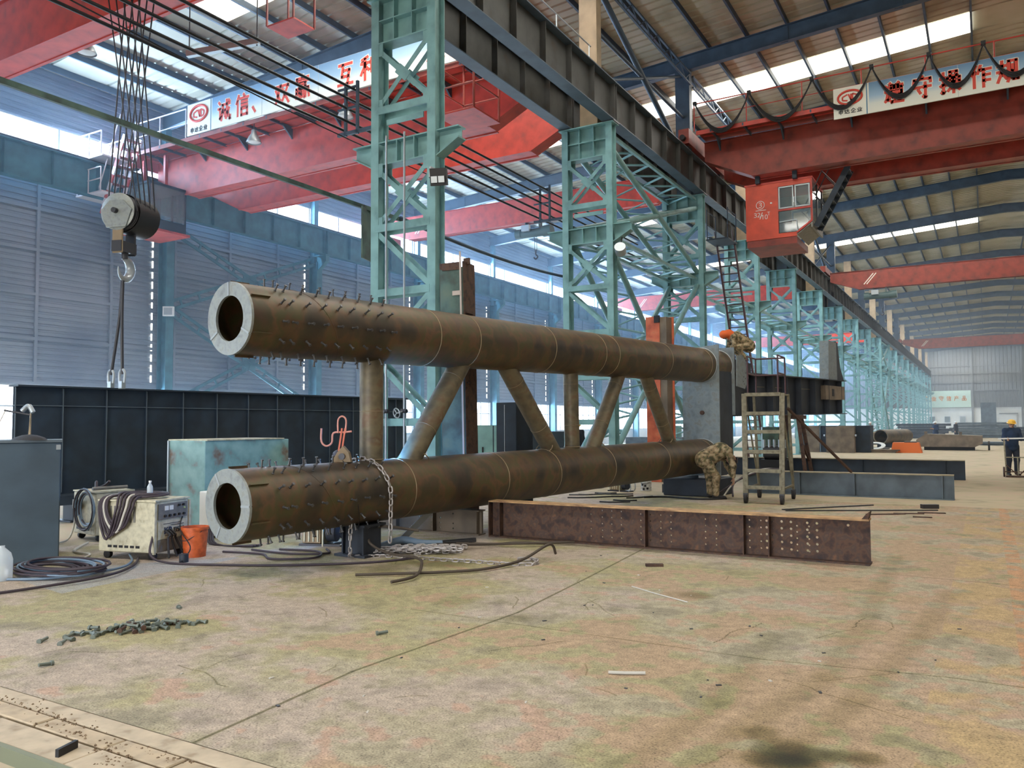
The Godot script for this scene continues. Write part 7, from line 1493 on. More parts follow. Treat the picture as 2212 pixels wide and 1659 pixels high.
	for i in 3: tag(tube(self, "floor_hose", curve_pts([Vector3(-5.3 + 0.2 * i, 0.03, -18.0), Vector3(-5.0, 0.3, -18.6), Vector3(-4.7 + 0.1 * i, 0.55, -19.2), Vector3(-4.2, 0.58, -19.4)], 6), 0.02, M.cable_light if i == 1 else M.cable, 6), "hose lying over the dark beam behind the bending worker", "hose", "hoses over the dark beam")
func build_haze() -> void:
	# welding smoke hanging in the window-wall bay and thinner dust down the aisle
	for q in [["welding_smoke", Vector3(-20.9, 6.8, -80.0), Vector3(12.6, 13.4, 168.0), 0.009, Color(0.80, 0.90, 1.0), "thin blue-white welding smoke filling the window-wall bay"], ["aisle_dust", Vector3(1.0, 6.6, -104.0), Vector3(17.5, 13.0, 120.0), 0.003, Color(0.93, 0.96, 0.98), "thin grey dust haze far down the aisle bay"]]:
		var f := FogVolume.new(); f.name = numbered(q[0]); add_child(f)
		f.shape = RenderingServer.FOG_VOLUME_SHAPE_BOX; f.size = q[2]; f.position = q[1]
		var m := FogMaterial.new(); m.density = q[3]; m.albedo = q[4]; m.resource_name = q[0]; f.material = m
		f.set_meta("kind", "stuff"); tag(f, q[5], "haze")
# ---------- figures: tapered capsules joined by a smooth minimum, meshed as surface nets ----------
func field_mesh(mb: MB, bones: Array, cell: float, k: float) -> void:
	# bone: [a, b, ra, rb]
	var lo := Vector3.ONE * 1e9; var hi := -lo
	for q in bones:
		var r := maxf(q[2], q[3]) + k * 0.5 + cell * 2.0
		lo = lo.min(q[0] - Vector3.ONE * r).min(q[1] - Vector3.ONE * r); hi = hi.max(q[0] + Vector3.ONE * r).max(q[1] + Vector3.ONE * r)
	var nx := int((hi.x - lo.x) / cell) + 2; var ny := int((hi.y - lo.y) / cell) + 2; var nz := int((hi.z - lo.z) / cell) + 2
	var f := PackedFloat32Array(); f.resize(nx * ny * nz); f.fill(1.0)
	for q in bones:
		var a: Vector3 = q[0]; var b: Vector3 = q[1]; var ra: float = q[2]; var rb: float = q[3]
		var r2 := maxf(ra, rb) + k + cell * 2.0
		var l := a.min(b) - Vector3.ONE * r2; var h := a.max(b) + Vector3.ONE * r2
		var ab := b - a; var den := maxf(ab.length_squared(), 1e-8)
		for z in range(maxi(0, int((l.z - lo.z) / cell)), mini(nz, int((h.z - lo.z) / cell) + 2)):
			for y in range(maxi(0, int((l.y - lo.y) / cell)), mini(ny, int((h.y - lo.y) / cell) + 2)):
				var row := (z * ny + y) * nx
				for x in range(maxi(0, int((l.x - lo.x) / cell)), mini(nx, int((h.x - lo.x) / cell) + 2)):
					var p := lo + Vector3(x, y, z) * cell - a
					var t := clampf(p.dot(ab) / den, 0.0, 1.0)
					var d := (p - ab * t).length() - (ra + (rb - ra) * t)
					var o := f[row + x]
					var w := clampf(0.5 + 0.5 * (o - d) / k, 0.0, 1.0)
					f[row + x] = o + (d - o) * w - k * w * (1.0 - w)
	var id := PackedInt32Array(); id.resize(nx * ny * nz); id.fill(-1)
	var base := mb.v.size()
	var sx := 1; var sy := nx; var sz := nx * ny
	for z in nz - 1:
		for y in ny - 1:
			for x in nx - 1:
				var c := (z * ny + y) * nx + x
				var m := 0
				var f0 := f[c]; var f1 := f[c + sx]; var f2 := f[c + sy]; var f3 := f[c + sx + sy]; var f4 := f[c + sz]; var f5 := f[c + sx + sz]; var f6 := f[c + sy + sz]; var f7 := f[c + sx + sy + sz]
				if f0 < 0.0: m += 1
				if f1 < 0.0: m += 1
				if f2 < 0.0: m += 1
				if f3 < 0.0: m += 1
				if f4 < 0.0: m += 1
				if f5 < 0.0: m += 1
				if f6 < 0.0: m += 1
				if f7 < 0.0: m += 1
				if m == 0 or m == 8: continue
				var g := Vector3(f1 - f0 + f3 - f2 + f5 - f4 + f7 - f6, f2 - f0 + f3 - f1 + f6 - f4 + f7 - f5, f4 - f0 + f5 - f1 + f6 - f2 + f7 - f3) / (4.0 * cell)
				var avg := (f0 + f1 + f2 + f3 + f4 + f5 + f6 + f7) / 8.0
				var gl := maxf(g.length(), 0.3)
				var off := -(g / gl) * clampf(avg / gl, -cell * 0.6, cell * 0.6)
				id[c] = mb.vert(lo + (Vector3(x, y, z) + Vector3.ONE * 0.5) * cell + off, g.normalized())
	for z in range(1, nz - 1):
		for y in range(1, ny - 1):
			for x in range(1, nx - 1):
				var c := (z * ny + y) * nx + x
				var s := f[c] < 0.0
				for ax in 3:
					var st: int = [sx, sy, sz][ax]; var u: int = [sy, sz, sx][ax]; var w2: int = [sz, sx, sy][ax]
					if s != (f[c + st] < 0.0):
						var q0 := id[c]; var q1 := id[c - u]; var q2 := id[c - u - w2]; var q3 := id[c - w2]
						if q0 >= 0 and q1 >= 0 and q2 >= 0 and q3 >= 0:
							mb.tri(q0, q1, q2); mb.tri(q0, q2, q3)
func hand_bones(wrist: Vector3, dir: Vector3, palm_n: Vector3, thumb_side: float, curl: float) -> Array:
	var d := dir.normalized(); var n := (palm_n - d * palm_n.dot(d)).normalized(); var s := d.cross(n) * thumb_side
	var out := []
	for i in 4: out.append([wrist + s * (0.027 - 0.018 * i) * 0.7, wrist + d * 0.085 + s * (0.03 - 0.02 * i), 0.016, 0.013])
	for i in 4:
		var L: float = [0.070, 0.078, 0.072, 0.056][i]; var p := wrist + d * 0.088 + s * (0.030 - 0.020 * i)
		var a := curl * 0.5
		for j in 3:
			var dd := (d * cos(a) + n * sin(a)).normalized(); var fr: float = [0.45, 0.32, 0.23][j]; var q := p + dd * L * fr
			out.append([p, q, 0.0098 - 0.001 * j, 0.009 - 0.001 * j]); p = q; a += curl * 0.7
	var tp := wrist + d * 0.025 + s * 0.032
	var td := (d * 0.6 + s * 0.75 + n * 0.25).normalized()
	out.append([tp, tp + td * 0.038, 0.013, 0.011]); out.append([tp + td * 0.038, tp + td * 0.038 + (td * 0.6 + d * 0.5 + n * 0.4).normalized() * 0.033, 0.0105, 0.009])
	return out
func person(label: String, at: Vector3, P: Dictionary, outfit: Dictionary, fine: bool) -> Node3D:
	var t := thing("person", label, "person", at, 0.5311)        # local x runs along the hall's slanted view, z towards the near end
	var cell := 0.022 if fine else 0.035
	var cloth := FastNoiseLite.new(); cloth.seed = 3; cloth.frequency = 9.0
	var ch: Vector3 = P.chest; var pe: Vector3 = P.pelvis; var nk: Vector3 = P.neck; var hd: Vector3 = P.head
	var fw: Vector3 = (P.face as Vector3).normalized(); var up := (hd - nk).normalized(); fw = (fw - up * fw.dot(up)).normalized(); var rt := up.cross(fw)
	# body
	var b := MB.new()
	field_mesh(b, [[pe, ch, 0.12, 0.125], [ch, nk, 0.09, 0.052], [nk, hd, 0.05, 0.055], [P.shL, P.elL, 0.045, 0.036], [P.elL, P.haL, 0.036, 0.025], [P.shR, P.elR, 0.045, 0.036], [P.elR, P.haR, 0.036, 0.025], [P.hipL, P.knL, 0.07, 0.05], [P.knL, P.anL, 0.05, 0.035], [P.hipR, P.knR, 0.07, 0.05], [P.knR, P.anR, 0.05, 0.035], [P.shL, P.shR, 0.05, 0.05]], cell * 1.2, 0.04)
	var n_body := b.v.size()
	var hc := 0.010 if fine else 0.024
	field_mesh(b, [[hd + up * 0.035 - fw * 0.012, hd + up * 0.03 + fw * 0.01, 0.086, 0.084], [hd - up * 0.02, hd - up * 0.065 + fw * 0.045, 0.068, 0.040], [hd + fw * 0.088 + up * 0.02, hd + fw * 0.106 - up * 0.016, 0.009, 0.013], [hd + rt * 0.08 - fw * 0.005 + up * 0.012, hd + rt * 0.082 - fw * 0.008 - up * 0.025, 0.016, 0.012], [hd - rt * 0.08 - fw * 0.005 + up * 0.012, hd - rt * 0.082 - fw * 0.008 - up * 0.025, 0.016, 0.012], [hd + fw * 0.082 - up * 0.048 + rt * 0.018, hd + fw * 0.082 - up * 0.048 - rt * 0.018, 0.009, 0.009], [nk, hd - up * 0.05, 0.055, 0.055]], hc, 0.02)
	var n_head := b.v.size()
	for s in [["haL", "elL", 1.0], ["haR", "elR", -1.0]]:
		var w: Vector3 = P[s[0]]; var dr: Vector3 = (w - P[s[1]]).normalized() * 0.4 + (P.get("grip", Vector3(0, -1, 0)) as Vector3) * 0.6
		field_mesh(b, hand_bones(w, dr, P.get("palm", fw), s[2], P.get("curl", 0.6)), 0.006 if fine else 0.014, 0.008)
	for i in b.v.size():
		var c := Color(0.36, 0.20, 0.13)
		if i >= n_body and i < n_head:
			var q := b.v[i] - hd
			var fz := q.dot(fw); var uy := q.dot(up); var rx := q.dot(rt)
			if (uy > 0.055 and fz < 0.085) or (fz < -0.02 and uy > -0.04): c = Color(0.02, 0.018, 0.017)
			elif fz > 0.06 and absf(uy - 0.022) < 0.009 and absf(absf(rx) - 0.032) < 0.014: c = Color(0.03, 0.02, 0.02)
			elif fz > 0.05 and absf(uy + 0.048) < 0.007 and absf(rx) < 0.024: c = Color(0.26, 0.09, 0.07)
		b.c.append(c)
	put(t, "body", b.done(), M.skin)
	# jacket and trousers follow the body
	var j := MB.new(); var pad := 0.022
	var hem := pe.lerp(ch, -0.12)
	field_mesh(j, [[hem, ch, 0.155 + pad, 0.15 + pad], [pe.lerp(ch, 0.55) + rt * 0.05, ch + rt * 0.07, 0.11, 0.115], [pe.lerp(ch, 0.55) - rt * 0.05, ch - rt * 0.07, 0.11, 0.115], [ch, nk - up * 0.03, 0.12, 0.075], [P.shL, P.shR, 0.075, 0.075], [P.shL, P.elL, 0.072, 0.058], [P.elL, (P.elL as Vector3).lerp(P.haL, 0.88), 0.058, 0.043], [P.shR, P.elR, 0.072, 0.058], [P.elR, (P.elR as Vector3).lerp(P.haR, 0.88), 0.058, 0.043]], cell, 0.05)
	dye(j, outfit.jacket, cloth); put(t, "jacket", j.done(), M.cloth)
	var tr := MB.new()
	field_mesh(tr, [[pe, pe.lerp(ch, 0.15), 0.15, 0.145], [P.hipL, P.knL, 0.105, 0.078], [P.knL, (P.knL as Vector3).lerp(P.anL, 0.94), 0.078, 0.066], [P.hipR, P.knR, 0.105, 0.078], [P.knR, (P.knR as Vector3).lerp(P.anR, 0.94), 0.078, 0.066]], cell, 0.05)
	dye(tr, outfit.trousers, cloth); put(t, "trousers", tr.done(), M.cloth)
	for s in [["anL", "toL"], ["anR", "toR"]]:
		var bo := MB.new(); var an: Vector3 = P[s[0]]; var to: Vector3 = P[s[1]]
		field_mesh(bo, [[an + Vector3(0, 0.03, 0), an - Vector3(0, 0.02, 0), 0.052, 0.045], [Vector3(an.x, an.y - 0.035, an.z) - (to - an).normalized() * 0.04, to, 0.04, 0.034]], 0.018 if fine else 0.03, 0.03)
		put(t, "boot", bo.done(), M.rubber)
	if outfit.has("helmet"):
		var hm := MB.new(); var hx := Transform3D(Basis(rt, up, -fw) if false else Basis(rt, up, rt.cross(up)), hd + up * 0.045)
		hm.lathe([Vector2(0.135, -0.012), Vector2(0.137, -0.004), Vector2(0.112, 0.006), Vector2(0.108, 0.04), Vector2(0.088, 0.078), Vector2(0.05, 0.098), Vector2(0.0, 0.104)], 24, hx)
		hm.at_box(Vector3.ZERO, Vector3.ONE * 0.001)
		var helmet := put(t, "helmet", hm.done(), M[outfit.helmet])
		var pk := MB.new(); pk.lathe([Vector2(0.0, -0.004), Vector2(0.07, -0.01), Vector2(0.075, -0.004), Vector2(0.0, 0.008)], 16, Transform3D(Basis(rt, up, rt.cross(up)), hd + up * 0.043 + fw * 0.105)); put(helmet, "peak", pk.done(), M[outfit.helmet])
	if outfit.has("hood"):
		var ho := MB.new(); field_mesh(ho, [[hd + up * 0.04 - fw * 0.03, nk - fw * 0.02, 0.112, 0.1], [nk - fw * 0.03, nk.lerp(ch, 0.3), 0.11, 0.12]], 0.018, 0.04)
		put(t, "hood", ho.done(), M[outfit.hood])
	return t
func dye(mb: MB, kind: String, n: FastNoiseLite) -> void:
	for p in mb.v:
		if kind == "camo":
			var a := n.get_noise_3d(p.x, p.y * 1.2, p.z); var b := n.get_noise_3d(p.x * 1.3 + 7.0, p.y * 1.5, p.z * 1.3)
			var c := Color(0.22, 0.155, 0.085)
			if a > 0.16: c = Color(0.36, 0.28, 0.17)
			elif a < -0.2: c = Color(0.06, 0.055, 0.03)
			elif b > 0.2: c = Color(0.13, 0.12, 0.05)
			mb.c.append(c)
		else:
			var cc: Color = {"navy": Color(0.018, 0.035, 0.075), "dark": Color(0.02, 0.025, 0.04), "grey": Color(0.22, 0.24, 0.26), "blue": Color(0.03, 0.06, 0.13)}[kind]
			mb.c.append(cc * (1.0 + 0.25 * n.get_noise_3d(p.x * 2.0, p.y * 2.0, p.z * 2.0)))
func standing(face: Vector3, arms: String, spread := 0.1) -> Dictionary:
	var f := face.normalized(); var r := Vector3.UP.cross(f)
	var P := {"pelvis": Vector3(0, 0.93, 0), "chest": Vector3(0, 1.26, 0) + f * 0.01, "neck": Vector3(0, 1.45, 0), "head": Vector3(0, 1.57, 0) + f * 0.02, "face": f, "palm": -r, "curl": 0.6}
	for s in [["L", 1.0], ["R", -1.0]]:
		var k: float = s[1]
		P["hip" + s[0]] = Vector3(0, 0.88, 0) + r * spread * k; P["kn" + s[0]] = Vector3(0, 0.48, 0) + r * spread * 1.1 * k + f * 0.03; P["an" + s[0]] = Vector3(0, 0.085, 0) + r * spread * 1.2 * k - f * 0.02
		P["to" + s[0]] = Vector3(0, 0.037, 0) + r * spread * 1.35 * k + f * 0.15; P["sh" + s[0]] = Vector3(0, 1.38, 0) + r * 0.18 * k
		if arms == "forward":
			P["el" + s[0]] = Vector3(0, 1.12, 0) + r * 0.25 * k + f * 0.04; P["ha" + s[0]] = Vector3(0, 1.1, 0) + r * 0.24 * k + f * 0.27; P["grip"] = f
		elif arms == "work":
			P["el" + s[0]] = Vector3(0, 1.12, 0) + r * 0.24 * k; P["ha" + s[0]] = Vector3(0, 1.16, 0) + r * 0.1 * k + f * 0.26; P["grip"] = f
		else:
			P["el" + s[0]] = Vector3(0, 1.1, 0) + r * 0.24 * k - f * 0.02; P["ha" + s[0]] = Vector3(0, 0.86, 0) + r * 0.25 * k + f * 0.05; P["grip"] = Vector3.DOWN
	return P
func build_people() -> void:
	mat("skin", Color.WHITE, 0.6).vertex_color_use_as_albedo = true
	mat("cloth", Color.WHITE, 0.85).vertex_color_use_as_albedo = true
	mat("helmet_yellow", c8(232, 180, 60), 0.4); mat("helmet_white", c8(228, 228, 224), 0.4); mat("hood_orange", c8(214, 98, 44), 0.8); mat("helmet_dark", c8(60, 54, 58), 0.4)
	# worker bending double beside the end block, seen from the side, hands near the floor
	var A := {"pelvis": Vector3(-0.2, 0.80, 0.0), "chest": Vector3(0.08, 0.95, 0.0), "neck": Vector3(0.24, 0.9, -0.02), "head": Vector3(0.3, 0.79, -0.03), "face": Vector3(0.5, -1.0, 0), "palm": Vector3(-1, 0, 0), "grip": Vector3(0.1, -1, 0), "curl": 0.7,
		"shL": Vector3(0.2, 0.95, 0.17), "elL": Vector3(0.28, 0.66, 0.2), "haL": Vector3(0.29, 0.42, 0.16), "shR": Vector3(0.2, 0.95, -0.17), "elR": Vector3(0.27, 0.66, -0.2), "haR": Vector3(0.36, 0.42, -0.14),
		"hipL": Vector3(-0.2, 0.76, 0.09), "knL": Vector3(-0.03, 0.44, 0.11), "anL": Vector3(-0.04, 0.085, 0.1), "toL": Vector3(0.13, 0.037, 0.12), "hipR": Vector3(-0.2, 0.76, -0.09), "knR": Vector3(-0.1, 0.43, -0.12), "anR": Vector3(-0.1, 0.085, -0.1), "toR": Vector3(0.07, 0.037, -0.13)}
	person("person in camouflage overalls bending double beside the paint drum", Vector3(-5.12, 0, -17.5), A, {"jacket": "camo", "trousers": "camo", "helmet": "helmet_dark"}, true).scale = Vector3(1.12, 1.1, 1.12)
	# worker crouching on the girder arm, facing back along the truss
	var up0 := 3.235
	var B := {"pelvis": Vector3(0.2, 0.46, 0.0), "chest": Vector3(-0.08, 0.66, 0.0), "neck": Vector3(-0.27, 0.74, 0.0), "head": Vector3(-0.38, 0.72, 0.02), "face": Vector3(-0.7, -1.0, 0.1), "palm": Vector3(1, 0, 0), "grip": Vector3(-0.2, -1, 0), "curl": 0.8,
		"shL": Vector3(-0.2, 0.66, -0.17), "elL": Vector3(-0.24, 0.42, -0.2), "haL": Vector3(-0.36, 0.24, -0.12), "shR": Vector3(-0.2, 0.66, 0.17), "elR": Vector3(-0.2, 0.42, 0.2), "haR": Vector3(-0.34, 0.26, 0.12),
		"hipL": Vector3(0.2, 0.42, -0.09), "knL": Vector3(-0.14, 0.42, -0.13), "anL": Vector3(0.1, 0.085, -0.1), "toL": Vector3(-0.06, 0.037, -0.11), "hipR": Vector3(0.2, 0.42, 0.09), "knR": Vector3(-0.12, 0.4, 0.13), "anR": Vector3(0.12, 0.085, 0.1), "toR": Vector3(-0.04, 0.037, 0.11)}
	person("person in camouflage with an orange hood crouching on the girder arm", (TRUSS_A + TRUSS_D * 15.3) * Vector3(1, 0, 1) + Vector3(0, up0, 0), B, {"jacket": "camo", "trousers": "camo", "hood": "hood_orange"}, true)
	person("person in navy work clothes and yellow helmet standing by ribbed boxes", Vector3(-8.69, 0, -45.0), standing(Vector3(1, 0, 0.1), "work"), {"jacket": "navy", "trousers": "navy", "helmet": "helmet_yellow"}, true)
	person("person in navy jacket and yellow helmet holding a white bar behind the cart", Vector3(0.66, 0, -29.1), standing(Vector3(-0.15, 0, 1), "forward"), {"jacket": "navy", "trousers": "dark", "helmet": "helmet_yellow"}, true)
	tag(bar(self, "held_bar", Vector3(0.3, 1.13, -28.72), Vector3(1.15, 1.15, -28.76), 0.05, 0.04, M.white), "white bar held level in both hands of the person behind the cart", "bar")
	# crouching welder behind the lower pipe, arc at work
	var W := {"pelvis": Vector3(0.12, 0.50, 0), "chest": Vector3(0.14, 0.86, 0.02), "neck": Vector3(0.12, 1.05, 0.03), "head": Vector3(0.1, 1.15, 0.05), "face": Vector3(0.6, -0.3, 0.4), "palm": Vector3(0, -1, 0), "grip": Vector3(0.8, -0.2, 0.3), "curl": 1.0,
		"shL": Vector3(0.1, 0.98, -0.18), "elL": Vector3(0.26, 0.86, -0.16), "haL": Vector3(0.42, 0.98, -0.04), "shR": Vector3(0.1, 0.98, 0.2), "elR": Vector3(0.22, 0.86, 0.22), "haR": Vector3(0.38, 1.0, 0.14),
		"hipL": Vector3(0.12, 0.46, -0.1), "knL": Vector3(0.4, 0.5, -0.14), "anL": Vector3(0.2, 0.085, -0.14), "toL": Vector3(0.36, 0.037, -0.14), "hipR": Vector3(0.12, 0.46, 0.1), "knR": Vector3(0.36, 0.5, 0.16), "anR": Vector3(0.16, 0.085, 0.14), "toR": Vector3(0.32, 0.037, 0.14)}
	person("person in a dark blue jacket crouching behind the lower pipe by the near post", Vector3(-8.3, 0, -8.95), W, {"jacket": "blue", "trousers": "dark", "helmet": "helmet_dark"}, true)
	# far figures
	person("person in dark blue stooping on the machine bed in the far aisle", Vector3(-3.2, 0, -66.5), standing(Vector3(-1, 0, 0.3), "work", 0.14), {"jacket": "navy", "trousers": "navy", "helmet": "helmet_white"}, false)
	person("person in dark clothes standing before the far grey stacks", Vector3(-2.3, 0, -80.5), standing(Vector3(0.6, 0, 1), "down", 0.12), {"jacket": "dark", "trousers": "dark", "helmet": "helmet_white"}, false)
	person("person in a white helmet among the far pipes near the column row", Vector3(-7.6, 0, -66.5), standing(Vector3(0.2, 0, 1), "work"), {"jacket": "grey", "trousers": "dark", "helmet": "helmet_white"}, false)
	person("person with a white helmet beyond the rolling ladder prop", Vector3(-10.4, 0, -46.0), standing(Vector3(0.5, 0, 1), "down"), {"jacket": "grey", "trousers": "dark", "helmet": "helmet_white"}, false)
	person("person in pale clothes beside the pale teal cabinet", Vector3(-14.0, 0, -20.6), standing(Vector3(1, 0, 0.2), "work"), {"jacket": "grey", "trousers": "grey", "helmet": "helmet_white"}, false)
	person("person with a yellow helmet behind the foot of the middle diagonal", Vector3(-12.2, 0, -25.2), standing(Vector3(0.3, 0, 1), "down"), {"jacket": "dark", "trousers": "dark", "helmet": "helmet_yellow"}, false)
	# welding clamp on the lower pipe beside the crouching welder
	var cp := thing("rail_clamp", "pink bent-bar clamp stand with a grey trolley on top of the lower pipe", "clamp", bot_at(1.62) + Vector3(0, 0.40, 0), 0.5311)
	tube(cp, "bent_bar", curve_pts([Vector3(-0.26, 0.42, 0), Vector3(-0.26, 0.26, 0), Vector3(-0.2, 0.2, 0), Vector3(-0.13, 0.24, 0), Vector3(-0.11, 0.36, 0), Vector3(0.02, 0.37, 0), Vector3(0.12, 0.38, 0)], 5), 0.012, M.clamp_pink, 8)
	tube(cp, "bent_bar", curve_pts([Vector3(-0.05, 0.36, 0.01), Vector3(-0.05, 0.52, 0.01), Vector3(0.0, 0.57, 0.01), Vector3(0.05, 0.52, 0.01), Vector3(0.04, 0.36, 0.01)], 5), 0.011, M.clamp_pink, 8)
	for x in [-0.02, 0.02]: bar(cp, "stem", Vector3(x - 0.02, 0.14, 0.01), Vector3(x + 0.02, 0.42, 0.01), 0.02, 0.02, M.clamp_red, Vector3.BACK)
	var cm := MB.new(); cm.prism(PackedVector2Array([Vector2(-0.12, 0.0), Vector2(0.12, 0.0), Vector2(0.09, 0.12), Vector2(0.02, 0.2), Vector2(-0.05, 0.12)]), 0.12); put(cp, "trolley", cm.done(), M.machine_brown)
	put(cp, "roller", cyl(16), M.dark_steel, Transform3D(Basis(Vector3.RIGHT, PI / 2) * Basis.from_scale(Vector3(0.08, 0.14, 0.08)), Vector3(0.01, 0.07, 0.01)))
	# welding arc: small glowing point with its light
	var ap := bot_at(2.36) + Vector3(-0.06, 0.47, 0) - TRUSS_N * 0.12
	var ar := thing("welding_arc", "blue-white welding arc flame at the foot of the near diagonal", "flame", ap)
	var sp := SphereMesh.new(); sp.radius = 0.025; sp.height = 0.05; sp.radial_segments = 12; sp.rings = 6
	put(ar, "arc_flame", sp, M.arc)
	var ol := OmniLight3D.new(); ol.name = "arc_light"; ar.add_child(ol); ol.light_color = Color(0.35, 0.65, 1.0); ol.light_energy = 2.2; ol.light_size = 0.03; ol.omni_range = 80.0; ol.omni_attenuation = 2.0; ol.shadow_enabled = true
	rod(ar, "torch", Vector3(-0.02, 0.02, -0.02), Vector3(-0.3, 0.12, -0.25), 0.012, M.black, 8)
	# hand cart
	var ct := thing("hand_cart", "brown steel hand cart with spoked side wheels in the aisle", "cart", Vector3(0.78, 0, -28.4), 0.05)
	for s in [-1.0, 1.0]:
		rod(ct, "wheel", Vector3(0.36 * s - 0.02, 0.15, 0), Vector3(0.36 * s + 0.02, 0.15, 0), 0.15, M.rust, 18)
		bar(ct, "upright", Vector3(0.30 * s, 0.05, 0), Vector3(0.33 * s, 1.12, -0.1), 0.035, 0.035, M.ladder_grey, Vector3.BACK)
		bar(ct, "brace", Vector3(0.3 * s, 0.35, 0), Vector3(0.02 * s, 0.06, 0.1), 0.025, 0.025, M.rust)
	bar(ct, "cross_bar", Vector3(-0.31, 0.58, -0.05), Vector3(0.31, 0.58, -0.05), 0.03, 0.03, M.ladder_grey); bar(ct, "axle", Vector3(-0.36, 0.15, 0), Vector3(0.36, 0.15, 0), 0.03, 0.03, M.rust)
	box(ct, "toe_plate", Vector3(0, 0.03, 0.15), Vector3(0.66, 0.03, 0.3), M.rust); bar(ct, "centre_post", Vector3(0, 0.05, 0.02), Vector3(0, 0.58, -0.05), 0.03, 0.03, M.ladder_grey, Vector3.BACK)
const FX0 := -11.0
const FX1 := 5.0
const FZ0 := -18.0
const FZ1 := -2.85
func field(seed: int, freq: float, octaves: int, w: int, h: int, kind := FastNoiseLite.TYPE_SIMPLEX_SMOOTH) -> PackedByteArray:
	var f := FastNoiseLite.new(); f.seed = seed; f.frequency = freq; f.noise_type = kind; f.fractal_octaves = octaves
	return f.get_image(w, h).get_data()
func mark_line(d: PackedByteArray, w: int, h: int, pts: Array, half: float, k: float, soft: float) -> void:      # darken along a polyline given in metres
	var sx := w / (FX1 - FX0); var sz := h / (FZ1 - FZ0)
	for i in pts.size() - 1:
		var a := Vector2((pts[i][0] - FX0) * sx, (pts[i][1] - FZ0) * sz); var b := Vector2((pts[i + 1][0] - FX0) * sx, (pts[i + 1][1] - FZ0) * sz)
		var r := (half + soft) * sx
		for y in range(maxi(0, int(minf(a.y, b.y) - r)), mini(h, int(maxf(a.y, b.y) + r) + 2)):
			for x in range(maxi(0, int(minf(a.x, b.x) - r)), mini(w, int(maxf(a.x, b.x) + r) + 2)):
				var p := Vector2(x, y); var q := Geometry2D.get_closest_point_to_segment(p, a, b)
				var dd := p.distance_to(q) / sx
				if dd < half + soft:
					var s := 1.0 - clampf((dd - half) / maxf(soft, 0.0001), 0.0, 1.0)
					var o := (y * w + x) * 3; var m := 1.0 - k * s
					d[o] = int(d[o] * m); d[o + 1] = int(d[o + 1] * m); d[o + 2] = int(d[o + 2] * (m * 0.5 + 0.5 * m * m))
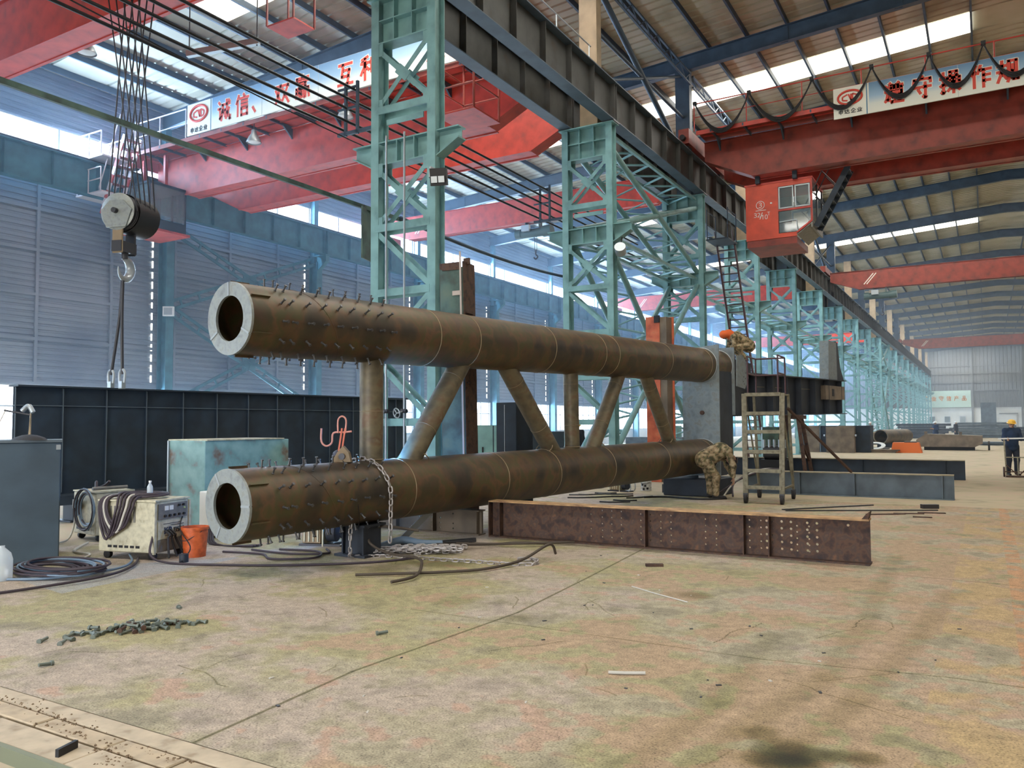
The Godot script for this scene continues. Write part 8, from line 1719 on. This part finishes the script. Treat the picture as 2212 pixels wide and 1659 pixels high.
func floor_skin() -> StandardMaterial3D:
	var w := 1792; var h := 1696
	var n1 := field(101, 0.0042, 5, w, h); var n2 := field(102, 0.011, 5, w, h); var n3 := field(103, 0.09, 3, w, h); var n4 := field(104, 0.028, 4, w, h)
	var d := PackedByteArray(); d.resize(w * h * 3)
	var i := 0
	for y in h:
		var z := FZ0 + (FZ1 - FZ0) * y / h
		for x in w:
			var a := n1[i] / 255.0; var b := n2[i] / 255.0; var c := n3[i] / 255.0; var e := n4[i] / 255.0
			var px := FX0 + (FX1 - FX0) * x / w
			# beige cement with olive and mauve patches
			var r := 186.0; var g := 174.0; var bl := 148.0
			var ol := clampf((a - 0.45 + (b - 0.5) * 0.5) * 5.0, 0.0, 1.0)
			r += (180.0 - r) * ol; g += (170.0 - g) * ol; bl += (130.0 - bl) * ol
			var mv := clampf((0.5 - a + (e - 0.5) * 0.5 + clampf((-4.6 - px) * 0.07, -0.25, 0.12)) * 5.0, 0.0, 1.0)
			r += (192.0 - r) * mv; g += (175.0 - g) * mv; bl += (160.0 - bl) * mv
			# worn red-pink floor paint left in patches towards the aisle
			var pk := clampf((b - 0.56 + (e - 0.5) * 0.8 + (a - 0.5) * 0.5 + clampf((px + 2.6) * 0.09, -0.4, 0.22)) * 9.0, 0.0, 1.0) * 0.62
			r += (194.0 - r) * pk; g += (156.0 - g) * pk; bl += (134.0 - bl) * pk
			# grime blotches and grain
			var gr := clampf((0.36 - b) * 6.0, 0.0, 1.0) * 0.12 + clampf((0.32 - e) * 4.0, 0.0, 1.0) * 0.1
			var k := (1.0 - gr) * (0.93 + 0.14 * c) * (0.96 + 0.08 * e)
			# faded orange lane line
			if px > 0.15 and px < 0.30:
				var q := clampf((e - 0.35) * 6.0, 0.0, 1.0) * 0.6
				r += (212.0 - r) * q; g += (154.0 - g) * q; bl += (108.0 - bl) * q
			elif px > -0.35 and px < 0.9:
				var yq := clampf((b - 0.48) * 7.0, 0.0, 1.0) * 0.5
				r += (204.0 - r) * yq; g += (176.0 - g) * yq; bl += (120.0 - bl) * yq
			d[i * 3] = int(minf(r * k, 255.0)); d[i * 3 + 1] = int(minf(g * k, 255.0)); d[i * 3 + 2] = int(minf(bl * k, 255.0))
			i += 1
	# floor blended to pale grey in a strip beside the welders
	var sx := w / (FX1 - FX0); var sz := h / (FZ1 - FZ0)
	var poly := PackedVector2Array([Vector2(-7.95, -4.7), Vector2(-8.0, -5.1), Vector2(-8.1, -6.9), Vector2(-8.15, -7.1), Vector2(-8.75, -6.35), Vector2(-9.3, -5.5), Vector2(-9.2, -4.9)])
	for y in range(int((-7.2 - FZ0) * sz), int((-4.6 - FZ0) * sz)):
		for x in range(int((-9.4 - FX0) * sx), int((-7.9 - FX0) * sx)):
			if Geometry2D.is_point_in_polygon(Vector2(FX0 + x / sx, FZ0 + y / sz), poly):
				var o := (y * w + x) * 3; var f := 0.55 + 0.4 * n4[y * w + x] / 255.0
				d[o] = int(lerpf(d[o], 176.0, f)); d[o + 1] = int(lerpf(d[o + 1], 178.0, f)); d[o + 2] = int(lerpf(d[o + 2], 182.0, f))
	# joints, cracks, tyre marks, oil
	mark_line(d, w, h, [[-3.62, -2.85], [-3.72, -4.2], [-3.6, -6.2], [-3.75, -8.0], [-3.98, -10.4], [-4.0, -14.0]], 0.005, 0.42, 0.012)
	mark_line(d, w, h, [[-4.5, -5.85], [-1.39, -5.82], [-0.26, -6.0], [1.5, -6.0]], 0.003, 0.32, 0.006)
	mark_line(d, w, h, [[-2.2, -9.75], [-1.06, -9.73], [0.5, -9.62]], 0.004, 0.3, 0.008)
	for q in [[[-0.99, -11.0], [-0.97, -9.2], [-0.92, -7.5], [-0.95, -5.6], [-1.2, -4.4], [-1.35, -2.9]], [[-0.35, -9.0], [-0.5, -7.0], [-0.72, -5.2], [-0.9, -4.2]], [[-1.5, -6.5], [-1.42, -4.8], [-1.6, -3.2]]]:
		mark_line(d, w, h, q, 0.04, 0.08, 0.08)
	var rng := RandomNumberGenerator.new(); rng.seed = 9
	for k2 in 46:
		var p := Vector2(rng.randf_range(-7.5, 0.8), rng.randf_range(-9.5, -3.0)); var an := rng.randf() * TAU; var pts := [[p.x, p.y]]
		for s in rng.randi_range(2, 5):
			an += rng.randf_range(-0.5, 0.5); p += Vector2(cos(an), sin(an)) * rng.randf_range(0.05, 0.2); pts.append([p.x, p.y])
		mark_line(d, w, h, pts, 0.001, rng.randf_range(0.25, 0.5), 0.005)
	for q2 in [[-0.78, -4.23, 0.17, 0.5], [-0.95, -4.12, 0.12, 0.4], [-0.62, -4.36, 0.1, 0.35], [-1.14, -4.44, 0.1, 0.25], [-3.55, -6.0, 0.14, 0.16], [-4.2, -6.4, 0.2, 0.1], [-2.5, -7.6, 0.18, 0.2], [-5.6, -7.8, 0.35, 0.22], [-6.3, -7.4, 0.3, 0.22], [-6.8, -7.0, 0.3, 0.2]]:
		var pts2 := []
		for j in 4: pts2.append([q2[0] + rng.randf_range(-q2[2], q2[2]), q2[1] + rng.randf_range(-q2[2], q2[2]) * 0.6])
		mark_line(d, w, h, pts2, q2[2] * 0.35, q2[3] * 0.45, q2[2] * 0.7)
	var img := Image.create_from_data(w, h, false, Image.FORMAT_RGB8, d)
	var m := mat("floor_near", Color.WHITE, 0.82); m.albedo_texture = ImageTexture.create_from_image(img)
	# fine grit repeated every 1.6 m, multiplied over it
	var g1 := field(120, 0.12, 3, 768, 768); var g2 := field(121, 0.02, 4, 768, 768)
	var dd := PackedByteArray(); dd.resize(768 * 768 * 3)
	var r5 := RandomNumberGenerator.new(); r5.seed = 4
	for j in 768 * 768:
		var v := 226.0 + (g1[j] - 128) * 0.3 + (g2[j] - 128) * 0.1
		if g1[j] < 52: v -= (52 - g1[j]) * 3.0
		dd[j * 3] = int(clampf(v, 40, 255)); dd[j * 3 + 1] = int(clampf(v, 40, 255)); dd[j * 3 + 2] = int(clampf(v * 0.99, 40, 255))
	for s2 in 900:        # short scratches
		var x0 := r5.randi_range(0, 767); var y0 := r5.randi_range(0, 767); var an2 := r5.randf_range(-0.5, 0.5) + (0.0 if r5.randf() < 0.7 else 1.2); var ln := r5.randi_range(6, 34); var dark := r5.randf_range(0.62, 0.9)
		for t in ln:
			var xx := (x0 + int(cos(an2) * t) + 768) % 768; var yy := (y0 + int(sin(an2) * t) + 768) % 768; var oo := (yy * 768 + xx) * 3
			for cc in 3: dd[oo + cc] = int(dd[oo + cc] * dark)
	m.detail_enabled = true; m.detail_blend_mode = BaseMaterial3D.BLEND_MODE_MUL; m.detail_uv_layer = BaseMaterial3D.DETAIL_UV_2
	m.detail_albedo = ImageTexture.create_from_image(Image.create_from_data(768, 768, false, Image.FORMAT_RGB8, dd))
	return m
func build_floor() -> void:
	var f := struct("floor")
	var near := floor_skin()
	var a := []; a.resize(Mesh.ARRAY_MAX)
	a[Mesh.ARRAY_VERTEX] = PackedVector3Array([Vector3(FX0, 0, FZ0), Vector3(FX1, 0, FZ0), Vector3(FX1, 0, FZ1), Vector3(FX0, 0, FZ1)])
	a[Mesh.ARRAY_NORMAL] = PackedVector3Array([Vector3.UP, Vector3.UP, Vector3.UP, Vector3.UP])
	a[Mesh.ARRAY_TEX_UV] = PackedVector2Array([Vector2(0, 0), Vector2(1, 0), Vector2(1, 1), Vector2(0, 1)])
	a[Mesh.ARRAY_TEX_UV2] = PackedVector2Array([Vector2(0, 0), Vector2(10, 0), Vector2(10, 9.47), Vector2(0, 9.47)])
	a[Mesh.ARRAY_INDEX] = PackedInt32Array([0, 1, 2, 0, 2, 3])
	var am := ArrayMesh.new(); am.add_surface_from_arrays(Mesh.PRIMITIVE_TRIANGLES, a)
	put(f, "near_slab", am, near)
	grained("floor_far", grain(41, 0.012, [[0.0, c8(146, 134, 112)], [0.3, c8(170, 158, 130)], [0.5, c8(178, 164, 136)], [0.7, c8(180, 162, 138)], [1.0, c8(184, 156, 134)]], 1024, 6), 0.09, 0.82)
	box(f, "under_slab", Vector3((FX0 + FX1) / 2, -0.16, (FZ0 + FZ1) / 2), Vector3(FX1 - FX0, 0.3, FZ1 - FZ0), M.floor_far)
	for q in [[-28.0, FX0, -166.0, 15.0], [FX1, 32.0, -166.0, 15.0], [FX0, FX1, -166.0, FZ0], [-2.4, FX1, FZ1, 15.0], [FX0, -7.5, FZ1, 15.0], [-7.5, -2.4, 1.0, 15.0]]:
		box(f, "far_slab", Vector3((q[0] + q[1]) / 2, -0.15, (q[2] + q[3]) / 2), Vector3(q[1] - q[0], 0.3, q[3] - q[2]), M.floor_far)
	# sunk channel before the camera: steel cover plates, pit behind them
	box(f, "pit_floor", Vector3(-4.95, -1.4, -0.9), Vector3(5.2, 0.1, 4.0), M.floor_far)
	box(f, "pit_wall", Vector3(-4.95, -0.75, FZ1 + 0.47), Vector3(5.1, 1.36, 0.06), M.floor_far)
	for xx in [-7.53, -2.37]: box(f, "pit_wall", Vector3(xx, -0.7, -0.9), Vector3(0.06, 1.4, 3.8), M.floor_far)
	box(f, "pit_wall", Vector3(-4.95, -0.7, 1.03), Vector3(5.2, 1.4, 0.06), M.floor_far)
	var t := thing("cover_plates", "pale cement-dusted cover plates with dirt-filled gaps edging the pit", "plates", Vector3.ZERO)
	var rng := RandomNumberGenerator.new(); rng.seed = 8
	for row in 3:
		var z0: float = [FZ1 + 0.0, FZ1 + 0.15, FZ1 + 0.29][row]; var dz: float = [0.14, 0.13, 0.21][row]
		var x := -7.5
		while x < -2.45:
			var L := rng.randf_range(0.45, 0.95) if row > 0 else 5.1
			L = minf(L, -2.4 - x)
			var mb := MB.new(); mb.chamfer_box(Vector3(x + L / 2, -0.03 + rng.randf_range(0.0, 0.006), z0 + dz / 2), Vector3(L - 0.014, 0.06, dz - 0.006), 0.006)
			put(t, "plate", mb.done(), M.cover_plate if row != 1 else M.cover_plate_b)
			x += L
	box(t, "gap_dirt", Vector3(-4.95, -0.05, FZ1 + 0.25), Vector3(5.1, 0.06, 0.5), M.sling)
	bar(t, "edge_angle", Vector3(-7.5, -0.035, FZ1 + 0.515), Vector3(-2.4, -0.035, FZ1 + 0.515), 0.03, 0.08, M.stub_edge)
	tag(box(self, "steel_offcut", Vector3(-4.07, 0.02, -2.45), Vector3(0.02, 0.04, 0.13), M.black, 0.3), "short black bar standing on the cover plates", "offcut")
	var dr := RandomNumberGenerator.new(); dr.seed = 6
	var mbd := MB.new()
	for i in 220:
		var c: Array = [[-5.0, -2.73, 0.3, 0.05], [-4.55, -2.71, 0.35, 0.03], [-3.95, -2.58, 0.14, 0.04], [-3.6, -2.66, 0.25, 0.02], [-4.35, -2.61, 0.3, 0.02], [-3.75, -2.5, 0.1, 0.04]][i % 6]
		var p := Vector3(c[0] + dr.randfn(0, c[2] * 0.5), 0.004, c[1] + dr.randfn(0, c[3]))
		var s := dr.randf_range(0.003, 0.012)
		mbd.box(Transform3D(Basis(Vector3(dr.randf(), 1, dr.randf()).normalized(), dr.randf() * TAU) * Basis.from_scale(Vector3(s, s * 0.6, s)), p))
	var dirt := put(self, "dirt_crumbs", mbd.done(), M.dirt); dirt.set_meta("kind", "stuff"); tag(dirt, "brown dirt crumbs scattered along the cover plate gaps", "dirt")
func build_all() -> void:
	build_shell()
	build_floor()
	build_frame()
	build_wall_frame()
	build_cranes()
	build_truss()
	build_steelwork()
	build_rolling_ladder()
	build_machines()
	build_chains()
	build_fittings()
	build_far()
	build_people()
	build_haze()
